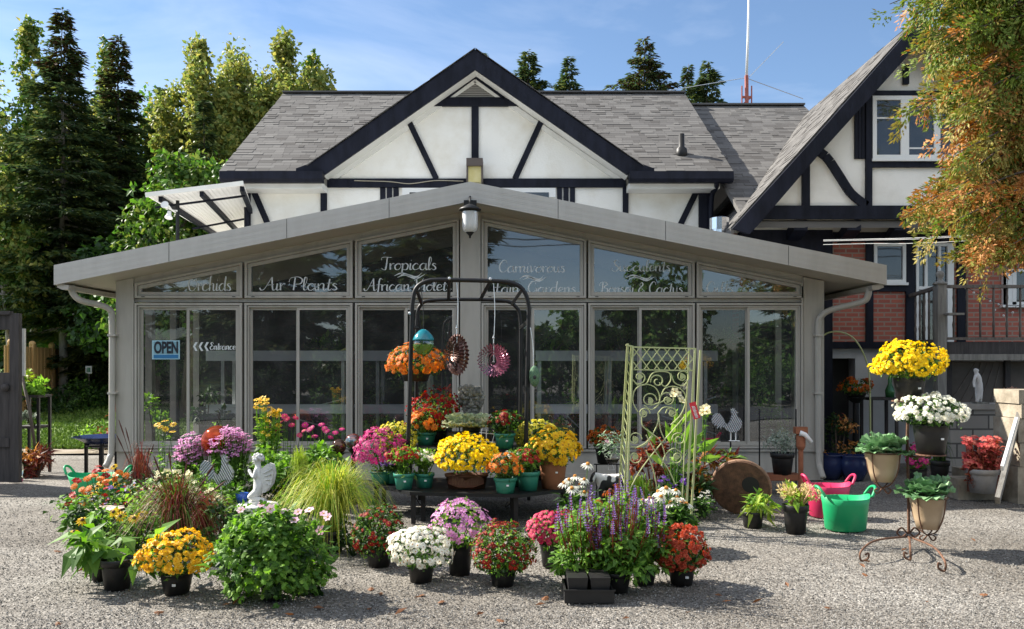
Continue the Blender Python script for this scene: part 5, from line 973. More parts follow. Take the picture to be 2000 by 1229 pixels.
def T_blade(a, k, wd=.02, n=6):
    v, f = [], []
    for i in range(n+1):
        s = i/n; x = s; z = a*s*(1-k*s); hw = wd*(1-s**2.2)*.5+.0006; v += [(x, -hw, z), (x, hw, z)]
        if i: f.append((2*i-2, 2*i-1, 2*i+1, 2*i))
    return (np.array(v), f, [0]*len(f))
def grass_plant(label, x, by, hpx, rpx, n, mats, d=None, z0=0, wd=.012, name='ornamental_grass', potw=None, pty=None, pm=None, up=.5, heads=None, cat='ornamental grass', group=None):
    SEED[0] += 1; r = np.random.default_rng(SEED[0]); b = GZ(x, by, z0) if d is None else P(x, by, d); d = b[1]; S = d/F; t = thing(name, label, cat, b, group); H_, R_ = hpx*S, rpx*S
    z1 = ZZ(pty, d) if pm is not None else b[2]
    if pm is not None: pot(t, b, potw/2*S, z1, pm)
    q = MB()
    for k in range(7):
        m = n//7; al = r.uniform(.35, 1.0)**.8; reach = R_*(.32+.82*(k/6)**.8); hh = H_*(1-.45*(k/6)**1.5)
        kk = .62+.50*(k/6); TB = T_blade(1, kk, 1.0); pk = max(1/(4*kk), 1-kk); a = r.random(m)*6.283; rr = reach*r.uniform(.75, 1.2, m)
        X_ = np.stack([np.cos(a), np.sin(a), 0*a], 1); fr = fr_x(X_, np.array([0, 0, 1.])); sc = np.stack([rr, r.uniform(.7, 1.3, m)*wd, hh/pk*r.uniform(.75, 1.1, m)], 1); p0 = np.array([b[0], d, z1])+np.stack([r.normal(0, .03, m), r.normal(0, .03, m), 0*a], 1)
        mi = int(r.integers(0, len(mats))); 
        for j in range(len(mats)): s = r.integers(0, len(mats), m) == j; q.inst((TB[0], TB[1], [j]*len(TB[1])), p0[s], fr[s], sc[s])
    q.build('blades', mats, t)
    if heads:
        hb = MB()
        for px, py in heads:
            tip = P(px, py, d+r.uniform(-.06, .06)); o = np.array([b[0], d, z1]); m_ = o*.45+tip*.55+np.array([0, 0, .1*H_]); pl = bez([o, m_, tip], 5); hb.tube(pl, [.003]*(len(pl)-4)+[.004, .008, .008, .003], 5)
        hb.build('seed_heads', heads_mat, t)
    return t
heads_mat = island('seed_head', [(.10, .03, .03), (.16, .07, .05)])
def rosette(label, x, by, z0, wpx, hpx, d=None, n=26, ls=.12, outer=None, heart=None, name='ornamental_kale', cat='ornamental kale', build_pot=None, group=None, K=1, spread=None):
    SEED[0] += 1; r = np.random.default_rng(SEED[0]); b = GZ(x, by, z0) if d is None else P(x, by, d); d = b[1]; S = d/F; t = thing(name, label, cat, b, group)
    v, f = [(0, 0, 0)], []                                       # ruffled round leaf
    m = 13
    for ring_ in (0, 1):
        for i in range(m):
            a = -2.2+4.4*i/(m-1); rr = (.32 if ring_ == 0 else .56); v.append((.45+rr*math.cos(a)*.95, rr*math.sin(a)*.95, (.03 if ring_ == 0 else .06+.07*(-1)**i)))
    for i in range(m-1): f += [(1+i, 1+m+i, 2+m+i, 2+i)]; f.append((0, 1+i, 2+i))
    T = (np.array(v, float), f, [0]*len(f)); return t, b, d, S, r, T
def kale(label, x, by, d, wpx, heads=1, ls=.13, heart=L_kalec, outer=L_kale, z0=0, potf=None, name='ornamental_kale', group=None, el0=.12):
    t, b, d, S, r, T = rosette(label, x, by, z0, wpx, 0, d, name=name, group=group); ztop = potf(t, b, S) if potf else b[2]; g, hq = MB(), MB()
    for k in range(heads):
        c = np.array([b[0]+(k-(heads-1)/2)*wpx*S/heads*.8+r.normal(0, .01), d+r.normal(0, .02), ztop+.02]); 
        for ringi, (nn, el, rr, sz, hb) in enumerate(((9, .05, .30, 1.0, 0), (9, .4, .22, .9, 0), (8, .8, .12, .72, 1), (7, 1.15, .06, .5, 1))):
            a = np.arange(nn)*6.283/nn+r.random()*6+r.normal(0, .15, nn); e = el+el0+r.normal(0, .12, nn); X_ = np.stack([np.cos(a)*np.cos(e), np.sin(a)*np.cos(e), np.sin(e)-.1], 1); U = np.stack([-np.cos(a)*np.sin(e), -np.sin(a)*np.sin(e), np.cos(e)], 1)
            fr = np.stack([nrm(X_), np.cross(nrm(U), nrm(X_)), nrm(U)], -1); (hq if hb else g).inst(T, c+np.stack([np.cos(a), np.sin(a), 0*a], 1)*rr*ls*.35+np.array([0, 0, ringi*.012]), fr_x(X_, U), r.uniform(.85, 1.15, nn)*ls*sz)
    g.build('outer_leaves', outer, t); hq.build('heart_leaves', heart, t); return t
BK, GP, TC = M_black_pl, M_greenpot, M_terra
# --- tiered plant stand with arch
d1 = 8.36; ZL, ZU = .33, .705
pst = thing('plant_stand', 'black two tier plant stand carrying an arched hanging frame', 'plant stand', (-.45, 8.9, 0))
q = MB(); q.slab([XYp for XYp in [(-1.03, 8.36), (.076, 8.20), (.60, 8.62), (.62, 9.45), (-1.5, 9.45), (-1.54, 9.02)]], ZL-.035, ZL); q.build('lower_shelf', M_black_mt, pst)
q = MB(); q.slab([(-1.14, 8.93), (.24, 8.93), (.24, 9.95), (-1.14, 9.95)], ZU-.04, ZU); q.build('upper_shelf', M_black_mt, pst)
for x, y in ((-1.0, 8.42), (.04, 8.27), (.56, 8.66), (-1.48, 9.06), (-.92, 8.6), (.0, 8.55), (.57, 9.4), (-1.45, 9.4)): q = MB(); q.box((x-.022, y-.022, 0), (x+.022, y+.022, ZL-.035)); q.build('leg', M_black_mt, pst)
for x, y in ((-1.1, 8.98), (.2, 8.98), (-1.1, 9.9), (.2, 9.9)): q = MB(); q.box((x-.02, y-.02, ZL if y < 9.4 else 0), (x+.02, y+.02, ZU-.04)); q.build('leg', M_black_mt, pst)
q = MB()
for px, sx in ((812, 1), (1003, -1)): q.tube(bez([P(px, 972, 8.5), P(px+8*sx, 985, 8.5), P(px+16*sx, 990, 8.5), P(px+12*sx, 980, 8.5)]), .006, 6)
q.build('scroll', M_black_mt, pst)
da, dbk = 8.95, 9.75
q = MB(); q.tube(bez([P(797, 872, da), P(800, 780, da), P(804, 640, da), P(806, 590, da), P(814, 562, da), P(836, 549, da), P(870, 547, da), P(960, 549, da), P(1000, 553, da), P(1022, 567, da), P(1032, 596, da), P(1032, 640, da), P(1029, 780, da), P(1027, 878, da)]), .024, 10); q.build('front_arch', M_black_mt, pst, True)
q = MB(); q.tube(bez([P(812, 850, dbk), P(814, 700, dbk), P(815, 620, dbk), P(822, 596, dbk), P(842, 587, dbk), P(920, 585, dbk), P(985, 588, dbk), P(1006, 598, dbk), P(1016, 622, dbk), P(1017, 700, dbk), P(1016, 850, dbk)]), .022, 10); q.build('back_arch', M_black_mt, pst, True)
for a, b in (((812, 562), (824, 594)), ((878, 548), (876, 586)), ((958, 549), (938, 586)), ((1020, 566), (1000, 594)), ((804, 640), (815, 640)), ((1031, 628), (1016, 640))): q = MB(); q.beam(P(*a, da), P(*b, dbk), .03, .03); q.build('tie_bar', M_black_mt, pst)
q = MB()
for px, py in ((878, 544), (958, 545), (800, 612), (798, 878)): q.ball(P(px, py, da-.02), .018, 8)
q.build('bolts', M_steel, pst)
GS = 'potted mums on the plant stand'
mum('small orange mum in a green pot at the left of the upper shelf', 832, 871, 799, 846, 78, 13, B_orange, 40, 844, GP, ZU, T=DBL, cover=.85, rim=True, group=GS, lo=-.3, stick=True)
mum('large green mum with scattered dark red buds behind the upper orange one', 853, 864, 763, 836, 104, 8, B_red, 46, 838, BK, ZU, d=9.55, cover=.45, group=GS, nleaf=1500, lsz=.032, lf=[L_mid, L_bright, L_dark])
mum('small dark red mum in a green pot at the right of the upper shelf', 986, 878, 801, 838, 60, 11, B_dred, 40, 846, GP, ZU, T=DBL, cover=.75, rim=True, group=GS, lo=-.1, lsz=.06, lf=[L_mid, L_dark], stick=True)
mum('magenta aster bush in a green pot at the left end of the lower shelf', 746, 948, 834, 912, 98, 8, B_mag, 46, 920, GP, ZL, T=FLORET, cover=1.0, group=GS, lo=-.6, lsz=.035)
mum('purple aster tucked under the magenta one behind the red mum', 770, 944, 884, 915, 58, 8, B_purple, 34, 920, GP, ZL, d=8.95, T=FLORET, cover=.8, group=GS, lo=-.3, lsz=.035)
mum('small red mum in a green pot left of the white one on the lower shelf', 789, 958, 874, 905, 62, 10, B_red, 40, 924, GP, ZL, T=DBL, cover=.85, rim=True, group=GS, lo=-.2, lsz=.055, lf=[L_mid, L_bright], stick=True)
mum('small white mum in a green pot right of the red one on the lower shelf', 829, 955, 878, 906, 54, 9, B_white, 38, 924, GP, ZL, T=DBL, cover=.85, rim=True, group=GS, lo=-.1, lsz=.05, lf=[L_mid, L_bright], stick=True)
mum('small orange mum in a green pot on the right corner of the lower shelf', 987, 966, 885, 932, 74, 14, B_orange, 44, 932, GP, ZL, T=DBL, cover=.9, rim=True, group=GS, lo=-.3, stick=True)
mum('small red mum in a green pot beside the tall terracotta pot', 1031, 961, 874, 910, 60, 11, B_red, 46, 920, GP, ZL, T=DBL, cover=.7, rim=True, group=GS, lo=-.2, lsz=.055, lf=[L_mid, L_bright])
mum('small white mum squeezed between the orange and red ones', 1004, 950, 880, 904, 46, 9, B_white, 36, 918, GP, ZL, d=8.75, T=DBL, cover=.8, group=GS, lo=-.1)
mum('pale yellow mum behind the magenta aster at the left of the stand', 775, 936, 822, 885, 82, 8, B_lime, 50, 890, BK, ZL, d=9.3, cover=.8, group=GS)
mum('lemon yellow mum behind the tall terracotta pot', 1050, 936, 820, 880, 86, 10, B_lime, 50, 885, BK, ZL, d=9.3, cover=.95, group=GS)
mum('yellow daisy mum spilling over a tall terracotta pot at the right of the stand', 1080, 958, 834, 912, 104, 15, B_yellow, 56, 892, TC, ZL, T=DBL, cover=.9, group=GS, lo=-.55, stick=True)
wm = mum('big golden yellow mum in an oval terracotta welcome planter at the centre', 910, 957, 846, 924, 114, 10, B_lemon, None, None, None, ZL, cover=1.15, group=GS, lo=-.62)
c = GZ(910, 957, ZL); q = MB(); zt = ZZ(926, c[1]+.08); q.lathe([(0, ZL+.002), (.19, ZL+.002), (.215, zt-.03), (.225, zt-.03), (.23, zt), (.205, zt), (.19, zt-.05), (0, zt-.05)], (c[0], c[1]+.12, 0), 28, sy=.55); q.build('planter', M_terrad, wm, True)
q = MB(); dd = c[1]+.005; q.lathe([(0, 0), (.195, 0), (.2, -.012), (.2, -.02)], (0, 0, 0), 8, rot=R(22.5)); V = q.V[0]; q.V[0] = np.stack([V[:, 0]+c[0], V[:, 2]+dd+.0, V[:, 1]*.36+ZL+.092], 1); q.build('plaque', M_terrad, wm)
q = MB(); 
text_strokes(q, 'Welcome', 882, 938, 948, 931, dd-.004, .9); q.build('raised_lettering', plain('worn_terracotta', (.17, .085, .045), None, rough=.8), wm)
# head planter and kale tray
hp_ = thing('head_planter', 'weathered grey planter shaped as a bearded curly haired head', 'statue planter', (XX(922, 9.45), 9.45, ZU)); cx, cyy, cz0 = XX(921, 9.45), 9.45, ZZ(822, 9.45); Hh = ZZ(755, 9.45)-cz0
q = MB(); q.box((cx-.10, cyy-.08, ZU), (cx+.10, cyy+.1, cz0+.01)); q.build('plinth', M_stone, hp_)
q = MB(); q.lathe([(0, cz0), (.055, cz0), (.075, cz0+.12*Hh), (.105, cz0+.35*Hh), (.118, cz0+.62*Hh), (.125, cz0+.85*Hh), (.12, cz0+Hh), (.10, cz0+Hh), (.09, cz0+.9*Hh), (0, cz0+.88*Hh)], (cx, cyy, 0), 20)
def fb(dx, dz, r_, yy=-.105): q.ball((cx+dx, cyy+yy, cz0+dz*Hh), r_, 10)
fb(0, .56, (.020, .045, .055), -.125); fb(0, .49, (.036, .035, .022), -.135)
for s in (-1, 1):
    fb(s*.045, .665, (.040, .032, .015), -.115); fb(s*.042, .595, (.018, .016, .011), -.098); fb(s*.062, .52, (.030, .03, .032), -.088); fb(s*.030, .425, (.036, .032, .016), -.122)
fb(0, .36, (.026, .022, .011), -.115)
rr = np.random.default_rng(4)
for k in range(46): a = rr.uniform(-3.3, .1); zf = rr.uniform(.76, 1.0) if -2.2 < a < -.9 else rr.uniform(.42, 1.0); q.ball((cx+math.cos(a)*.125, cyy+math.sin(a)*.125, cz0+zf*Hh), rr.uniform(.022, .036), 8)
for k in range(26): a = rr.uniform(-2.4, -.75); zf = rr.uniform(.0, .31); q.ball((cx+math.cos(a)*(.05+.16*zf), cyy+math.sin(a)*(.085+.15*zf), cz0+zf*Hh), rr.uniform(.018, .032), 8)
q.build('head', M_stone, hp_, True)
def tray(t, b, S):
    q = MB(); q.box((b[0]-.24, b[1]-.10, b[2]+.002), (b[0]+.24, b[1]+.12, b[2]+.16)); q.build('tray', M_black_pl, t); return b[2]+.19
kale('tray of three pale ornamental kale rosettes in front of the head planter', 918, 872, 9.25, 88, 3, .19, L_kalec, L_kalec, potf=tray, el0=.42)
wr = thing('wire_basket', 'white wire basket stand in front of the kale tray', 'basket', P(952, 872, 9.05)); q = MB()
for a, b in (((936, 845), (966, 848)), ((936, 862), (966, 864)), ((940, 838), (940, 872)), ((950, 838), (950, 872)), ((962, 840), (968, 846)), ((966, 846), (960, 872))): q.tube([P(*a, 9.05), P(*b, 9.05)], .005, 6)
q.build('wire', M_white, wr)
# hanging pieces
def hanger(q, a, b, d_): q.tube(bez([P(*a, d_), P((a[0]+b[0])/2+2, (a[1]+b[1])/2, d_), P(*b, d_)], 4), .004, 5)
hb = mum('orange mum ball hanging behind the left post of the arch', 812, 745, 668, 738, 116, 11, B_orange, 62, 722, BK, d=9.5, cover=.85, T=DBL, name='hanging_basket', cat='hanging basket', lo=-.5)
q = MB(); [q.tube([P(812+k*22, 722, 9.5), P(816, 600, 9.75)], .0035, 5) for k in (-1, 0, 1)]; q.build('hanger', M_black_mt, hb)
gb_ = thing('glass_globe', 'teal and green glass bird globe hanging in front of the orange basket', 'glass ornament', P(827, 694, 8.8)); q = MB(); q.ball(P(827, 671, 8.8), (.108, .108, .125), 22)
gm = glass_pane('clear_teal_glass', .12, (.70, .88, .86)); q.build('globe', gm, gb_, True)
q = MB(); c = P(827, 671, 8.8); q.lathe([(.02, c[2]+.15), (.05, c[2]+.135), (.095, c[2]+.085), (.112, c[2]+.045), (.118, c[2]+.03), (.108, c[2]+.045), (.06, c[2]+.12)], (c[0], c[1], 0), 22); q.build('top', plain('teal_glass', (.01, .16, .20), (.02, .24, .28), 5, .15), gb_, True)
q = MB(); q.lathe([(.0, c[2]-.128), (.06, c[2]-.112), (.1, c[2]-.06), (.111, c[2]-.01)], (c[0], c[1], 0), 22); q.build('bowl', plain('green_glass', (.10, .22, .02), (.2, .32, .05), 5, .15, trans=.5), gb_, True); q = MB(); hanger(q, (822, 560), (827, 646), 8.82); q.build('hanger', M_black_mt, gb_)
def spinner(label, px, py, rpx, d_, mat, yaw, top):
    t = thing('wind_spinner', label, 'wind spinner', P(px, py+rpx, d_)); c = P(px, py, d_); R_ = rpx*d_/F; q = MB(); n = 56
    for k, rr_ in enumerate((1.0, .86, .72, .58, .44)):
        a = np.arange(n)*6.2832/n; zz_ = np.where(np.arange(n) % 2 == 0, 1.0, .86); tw = .25*k
        V = []
        for dr_, dy in ((0, -.06), (-.11, .06)):
            rad = R_*(rr_*zz_+dr_); x, z = rad*np.cos(a+tw*.1), rad*np.sin(a+tw*.1); yv = R_*(dy*1.2+.05*math.sin(k)); th = yaw+tw*.6; V.append(np.stack([c[0]+x*math.cos(th)-yv*math.sin(th), c[1]+x*math.sin(th)+yv*math.cos(th), c[2]+z], 1))
        q.add(np.concatenate(V), np.array([(i, (i+1) % n, n+(i+1) % n, n+i) for i in range(n)]))
    q.build('blades', mat, t); q = MB(); hanger(q, (px, top), (px+1, py-rpx-14), d_); q.tube([P(px, py-rpx-16, d_), P(px, py+2, d_)], .006, 5); q.ball(P(px, py+3, d_), .012, 8); q.ball(P(px, py-rpx-10, d_), .014, 8); q.build('hanger', M_steel, t); return t
spinner('pink metal wind spinner hanging at the middle of the arch', 964, 704, 34, 8.95, plain('pink_metal', (.48, .16, .26), (.62, .30, .38), 9, .3, metal=.55), .25, 552)
spinner('dark copper wind spinner turned nearly edge on left of the centre post', 892, 693, 42, 8.95, plain('dark_copper', (.10, .05, .045), (.2, .11, .09), 9, .35, metal=.6), 1.05, 552)
bh = thing('bird_house', 'small green woven bird nest pocket hanging at the right post of the arch', 'bird house', P(1044, 757, 8.9)); c = P(1044, 735, 8.9); q = MB(); q.ball(c, (.058, .055, .115), 14); q.build('body', plain('woven_green', (.05, .13, .08), (.14, .22, .12), 60, .9, .8, 80), bh, True); q = MB(); q.ball(c+np.array([0, -.045, -.01]), (.022, .016, .024), 10); q.build('entrance_hole', M_gap, bh); q = MB(); hanger(q, (1036, 640), (1042, 715), 8.9); q.build('hanger', M_steel, bh)
# --- front row on the gravel
FR = 'potted mums on the gravel'
mum('golden yellow mum in a black pot, front left of the display', 345, 1166, 1040, 1118, 134, 13, B_gold, 62, 1118, BK, cover=1.05, group=FR, stick=True, lo=-.6)
mum('white mum in a black pot at the front centre', 822, 1143, 1025, 1106, 124, 12, B_white, 54, 1098, BK, cover=.95, group=FR, T=DBL, lo=-.7)
mum('green and brick red mum in a black pot right of the white one', 982, 1150, 1018, 1118, 122, 9, B_dred, 54, 1108, BK, cover=.5, group=FR, T=DBL, nleaf=1900, lsz=.036, lf=[L_mid, L_bright, L_dark])
mum('dark red mum in the shade left of the white one', 740, 1112, 984, 1085, 102, 10, B_dred, 52, 1068, BK, cover=.42, group=FR, T=DBL, nleaf=1500, lsz=.04, lf=[L_dark, L_mid])
mum('round coral red mum in a black pot at the right front corner', 1331, 1148, 1028, 1114, 104, 12, B_coral, 54, 1106, BK, cover=1.25, group=FR, lo=-.8, stick=True)
mum('magenta pink mum in a tipped black pot behind the purple spikes', 1078, 1112, 995, 1066, 96, 10, B_hot, 48, 1062, BK, cover=1.1, group=FR, T=DBL, lo=-.5)
t = mum('tall lilac pink mum in a black pot behind the white one', 898, 1128, 972, 1068, 112, 13, B_pink, 52, 1060, BK, cover=.85, group=FR, T=FLORET, lo=-.45, lf=[L_mid, L_bright])
hd = lambda *a: list(a)
flowers('bushy green anemone with pale pink flowers, front left of centre', 530, 1172, hd((490,1040),(556,998),(536,990),(582,1000),(640,1010),(626,1036),(528,994),(604,996),(470,996),(575,1016),(520,1004),(632,1003),(512,985)), 21, T_daisy(6, .2, .36, -.05, .12), [B_blush, B_eye], leaves=(30, .1), lm=[L_mid, L_bright], potw=44, pty=1128, pm=BK, tilt=.9, name='anemone_plant', stem=.003, group=None)
r = np.random.default_rng(9)
def leafmound(label, x, by, wpx, ytop, n, ls, mats, potw=None, pty=None, pm=None, d=None, z0=0, name='leafy_plant', T=None, group=None, cat='leafy plant', droop=0, zlow=None):
    SEED[0] += 1; r = np.random.default_rng(SEED[0]); b = GZ(x, by, z0) if d is None else P(x, by, d); d = b[1]; S = d/F; t = thing(name, label, cat, b, group); rx = wpx/2*S; zt = ZZ(ytop, d); zb = ZZ(zlow, d) if zlow else b[2]+(ZZ(pty, d)-b[2])*.6 if pm is not None else b[2]+.02
    k = max(6, n//28); C = np.stack([r.uniform(-1, 1, k)*rx*.85, r.uniform(-1, 1, k)*rx*.7, r.random(k)], 1); C[:, 2] = zb+(zt-zb)*(.10+.80*C[:, 2]*(1-.55*(np.abs(C[:, 0])/rx)**2)); I = r.integers(0, k, n); dq = nrm(r.normal(size=(n, 3))); q_ = dq*(r.random((n, 1))**.4)*min(rx, (zt-zb))*.27
    p = np.stack([b[0]+C[I, 0]+q_[:, 0], d+C[I, 1]+q_[:, 1], np.maximum(C[I, 2]+q_[:, 2], b[2]+.015)], 1); g = MB(); pk = (r.random(k)[I]*.6+r.random(n)*.4)*len(mats)*.999; pk = pk.astype(int); LT = T or LOBED
    for j in range(len(mats)): s = pk == j; g.inst((LT[0], LT[1], [j]*len(LT[1])), p[s], fr_x(dq[s]*np.array([1, 1, .5])+r.normal(0, .4, (s.sum(), 3))+np.array([0, 0, -droop]), dq[s]*.7+np.array([0, -.15, .8])+r.normal(0, .3, (s.sum(), 3))), r.uniform(.6, 1.25, s.sum())*ls)
    g.build('foliage', mats, t); sb = MB()
    for c in C[:18]: sb.tube([(b[0]+c[0]*.15, d+c[1]*.15, b[2]), (b[0]+c[0]*.6, d+c[1]*.6, b[2]+(c[2]-b[2])*.6), (b[0]+c[0], d+c[1], c[2])], [.006, .005, .003], 5, False)
    sb.build('stems', mats[0], t)
    if pm is not None: pot(t, b, potw/2*S, ZZ(pty, d), pm)
    return t
def add_leaves(t, x, d, wpx, ytop, ybot, n, ls, mats, T=None):
    SEED[0] += 1; r = np.random.default_rng(SEED[0]); S = d/F; rx = wpx/2*S; zt, zb = ZZ(ytop, d), ZZ(ybot, d); k = n//30; a = r.random(k)*6.283; u = r.uniform(-.75, 1, k); s_ = np.sqrt(1-u*u)*r.uniform(.6, 1, k); C = np.stack([np.cos(a)*s_*rx, np.sin(a)*s_*rx*.8, zb+(zt-zb)*(.45+.5*u)], 1)
    I = r.integers(0, k, n); dq = nrm(r.normal(size=(n, 3))); p = np.array([XX(x, d), d, 0])+C[I]+dq*(r.random((n, 1))**.5)*rx*.26; p[:, 2] = np.maximum(p[:, 2], .02); g = MB(); pk = ((r.random(k)[I]*.6+r.random(n)*.4)*len(mats)*.999).astype(int); LT = T or LOBED; out = C[I]-np.array([0, 0, (zt+zb)/2])
    for j in range(len(mats)): s = pk == j; g.inst((LT[0], LT[1], [j]*len(LT[1])), p[s], fr_x(nrm(out[s])*.6+r.normal(0, .5, (s.sum(), 3))+np.array([0, 0, -.2]), nrm(out[s])*.9+np.array([0, -.1, .7])+r.normal(0, .3, (s.sum(), 3))), r.uniform(.6, 1.25, s.sum())*ls)
    return g.build('leaf_mass', mats, t)
an = [o for o in COL.objects if o.name.startswith('anemone_plant')][0]; add_leaves(an, 528, an.location.y+.08, 212, 1000, 1160, 2900, .054, [L_mid, L_bright, L_mid, L_dark])
# broad leaved pots at far left front
q0 = leafmound('broad leaved plant in a black pot at the front left end', 229, 1150, 130, 1006, 70, .20, [L_mid, L_mid, L_bright], 60, 1090, BK, T=T_leaf(.42, .06, .3), name='broad_leaved_plant', droop=.15, zlow=1105)
leafmound('second broad leaved plant in a black pot behind the front left one', 195, 1133, 96, 1010, 40, .20, [L_mid, L_bright], 36, 1085, BK, T=T_leaf(.34, .06, .3), name='broad_leaved_plant', droop=.15, zlow=1100)
flowers('black eyed susans blooming around the log stump', 215, 1080, hd((161,1016),(145,1038),(235,1008),(277,1005),(222,1000),(262,1012)), 24, T_daisy(11, .3, .17, .35, .3), [B_yellow, B_eyeb], leaves=(26, .13), leafT=LEAFN, tilt=1.0, name='rudbeckia_plant', lw=110)
grass_plant('burgundy fountain grass behind the golden mum', 345, 1088, 112, 108, 900, [L_grassR, L_grassR, L_grassR, L_mid], up=.7, wd=.006, potw=56, pty=1045, pm=BK, heads=hd((285,905),(300,890),(420,905),(402,935),(262,932),(365,900),(330,880),(440,940)))
grass_plant('second burgundy grass tuft behind the rooster pedestal', 400, 1062, 100, 76, 420, [L_grassR], wd=.006)
grass_plant('dark purple stemmed grass beside the left downspout', 275, 985, 120, 44, 90, [L_grassR], d=10.0, wd=.008, heads=hd((232,820),(245,835),(228,850),(292,875),(300,868),(243,882)))
grass_plant('golden arching fountain grass in a dark pot at the centre left', 648, 1078, 130, 132, 1250, [L_grassY, L_grassY, L_grassY, L_bright], wd=.0075, potw=52, pty=1035, pm=BK)
# log stump, statues
c = GZ(203, 1050); d = c[1]+.15; lg = thing('log_stump', 'cut log stump with a pale pinkish top among the left flowers', 'log', (XX(203, d), d, 0)); zt = ZZ(993, d); a = np.arange(26)*6.283/26; rr_ = .175+.012*np.sin(3*a)+.006*np.sin(7*a+1); q = MB(); V = np.concatenate([np.stack([XX(203, d)+np.cos(a)*rr_*k, d+np.sin(a)*rr_*k, np.full(26, z)], 1) for z, k in ((0, 1.08), (zt*.5, 1.0), (zt, .98))]); q.add(V, np.array([(i*26+j, i*26+(j+1) % 26, (i+1)*26+(j+1) % 26, (i+1)*26+j) for i in range(2) for j in range(26)])); q.build('bark', M_bark, lg)
q = MB(); q.add(np.concatenate([V[52:]+np.array([0, 0, .001])]), [tuple(range(26))]); q.build('cut_top', plain('cut_wood', (.48, .36, .30), (.60, .48, .42), 6, .8, .2), lg)
def skin(name, J, E, root, mat, parent, sub=2):
    names = list(J); bm = bmesh.new(); lay = bm.verts.layers.skin.verify(); wl_ = np.array(WLOC[parent.name]); vs = {}
    for k in names: v = bm.verts.new(tuple(np.array(J[k][0])-wl_)); vs[k] = v; rr = J[k][1]; v[lay].radius = (rr, rr) if np.isscalar(rr) else rr; v[lay].use_root = (k == root)
    for a, b in E: bm.edges.new((vs[a], vs[b]))
    me = bpy.data.meshes.new(name); bm.to_mesh(me); bm.free(); me.materials.append(mat); o = bpy.data.objects.new(name, me); COL.objects.link(o); o.parent = parent
    m = o.modifiers.new('Skin', 'SKIN'); m.use_smooth_shade = True; s = o.modifiers.new('Sub', 'SUBSURF'); s.levels = s.render_levels = sub; return o
d = 8.7; ch = thing('cherub_statue', 'white kneeling cherub statue with folded hands and a wing', 'statue', P(502, 982, d))
def p3(px, py, dy=0): return P(px, py, d+dy)
J = {'hip':(p3(509,957),.066),'belly':(p3(508,941),.066),'chest':(p3(506,923),.060),'neck':(p3(504,910),.024),'head':(p3(502,901),.044),'crown':(p3(504,893),.040),
 'shl':(p3(499,921,-.06),.024),'ell':(p3(496,934,-.085),.020),'wrl':(p3(489,925,-.04),.014),'hal':(p3(486,917,-.012),.016),'shr':(p3(505,920,.06),.024),'elr':(p3(500,934,.08),.020),'wrr':(p3(490,926,.03),.014),'har':(p3(486,918,.014),.016),
 'thl':(p3(501,963,-.06),.050),'knl':(p3(486,972,-.065),.040),'anl':(p3(509,976,-.07),.022),'fol':(p3(517,978,-.07),.018),'thr':(p3(506,962,.06),.042),'knr':(p3(493,971,.065),.034),'anr':(p3(513,976,.07),.022),'for':(p3(520,978,.07),.018)}
skin('body', J, [('hip','belly'),('belly','chest'),('chest','neck'),('neck','head'),('head','crown'),('chest','shl'),('shl','ell'),('ell','wrl'),('wrl','hal'),('chest','shr'),('shr','elr'),('elr','wrr'),('wrr','har'),('hip','thl'),('thl','knl'),('knl','anl'),('anl','fol'),('hip','thr'),('thr','knr'),('knr','anr'),('anr','for')], 'hip', M_concrete, ch)
q = MB(); rr = np.random.default_rng(6)
for k in range(26): v = nrm(rr.normal(size=3)); v[2] = abs(v[2])*.9-.1; v[0] += .35; v = nrm(v); q.ball(p3(504, 897)+v*.052, .019, 8)
q.build('hair', M_concrete, ch, True)
q = MB(); q.ball(p3(494.5, 902, 0), (.010, .012, .012), 8); q.ball(p3(495, 906, 0), (.006, .016, .005), 8); [q.ball(p3(495.5, 898.5, s*.018), (.005, .009, .006), 8) for s in (-1, 1)]; q.build('face', M_concrete, ch, True)
for sy in (-1, 1):
    q = MB(); pts = [(513, 915), (525, 905), (534, 908), (537, 925), (533, 945), (522, 960), (514, 962), (516, 945), (512, 930)]; q.prism([(XX(a, d), ZZ(b, d)) for a, b in pts[::-1]], d+sy*.05-.012, d+sy*.05+.012)
    for k in range(4): q.tube([p3(515+k*2, 925+k*6, sy*.05-.014), p3(532-k*2, 915+k*11, sy*.06-.014)], .006, 5)
    q.build('wing', M_concrete, ch)
q = MB(); q.lathe([(0, ZZ(984, d)), (.09, ZZ(984, d)), (.095, ZZ(978, d)), (.07, ZZ(976, d)), (0, ZZ(976, d))], (XX(504, d), d, 0), 16); q.build('base', M_concrete, ch)
c = P(503, 985, d); q = MB(); zt = ZZ(984, d)-.001; q.lathe([(0, 0), (.15, 0), (.15, zt-.11), (.21, zt-.10), (.215, zt-.02), (.205, zt), (0, zt)], (c[0], c[1], 0), 22); tag(setbase(q.build('statue_pedestal', M_concrete, None, True), (c[0], c[1], 0)), 'round white concrete pedestal under the kneeling cherub', 'pedestal')
q = MB(); pot_c = P(473, 985, 8.9)
bp_ = thing('blue_pot', 'small bright blue pot left of the cherub', 'pot', pot_c); q.lathe([(0, pot_c[2]), (.045, pot_c[2]), (.07, pot_c[2]+.12), (.06, pot_c[2]+.12), (0, pot_c[2]+.09)], (pot_c[0], pot_c[1], 0), 16); q.build('body', plain('bright_blue', (.03, .10, .45), None, rough=.3), bp_, True); q = MB(); q.box((pot_c[0]-.06, pot_c[1]-.06, .0), (pot_c[0]+.06, pot_c[1]+.06, pot_c[2])); q.build('block', M_stone, bp_)
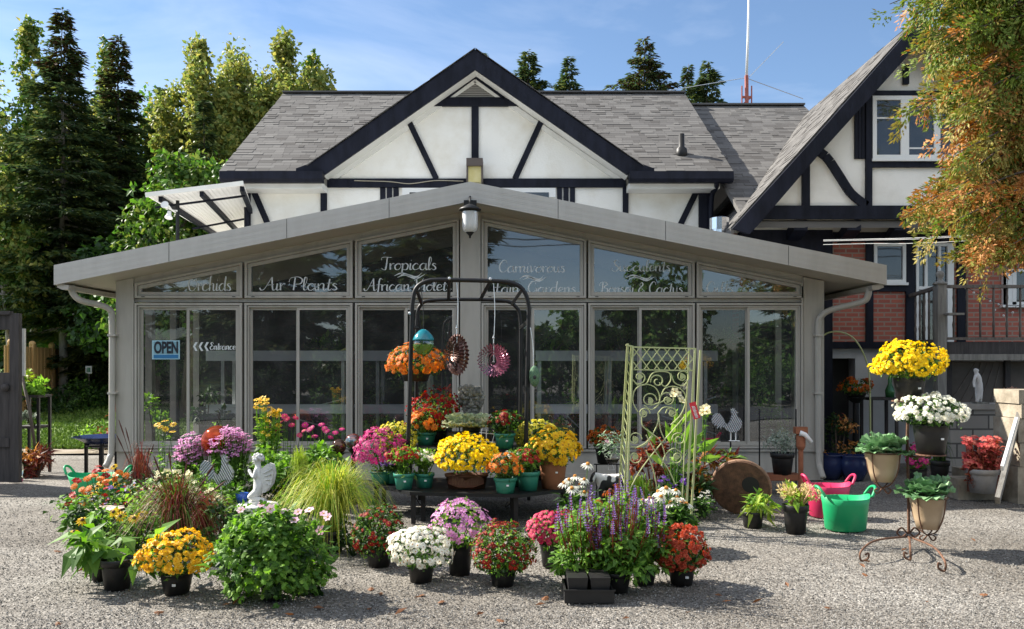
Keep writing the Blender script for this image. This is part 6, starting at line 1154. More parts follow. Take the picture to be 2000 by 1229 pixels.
def shaded_corr(name, c1, c2, rot):
    m, t, b = newmat(name); b.inputs['Metallic'].default_value = .35; b.inputs['Roughness'].default_value = .45; tc = t.nodes.new('ShaderNodeTexCoord'); mp = t.nodes.new('ShaderNodeMapping'); mp.inputs['Rotation'].default_value = (0, rot, 0); t.links.new(tc.outputs['Object'], mp.inputs[0])
    wv = t.nodes.new('ShaderNodeTexWave'); wv.inputs['Scale'].default_value = 14; t.links.new(mp.outputs[0], wv.inputs['Vector']); bp = t.nodes.new('ShaderNodeBump'); bp.inputs['Strength'].default_value = 1; bp.inputs['Distance'].default_value = .02; t.links.new(wv.outputs['Fac'], bp.inputs['Height']); t.links.new(bp.outputs[0], b.inputs['Normal'])
    r_ = t.nodes.new('ShaderNodeValToRGB'); r_.color_ramp.elements[0].color = lin(c1); r_.color_ramp.elements[1].color = lin(c2); t.links.new(wv.outputs['Fac'], r_.inputs[0]); t.links.new(r_.outputs[0], b.inputs['Base Color']); return m  # grey stripes put the groove shade into the colour, on top of the bump
def rooster(label, x0, x1, y0, y1, d_, stand):
    t = thing('metal_rooster', label, 'garden ornament', P((x0+x1)/2, y1, d_)); w2, h2 = x1-x0, y1-y0; tx = lambda u, v: (XX(x0+u*w2, d_), ZZ(y1-v*h2, d_))
    body = [(.44,.56),(.52,.50),(.60,.60),(.66,.78),(.64,.90),(.70,.97),(.78,.94),(.80,.86),(.79,.79),(.88,.72),(.97,.60),(.95,.44),(.86,.34),(.74,.28),(.60,.28),(.48,.34),(.40,.44)]
    tail = [(.43,.57),(.36,.72),(.26,.84),(.14,.86),(.04,.78),(.0,.64),(.03,.52),(.08,.58),(.09,.44),(.15,.52),(.18,.38),(.24,.48),(.29,.36),(.33,.46),(.38,.40),(.40,.46)]
    q = MB(); q.prism([tx(*p_) for p_ in body[::-1]], d_-.03, d_+.03); q.build('body', shaded_corr('corrugated_white_shaded', (.28, .29, .31), (.80, .81, .82), .5), t)
    q = MB(); q.prism([tx(*p_) for p_ in tail[::-1]], d_-.015, d_+.015); q.build('tail', shaded_corr('corrugated_tail_shaded', (.25, .26, .28), (.74, .75, .77), -.7), t)
    q = MB(); q.prism([tx(*p_) for p_ in [(.62,.93),(.61,1.0),(.65,.97),(.68,1.02),(.71,.98),(.75,1.01),(.76,.95),(.72,.93)][::-1]], d_-.008, d_+.008); q.prism([tx(*p_) for p_ in [(.80,.90),(.88,.87),(.80,.85)][::-1]], d_-.01, d_+.01); q.build('comb', M_steel, t)
    for u in (.62, .78): q = MB(); q.tube([(*tx(u, .30)[:1], d_, tx(u, .30)[1]), (tx(u, .03)[0], d_, tx(u, .03)[1])], .008, 6); q.tube([(tx(u-.06, .01)[0], d_, tx(u, .015)[1]), (tx(u+.12, .01)[0], d_-.03, tx(u, .01)[1])], .007, 5); q.build('leg', M_white, t)
    if stand: q = MB(); stand(q, d_); q.build('stand', M_black_mt, t)
    return t
rooster('corrugated white metal rooster on a small white urn at the left', 390, 458, 888, 972, 8.9, None)
c = P(424, 973, 8.95); ur = thing('white_urn', 'small white footed urn under the left metal rooster', 'urn', (c[0], 8.95, 0)); q = MB(); z = c[2]-.003; q.lathe([(0, 0), (.09, 0), (.09, .03), (.05, .06), (.06, .10), (.085, z-.06), (.10, z-.01), (.10, z), (0, z)], (c[0], 8.95, 0), 20); q.build('body', M_white, ur, True)
rooster('white metal rooster weathervane standing on a thin black pole at the right', 1390, 1450, 798, 862, 9.9, lambda q, d_: (q.tube([P(1427, 862, d_), np.array([XX(1427, d_), d_, 0])], .010, 6), q.tube([P(1408, 862, d_), P(1446, 862, d_)], .008, 6)))
# gazing balls
def gazing(label, px, py, rpx, d_, cols, metal=.75, sc_=4):
    t = thing('gazing_ball', label, 'gazing ball', (XX(px, d_), d_, 0), 'glass gazing balls'); m_ = plain('gazing_'+str(len(MATS)), cols[0], cols[1], sc_, .08, metal=metal, lo=.4, hi=.6); q = MB(); q.ball(P(px, py, d_), rpx*d_/F, 24); q.build('globe', m_, t, True); zt = ZZ(py+rpx, d_)+.01; q = MB(); q.lathe([(0, 0), (.10, 0), (.09, .03), (.03, .06), (.025, zt-.05), (.07, zt), (0, zt)], (XX(px, d_), d_, 0), 14); q.build('stand', M_black_mt, t)
gazing('large red glass gazing ball among the pink asters', 425, 862, 31, 9.7, [(.30, .02, .008), (.55, .10, .03)])
gazing('small brown glass gazing ball beside the centre left grass', 662, 872, 14.5, 9.4, [(.09, .05, .035), (.16, .10, .07)])
gazing('rainbow swirled gazing ball behind the brown one', 690, 863, 16, 9.7, [(.40, .06, .03), (.20, .30, .32)], .7, 9)
def dome(cx, cy, rx, ry, n, sd):
    r = np.random.default_rng(sd); a = r.uniform(0, 6.283, n); q = r.random(n)**.55*r.uniform(.85, 1.1, n); return [(cx+rx*k*math.cos(t), cy+ry*k*math.sin(t)*(1 if math.sin(t) < 0 else .6)) for t, k in zip(a, q)]
# left flower bed
def scatter(x0, x1, y0, y1, n, sd): r = np.random.default_rng(sd); return [(r.uniform(x0, x1), r.uniform(y0, y1)) for _ in range(n)]
T_ph = T_daisy(6, .14, .4, .02, .08)
def tub(label, x, by, ytop, wt, wb_, mat, ry=.8):
    c = GZ(x, by); rb = wb_/2*c[1]/F; d = c[1]+rb; S = d/F; t = thing('garden_tub', label, 'tub', (XX(x, d), d, 0), 'flexible garden tubs'); zt = ZZ(ytop, d); n = 32; a = np.arange(n)*6.283/n; hb_ = .06*np.cos(a)**8
    V = np.concatenate([np.stack([XX(x, d)+np.cos(a)*r_, d+np.sin(a)*r_*ry, z+hb_*k], 1) for r_, z, k in ((wb_/2*S*.9, .004, 0), (wb_/2*S, .02, 0), (wt/2*S*.93, zt*.75, .1), (wt/2*S, zt-.02, .6), (wt/2*S*.98, zt-.018, .6), (wt/2*S*.86, zt*.5, 0), (wb_/2*S*.9, .02, 0))]); q = MB(); q.add(V, np.array([(i*n+j, i*n+(j+1) % n, (i+1)*n+(j+1) % n, (i+1)*n+j) for i in range(6) for j in range(n)])); q.add(V[:n], [tuple(range(n-1, -1, -1))]); q.build('body', mat, t, True)
    for s in (-1, 1): x0 = XX(x, d)+s*wt/2*S; q = MB(); q.tube(bez([(x0-s*.01, d-.09, zt), (x0+s*.03, d-.06, zt+.07), (x0+s*.045, d, zt+.09), (x0+s*.03, d+.06, zt+.07), (x0-s*.01, d+.09, zt)]), .014, 8); q.build('handle', mat, t, True)
    return t
M_tubg = plain('green_rubber', (.010, .37, .135), (.05, .30, .15), 4, .45, lo=.5, hi=.8); M_tubr = plain('pink_rubber', (.55, .025, .10), (.42, .06, .11), 4, .45, lo=.5, hi=.8)
tub('bright green flexible tub beside the pink one at the right', 1651, 1043, 968, 94, 78, M_tubg)
tub('pink red flexible tub partly behind the green one', 1618, 1016, 944, 84, 72, M_tubr)
tub('green flexible tub behind the red geraniums at the left', 192, 985, 925, 112, 84, M_tubg)
flowers('red geraniums edging the left end of the display', 180, 1010, hd((191,912),(150,939),(141,966),(140,982),(125,992),(159,994),(207,929),(245,953),(188,920),(148,972),(132,985)), 20, T_pom(7, 2), [B_red, B_red], leaves=(260, .075), lm=[L_mid, L_bright, L_dark], lh=.7, lw=130, name='geranium_plant', leafT=LEAFW)
flowers('yellow black eyed susans at the left end of the display', 215, 1020, hd((222,911),(197,943),(211,938),(242,941),(260,955),(184,966),(178,974),(202,978),(226,946),(190,950),(254,962)), 21, T_daisy(11, .28, .18, .25, .28), [B_yellow, B_eyeb], leaves=(240, .09), leafT=LEAFN, lm=[L_mid, L_dark], lw=140, tilt=.6, name='rudbeckia_plant')
flowers('pink impatiens among the burgundy grass', 320, 1030, hd((271,972),(280,968),(389,965),(269,976),(285,972),(388,987),(300,990),(395,972)), 15, T_daisy(5, .12, .42, .05, .06), [B_hot, B_eye], leaves=(420, .06), lm=[L_mid, L_bright, L_dark], lw=190, lh=.8)
flowers('cream snapdragons in the left flower bed', 330, 1015, hd((369,929),(372,935),(366,924),(313,953),(316,959),(317,978),(320,985),(310,950),(292,953),(295,960)), 17, T_daisy(5, .2, .4, -.3, .2), [B_cream, B_cream], leaves=(200, .07), lw=120, tilt=.9)
flowers('patch of pale yellow blossoms below the red gazing ball', 330, 985, scatter(303, 358, 916, 938, 30, 3), 10, FLORET, [B_cream, B_eye], d=9.6, leaves=(260, .05), lw=80, lh=.85)
flowers('orange zinnias standing tall at the left window', 322, 955, hd((307,829),(322,822),(323,838),(338,829),(337,843),(313,834)), 15, T_daisy(10, .3, .2, .1, .2), [B_gold, B_eyeo], d=9.9, leaves=(40, .08), tilt=.5, lw=60)
flowers('lilac pink phlox left of the red gazing ball', 372, 975, dome(374, 884, 34, 36, 240, 5), 11, FLORET, [B_pink, B_eye], d=9.75, leaves=(320, .055), lw=70, lh=.75, leaf_along=1, name='phlox_plant', group='lilac pink phlox plants')
flowers('lilac pink phlox right of the red gazing ball', 448, 975, dome(450, 872, 42, 38, 330, 6), 11, FLORET, [B_pink, B_eye], d=9.55, leaves=(420, .055), lw=90, lh=.72, leaf_along=1, name='phlox_plant', group='lilac pink phlox plants')
flowers('tall amber snapdragons in front of the second window', 520, 965, scatter(500, 526, 776, 800, 20, 7)+scatter(530, 548, 797, 812, 12, 8)+scatter(506, 548, 800, 850, 18, 81), 12, T_daisy(7, .25, .28, .1, .2), [B_gold, B_eyeo], d=9.6, leaves=(60, .07), lm=[L_bright, L_lime], lw=60, lh=.5, leaf_along=10)
flowers('pink zinnias in front of the third window, left clump', 565, 965, hd((556,813),(560,818),(578,816),(542,840),(570,830),(593,841),(585,850),(553,822)), 15, T_daisy(11, .22, .2, .1, .15, True), [B_hot, B_eye], d=9.5, leaves=(260, .09), lm=[L_mid, L_bright], lw=90, lh=.5, tilt=.8, leafT=LEAFW)
flowers('pink zinnias in front of the third window, right clump', 625, 965, hd((609,835),(604,839),(634,837),(638,842),(646,854),(615,852),(655,845),(668,838),(596,830),(628,829)), 15, T_daisy(11, .22, .2, .1, .15, True), [B_mag, B_eye], d=9.6, leaves=(240, .09), lm=[L_mid, L_bright], lw=110, lh=.5, tilt=.8, leafT=LEAFW)
leafmound('bright green basil-like bush behind the cherub', 535, 955, 82, 862, 420, .085, [L_bright, L_mid], d=9.2, T=LEAFW)
leafmound('bright green bush left of the gazing balls', 628, 955, 76, 866, 360, .08, [L_bright, L_mid], d=9.2, T=LEAFW)
grass_plant('fine yellow green feathery plant behind the golden grass', 585, 950, 75, 24, 260, [L_lime], d=9.0, wd=.006, name='feathery_plant')
leafmound('dark leafy plant between the rooster urn and the cherub', 455, 1010, 90, 930, 420, .075, [L_dark, L_mid], d=9.2, T=LEAF)
leafmound('dark leafy plant behind the cherub pedestal', 565, 1010, 90, 930, 380, .08, [L_dark, L_mid], d=9.0, T=LEAF)
leafmound('mixed green plants under the left windows', 360, 985, 170, 905, 520, .08, [L_mid, L_dark], d=10.3, T=LEAF)
for k, (px, by, wd_, yt, n_, ls_, mm_, lab) in enumerate(((165, 1062, 90, 985, 420, .07, [L_mid, L_dark], 'mixed green plants left of the log stump'), (265, 1072, 120, 955, 620, .065, [L_mid, L_bright, L_dark], 'leafy mound behind the broad leaved plant'), (300, 1045, 150, 930, 620, .065, [L_mid, L_dark, L_bright], 'leafy mound among the cream snapdragons'), (245, 1030, 130, 925, 520, .065, [L_dark, L_mid], 'leafy mound behind the log stump'), (440, 1085, 110, 965, 560, .06, [L_dark, L_mid], 'dark green mound left of the pink anemone'), (480, 1050, 100, 990, 420, .06, [L_mid, L_bright], 'green mound at the foot of the cherub pedestal'), (585, 1075, 110, 985, 480, .06, [L_dark, L_mid], 'dark mound under the golden grass'), (690, 1085, 70, 1000, 320, .055, [L_dark, L_mid], 'dark mound right of the golden grass'), (395, 1010, 120, 915, 480, .06, [L_mid, L_bright], 'green mound below the lilac phlox'), (510, 990, 90, 905, 420, .06, [L_mid, L_dark], 'green mound behind the blue pot'))):
    leafmound(lab, px, by, wd_, yt, n_, ls_, mm_, T=LEAF if k % 2 else LEAFW)
for k, (px, by, wd_, yt, n_, ls_, mm_, lab) in enumerate(((1175, 1075, 110, 965, 520, .06, [L_mid, L_bright], 'green mound behind the left salvia clump'), (1245, 1080, 120, 975, 560, .06, [L_mid, L_dark], 'green mound under the white coneflowers'), (1310, 1070, 90, 985, 420, .065, [L_mid, L_dark], 'dark leaves at the right foot of the trellis'), (1335, 1000, 110, 905, 460, .08, [L_dark, L_mid], 'dark leafy mass right of the trellis'), (1225, 1000, 80, 925, 320, .07, [L_dark, L_mid], 'dark leaves behind the lime spiky plant'), (1130, 1065, 70, 975, 320, .06, [L_dark, L_mid], 'dark leaves below the left white coneflowers'))):
    leafmound(lab, px, by, wd_, yt, n_, ls_, mm_, T=LEAF if k % 2 else LEAFW)
flowers('small red and violet blooms scattered over the left flower bed', 270, 1035, scatter(200, 345, 945, 1010, 34, 55), 12, T_pom(7, 2), [B_red, B_red], leaves=(60, .06), lw=150, lh=.8)
flowers('orange and scarlet zinnias at the left end of the display', 190, 1025, scatter(140, 265, 918, 1000, 26, 58), 17, T_daisy(11, .22, .2, .1, .15, True), [B_orange, B_eyeo], leaves=(80, .07), lw=130, lh=.8, tilt=.8)
flowers('violet pansies scattered in front of the green tub', 235, 1030, scatter(170, 300, 940, 1000, 18, 56), 12, T_daisy(5, .12, .42, .05, .06), [B_purple, B_eye], leaves=(60, .06), lw=130, lh=.8)
flowers('cream blossoms scattered across the left flower bed', 350, 1030, scatter(265, 430, 940, 1000, 40, 57), 12, T_daisy(5, .12, .42, .05, .06), [B_cream, B_eye], leaves=(60, .06), lw=150, lh=.8)
c = P(272, 935, 10.4); q = MB(); q.lathe([(.17, c[2]-.12), (.13, c[2]+.05), (.06, c[2]+.28), (.0, c[2]+.36)], (c[0], c[1], 0), 14); q.lathe([(0, c[2]-.12), (.17, c[2]-.12)], (c[0], c[1], 0), 14); q.box((c[0]-.1, c[1]-.1, 0), (c[0]+.1, c[1]+.1, c[2]-.121)); tag(setbase(q.build('clay_cone', M_rust), (c[0], c[1], 0)), 'brown clay cone ornament at the left end of the sunroom wall', 'garden ornament')
# --- salvia in black trays
def spike_T():
    v, f = [], []
    for L in range(7):
        for i in range(5):
            a = 6.283*i/5+L*.6; rr = .16*(1-L/9); z = L/7; b = len(v); c, s = math.cos(a), math.sin(a)
            v += [(0, 0, z), (c*rr-s*.06, s*rr+c*.06, z+.05), (c*rr*1.5, s*rr*1.5, z+.1), (c*rr+s*.06, s*rr-c*.06, z+.05)]; f.append((b, b+1, b+2, b+3))
    return (np.array(v), f, [0]*len(f))
SPK = spike_T()
def salvia(label, x, by, wpx, ytop, heads, n, potw, pty, group):
    t = leafmound(label, x, by, wpx, ytop, n, .062, [L_bright, L_mid, L_bright], potw, pty, BK, T=T_leaf(.55, .1, .25), name='salvia_plant', group=group, cat='salvia'); d = t.location.y; r = np.random.default_rng(int(x)); heads = list(heads)+[(r.uniform(x-wpx*.48, x+wpx*.48), r.uniform(ytop+4, ytop+88)) for _ in range(26)]; hp = np.array([P(px, py+12, d+r.uniform(-.24, .05)) for px, py in heads]); q = MB(); n_ = len(hp); q.inst(SPK, hp, fr_n(np.array([0, 0, 1.])+r.normal(0, .12, (n_, 3)), r), np.stack([np.full(n_, .075), np.full(n_, .075), r.uniform(.09, .15, n_)], 1)); q.build('flower_spikes', petals('petal_lavender_'+str(int(x)), (.16,.09,.32), (.26,.16,.44), (.36,.26,.50)), t); s = MB()
    for h_ in hp: s.tube([(t.location.x+(h_[0]-t.location.x)*.5, d, .15), h_, h_+np.array([0, 0, .1])], [.004, .003, .002], 4, False)
    s.build('spike_stems', L_rededge, t)
salvia('purple spiked salvia in black trays, left clump at the front', 1142, 1150, 118, 985, hd((1116,985),(1154,1024),(1150,1028),(1172,1040),(1128,1010),(1140,1000),(1108,1018),(1185,1015),(1098,1030),(1160,1000)), 1100, 76, 1122, 'salvia at the front right')
salvia('purple spiked salvia in black trays, tall middle clump', 1205, 1155, 128, 958, hd((1196,990),(1198,1003),(1230,983),(1227,962),(1223,1024),(1196,1031),(1207,1056),(1197,1032),(1222,1027),(1190,970),(1215,975),(1240,1010),(1210,950)), 1300, 56, 1115, 'salvia at the front right')
salvia('purple spiked salvia behind the coral mum, right clump', 1258, 1140, 88, 982, hd((1260,992),(1264,1012),(1268,985),(1245,1000),(1280,1020)), 700, 50, 1105, 'salvia at the front right')
c = GZ(1150, 1180); tr_ = thing('plant_tray', 'black plastic tray holding square pots under the salvia', 'tray', c); q = MB(); x0, x1 = XX(1103, c[1]), XX(1200, c[1]); y0 = c[1]
ring(q, [(x0, .002), (x1, .002), (x1+.01, .09), (x0-.01, .09)], [(x0+.004, .004), (x1-.004, .004), (x1+.006, .088), (x0-.006, .088)], y0, y0+.01) if False else None
q.box((x0, y0, .004), (x1, y0+.012, .085)); q.box((x0, y0+.33, .004), (x1, y0+.342, .085)); q.box((x0, y0+.012, .004), (x0+.012, y0+.33, .085)); q.box((x1-.012, y0+.012, .004), (x1, y0+.33, .085)); q.box((x0+.012, y0+.012, .004), (x1-.012, y0+.33, .012)); q.box((x0-.008, y0-.008, .086), (x1+.008, y0+.006, .096)); q.build('tray', BK, tr_)
for k in range(2):
    for j in range(2):
        q = MB(); a = x0+.022+k*(x1-x0-.03)/2; b = y0+.02+j*.155; w2 = (x1-x0-.06)/2; q.add([(a+.015, b+.012, .013), (a+w2-.015, b+.012, .013), (a+w2-.015, b+.135, .013), (a+.015, b+.135, .013), (a, b, .17), (a+w2, b, .17), (a+w2, b+.148, .17), (a, b+.148, .17)], [(0,3,2,1),(4,5,6,7),(0,1,5,4),(1,2,6,5),(2,3,7,6),(3,0,4,7)]); q.build('square_pot', BK, tr_)
# --- middle right
flowers('white coneflowers with golden centres in front of the green trellis', 1295, 1075, hd((1269,974),(1272,982),(1291,970),(1301,954),(1320,958),(1322,972),(1286,961),(1310,983),(1332,980),(1260,987),(1280,992),(1326,990),(1340,985),(1255,978)), 29, CONE, [B_white, B_eyeo], leaves=(420, .10), lm=[L_mid, L_dark], lw=90, lh=.85, leafT=LEAF, tilt=.25, name='coneflower_plant', group='coneflowers')
flowers('white coneflowers left of the cow figurine', 1128, 1050, hd((1148,907),(1111,937),(1123,931),(1141,937),(1117,954),(1141,962),(1102,944),(1132,948)), 26, CONE, [B_white, B_eyeo], leaves=(260, .10), lm=[L_mid, L_dark], lw=60, lh=.75, tilt=.25, name='coneflower_plant', group='coneflowers')
flowers('faded red brown coneflowers in front of the cow figurine', 1200, 1070, hd((1182,962),(1200,971),(1223,964),(1207,948),(1173,978),(1192,958)), 20, T_daisy(10, .42, .13, .75, .4), [B_rust, B_eyeb], leaves=(200, .09), lw=70, lh=.7, name='coneflower_plant', group='coneflowers')
grass_plant('lime green spiky plant inside the trellis', 1247, 1030, 95, 46, 300, [L_bright, L_lime], d=8.5, wd=.018, name='spiky_plant', cat='leafy plant')
flowers('purple and orange blooms behind the white coneflowers', 1312, 1040, hd((1297,932),(1304,938),(1310,945),(1290,940),(1334,938),(1340,946),(1330,928),(1318,950)), 15, T_pom(7, 2), [B_purple, B_purple], d=8.5, leaves=(120, .07), lw=70)
leafmound('bronze red coleus behind the trellis', 1275, 960, 74, 848, 330, .085, [L_rededge], d=9.2, T=T_leaf(.5, .08, .2), zlow=930)
def canna(label, x, by, d_, leaves_):
    t = thing('canna_plant', label, 'leafy plant', P(x, by, d_)); q = MB(); s = MB(); b = P(x, by, d_); T = T_leaf(.38, .10, .12)
    for (px, py, L, ang, yaw) in leaves_:
        c = P(px, py, d_); X_ = np.array([[math.cos(ang)*math.cos(yaw), math.sin(yaw)*.6, math.sin(ang)]]); q.inst(T, c[None], fr_x(X_, np.array([[.2, -1, .35]])), np.array([L*.82*d_/F])); s.tube([b, (b+c)/2+np.array([0, 0, .05]), c], .007, 5)
    q.build('leaves', L_bright, t); s.build('stems', L_mid, t)
canna('tall canna with broad bright green leaves behind the trellis', 1310, 960, 9.0, [(1310, 870, 60, 1.75, 0), (1330, 890, 95, 1.2, .2), (1315, 865, 80, 1.45, -.2), (1345, 880, 60, .9, 0), (1280, 870, 48, 2.0, .3), (1330, 830, 55, .9, 0), (1360, 885, 70, .55, .2), (1365, 900, 55, .2, -.2), (1325, 920, 60, .3, 0), (1300, 910, 55, 2.5, 0), (1345, 905, 62, 1.1, .5)])
leafmound('dark croton with red and orange leaves right of the trellis', 1400, 985, 82, 868, 210, .13, [L_croton, L_croton, L_mid], d=9.4, T=T_leaf(.36, .08, .25), zlow=950)
leafmound('dark red leaved croton low behind the disc', 1365, 985, 70, 915, 140, .12, [L_croton, L_dark], d=9.0, T=T_leaf(.36, .08, .25))
flowers('small white blossoms beside the leaning disc', 1362, 1010, scatter(1348, 1384, 958, 985, 14, 4), 9, FLORET, [B_white, B_eye], d=8.7, leaves=(220, .06), lm=[L_dark, L_mid], lw=60, lh=.9)
flowers('single pale yellow iris bloom right of the trellis', 1376, 900, hd((1374,798),(1380,804),(1372,806),(1379,796)), 18, T_daisy(5, .15, .4, -.2, .1), [B_cream, B_eye], d=8.9, leaves=(6, .08), lw=20, tilt=1, name='iris_plant')
flowers('pale yellow flower heads showing through the trellis', 1318, 960, hd((1318,765),(1324,770),(1332,782),(1315,772)), 18, T_daisy(5, .15, .4, -.2, .1), [B_cream, B_eye], d=8.6, leaves=(6, .08), lw=20, tilt=1, name='iris_plant')
mum('small rusty orange mum hanging left of the trellis', 1180, 905, 834, 872, 62, 9, B_rust, 34, 878, BK, d=9.9, cover=1.0, group=None, lo=-.4)
q = thing('wire_plant_stand', 'thin wire stand under the small rusty mum', 'plant stand', (XX(1185, 9.95), 9.95, 0)); m_ = MB(); m_.tube([P(1165, 906, 9.95), P(1165, 935, 9.95), (XX(1165, 9.95), 9.95, 0)], .008, 5); m_.tube([P(1205, 906, 9.95), (XX(1205, 9.95), 9.95, 0)], .008, 5); m_.tube([P(1160, 907, 9.95), P(1212, 907, 9.95)], .008, 5); m_.build('frame', M_black_mt, q); m_ = MB(); m_.tube([P(1188, 890, 9.9), P(1188, 918, 9.9), P(1200, 918, 9.9), P(1196, 908, 9.9)], .005, 5); m_.build('hook', M_white, q)
flowers('blue green carnation with one pink bloom beside the trellis', 1196, 905, hd((1186,863),(1189,867)), 12, T_pom(7, 2), [B_blush, B_blush], d=9.0, leaves=(260, .06), lm=[L_silver, L_kale], leafT=LEAFN, lw=44, lh=1.2, pm=BK, potw=26, pty=896)
# cow figurine
d = 9.0; cw_ = thing('cow_figurine', 'black and white cow figurine standing behind the coneflowers', 'garden ornament', P(1185, 985, d)); mcow = plain('cow_patches', (.012, .012, .014), (.72, .70, .68), 6.5, .6, lo=.49, hi=.51, detail=1)
J = {'rump':(P(1216, 941, d),.075),'mid':(P(1198, 940, d),.082),'chest':(P(1178, 938, d),.075),'neck':(P(1166, 932, d-.02),.045),'poll':(P(1160, 926, d-.03),.038),'muz':(P(1155, 943, d-.05),.026)}
E = [('rump','mid'),('mid','chest'),('chest','neck'),('neck','poll'),('poll','muz')]
for nm, px, dy, par in (('fl',1174,-.05,'chest'),('fr',1180,.06,'chest'),('bl',1213,-.05,'rump'),('br',1219,.06,'rump')):
    J[nm+'k'] = (P(px, 962, d+dy), .026); J[nm+'h'] = (P(px+(1 if nm[0] == 'b' else 0), 984, d+dy), .019); E += [(par, nm+'k'), (nm+'k', nm+'h')]
J['tail'] = (P(1226, 936, d),.012); J['tailt'] = (P(1229, 962, d),.012); E += [('rump','tail'),('tail','tailt')]
skin('body', J, E, 'mid', mcow, cw_)
for s in (-1, 1): q = MB(); q.ball(P(1161, 922, d-.03+s*.055), (.014, .032, .012), 8); q.build('ear', M_black_mt, cw_, True)
q = MB(); q.box((XX(1160, d), d-.08, 0), (XX(1228, d), d+.08, ZZ(985, d))); tag(setbase(q.build('figurine_block', M_wood), (XX(1192, d), d, 0)), 'wooden block under the cow figurine', 'block')
# --- green folding trellis
M_sage = plain('sage_paint', (.40, .44, .19), (.48, .50, .25), 6, .5); d = 8.0; tl = thing('trellis', 'folding sage green metal trellis with scrollwork and lattice top', 'trellis', (XX(1280, d), d+.1, 0))
def tp(px, py, dd=0): return P(px, py, d+dd)
yb = 1041
q = MB(); q.beam(tp(1236, 676), tp(1222, 1037), .018, .018); q.build('stile', M_sage, tl); q = MB(); q.beam(tp(1358, 680), tp(1338, yb-1), .018, .018); q.build('stile', M_sage, tl); q = MB(); q.beam(tp(1346, 682, .012), tp(1330, 1030, .012), .010, .010); q.build('stile', M_sage, tl)
q = MB(); q.beam(tp(1235, 678), tp(1357, 681), .014, .014); q.beam(tp(1233, 722), tp(1353, 724), .012, .012); q.build('rail', M_sage, tl)
q = MB()
for k in range(-1, 7):
    for s in (1, -1):
        x0, x1 = 1237+k*20, 1237+k*20+40*s+ (0 if s > 0 else 0); y0, y1 = 680, 723
        xa_, xb2 = (1237+k*20, 1237+k*20+32) if s > 0 else (1237+k*20+32, 1237+k*20); f0, f1 = 0, 1
        def cl(x): return x
        pts = [(xa_+(xb2-xa_)*t, y0+(y1-y0)*t) for t in np.linspace(0, 1, 17)]; pts = [p_ for p_ in pts if 1236 <= p_[0] <= 1354]
        if len(pts) > 2: q.beam(tp(*pts[0], .004*s), tp(*pts[-1], .004*s), .009, .004)
q.build('lattice', M_sage, tl)
sc_ = MB()
def sw(pts, r_=.006): sc_.tube(bez([tp(*p_) for p_ in pts], 6), r_, 6)
def spi(cx, cy, r0, a0, turns, sgn): 
    pts = []
    for k in range(int(abs(turns)*10)+1): a = a0+sgn*k*6.283/10; rr = r0*(1-.75*k/(abs(turns)*10)); pts.append((cx+rr*math.cos(a), cy+rr*math.sin(a)))
    return pts
sw(spi(1249, 737, 14, 2.6, 1.2, -1)); sw(spi(1284, 745, 14, 3.0, 1.3, 1)); sw(spi(1333, 736, 13, .3, 1.3, -1)); sw([(1236, 742), (1246, 752), (1262, 750), (1272, 732), (1284, 726), (1306, 728), (1310, 742), (1300, 755), (1288, 748)]); sw([(1310, 730), (1318, 748), (1334, 753), (1344, 742), (1344, 728)])
sw([(1246, 805), (1236, 785), (1240, 762), (1258, 751), (1278, 756), (1288, 772), (1286, 790), (1272, 800), (1258, 792)]); sw(spi(1268, 782, 15, 0, 1.3, -1)); sw(spi(1304, 781, 16, 3.1, 1.3, 1)); sw([(1290, 775), (1300, 758), (1322, 756), (1338, 770), (1338, 790), (1328, 812), (1310, 830)])
sw([(1270, 792), (1290, 786), (1306, 778)]); sw(spi(1258, 808, 12, 0, 1.2, -1)); sw(spi(1312, 807, 12, 3.1, 1.2, 1)); sw([(1253, 815), (1255, 832), (1270, 845), (1290, 862), (1302, 900)]); sw([(1285, 806), (1286, 820), (1278, 842), (1262, 864), (1240, 876)]); sw([(1286, 806), (1296, 796), (1312, 796)]); sw([(1286, 808), (1290, 840), (1300, 862)])
sw(spi(1240, 858, 14, 0, 1.3, -1)); sw(spi(1326, 858, 14, 3.1, 1.4, 1)); sw([(1232, 872), (1245, 874), (1260, 868), (1275, 852)]); sw(spi(1240, 893, 13, 0, 1.3, 1)); sw(spi(1322, 893, 13, 3.1, 1.3, -1)); sw([(1292, 910), (1300, 888), (1316, 876), (1332, 886)])
sw([(1336, 815), (1310, 845), (1280, 880), (1250, 920), (1228, 960)]); sw([(1262, 850), (1280, 882), (1306, 918), (1318, 945)]); sw([(1262, 880), (1275, 915), (1282, 950), (1284, 985)])
sc_.build('scrollwork', M_sage, tl)
q = MB()
for cx, cy in ((1250, 736), (1333, 735), (1270, 783), (1306, 781), (1258, 806), (1312, 806), (1240, 858), (1240, 893), (1322, 893)): q.prism([(XX(cx+4.5*math.cos(a)*(1+.5*(i % 3 == 0)), d), ZZ(cy+5*math.sin(a)*(1+.5*(i % 3 == 0)), d)) for i, a in enumerate(np.arange(9)*6.283/9)], d-.003, d+.003)
q.build('leaf_plates', M_sage, tl)
q = MB(); e = .36
q.beam(tp(1226, 672), tp(1208, 990, e), .022, .012); q.beam(tp(1233, 676, .01), tp(1217, 1010, .2), .014, .012); q.beam(tp(1222, 674), tp(1236, 677), .014, .012)
for t_ in np.linspace(.03, .95, 17): a, b = tp(1226, 672)+(tp(1208, 990, e)-tp(1226, 672))*t_, tp(1233, 676, .01)+(tp(1217, 1010, .2)-tp(1233, 676, .01))*min(1, t_+.03); q.beam(a, b, .008, .008)
q.build('side_panel', M_sage, tl)
q = MB(); q.beam(tp(1368, 684, .05), tp(1349, 1030, .05), .02, .012); q.build('side_panel', M_sage, tl)
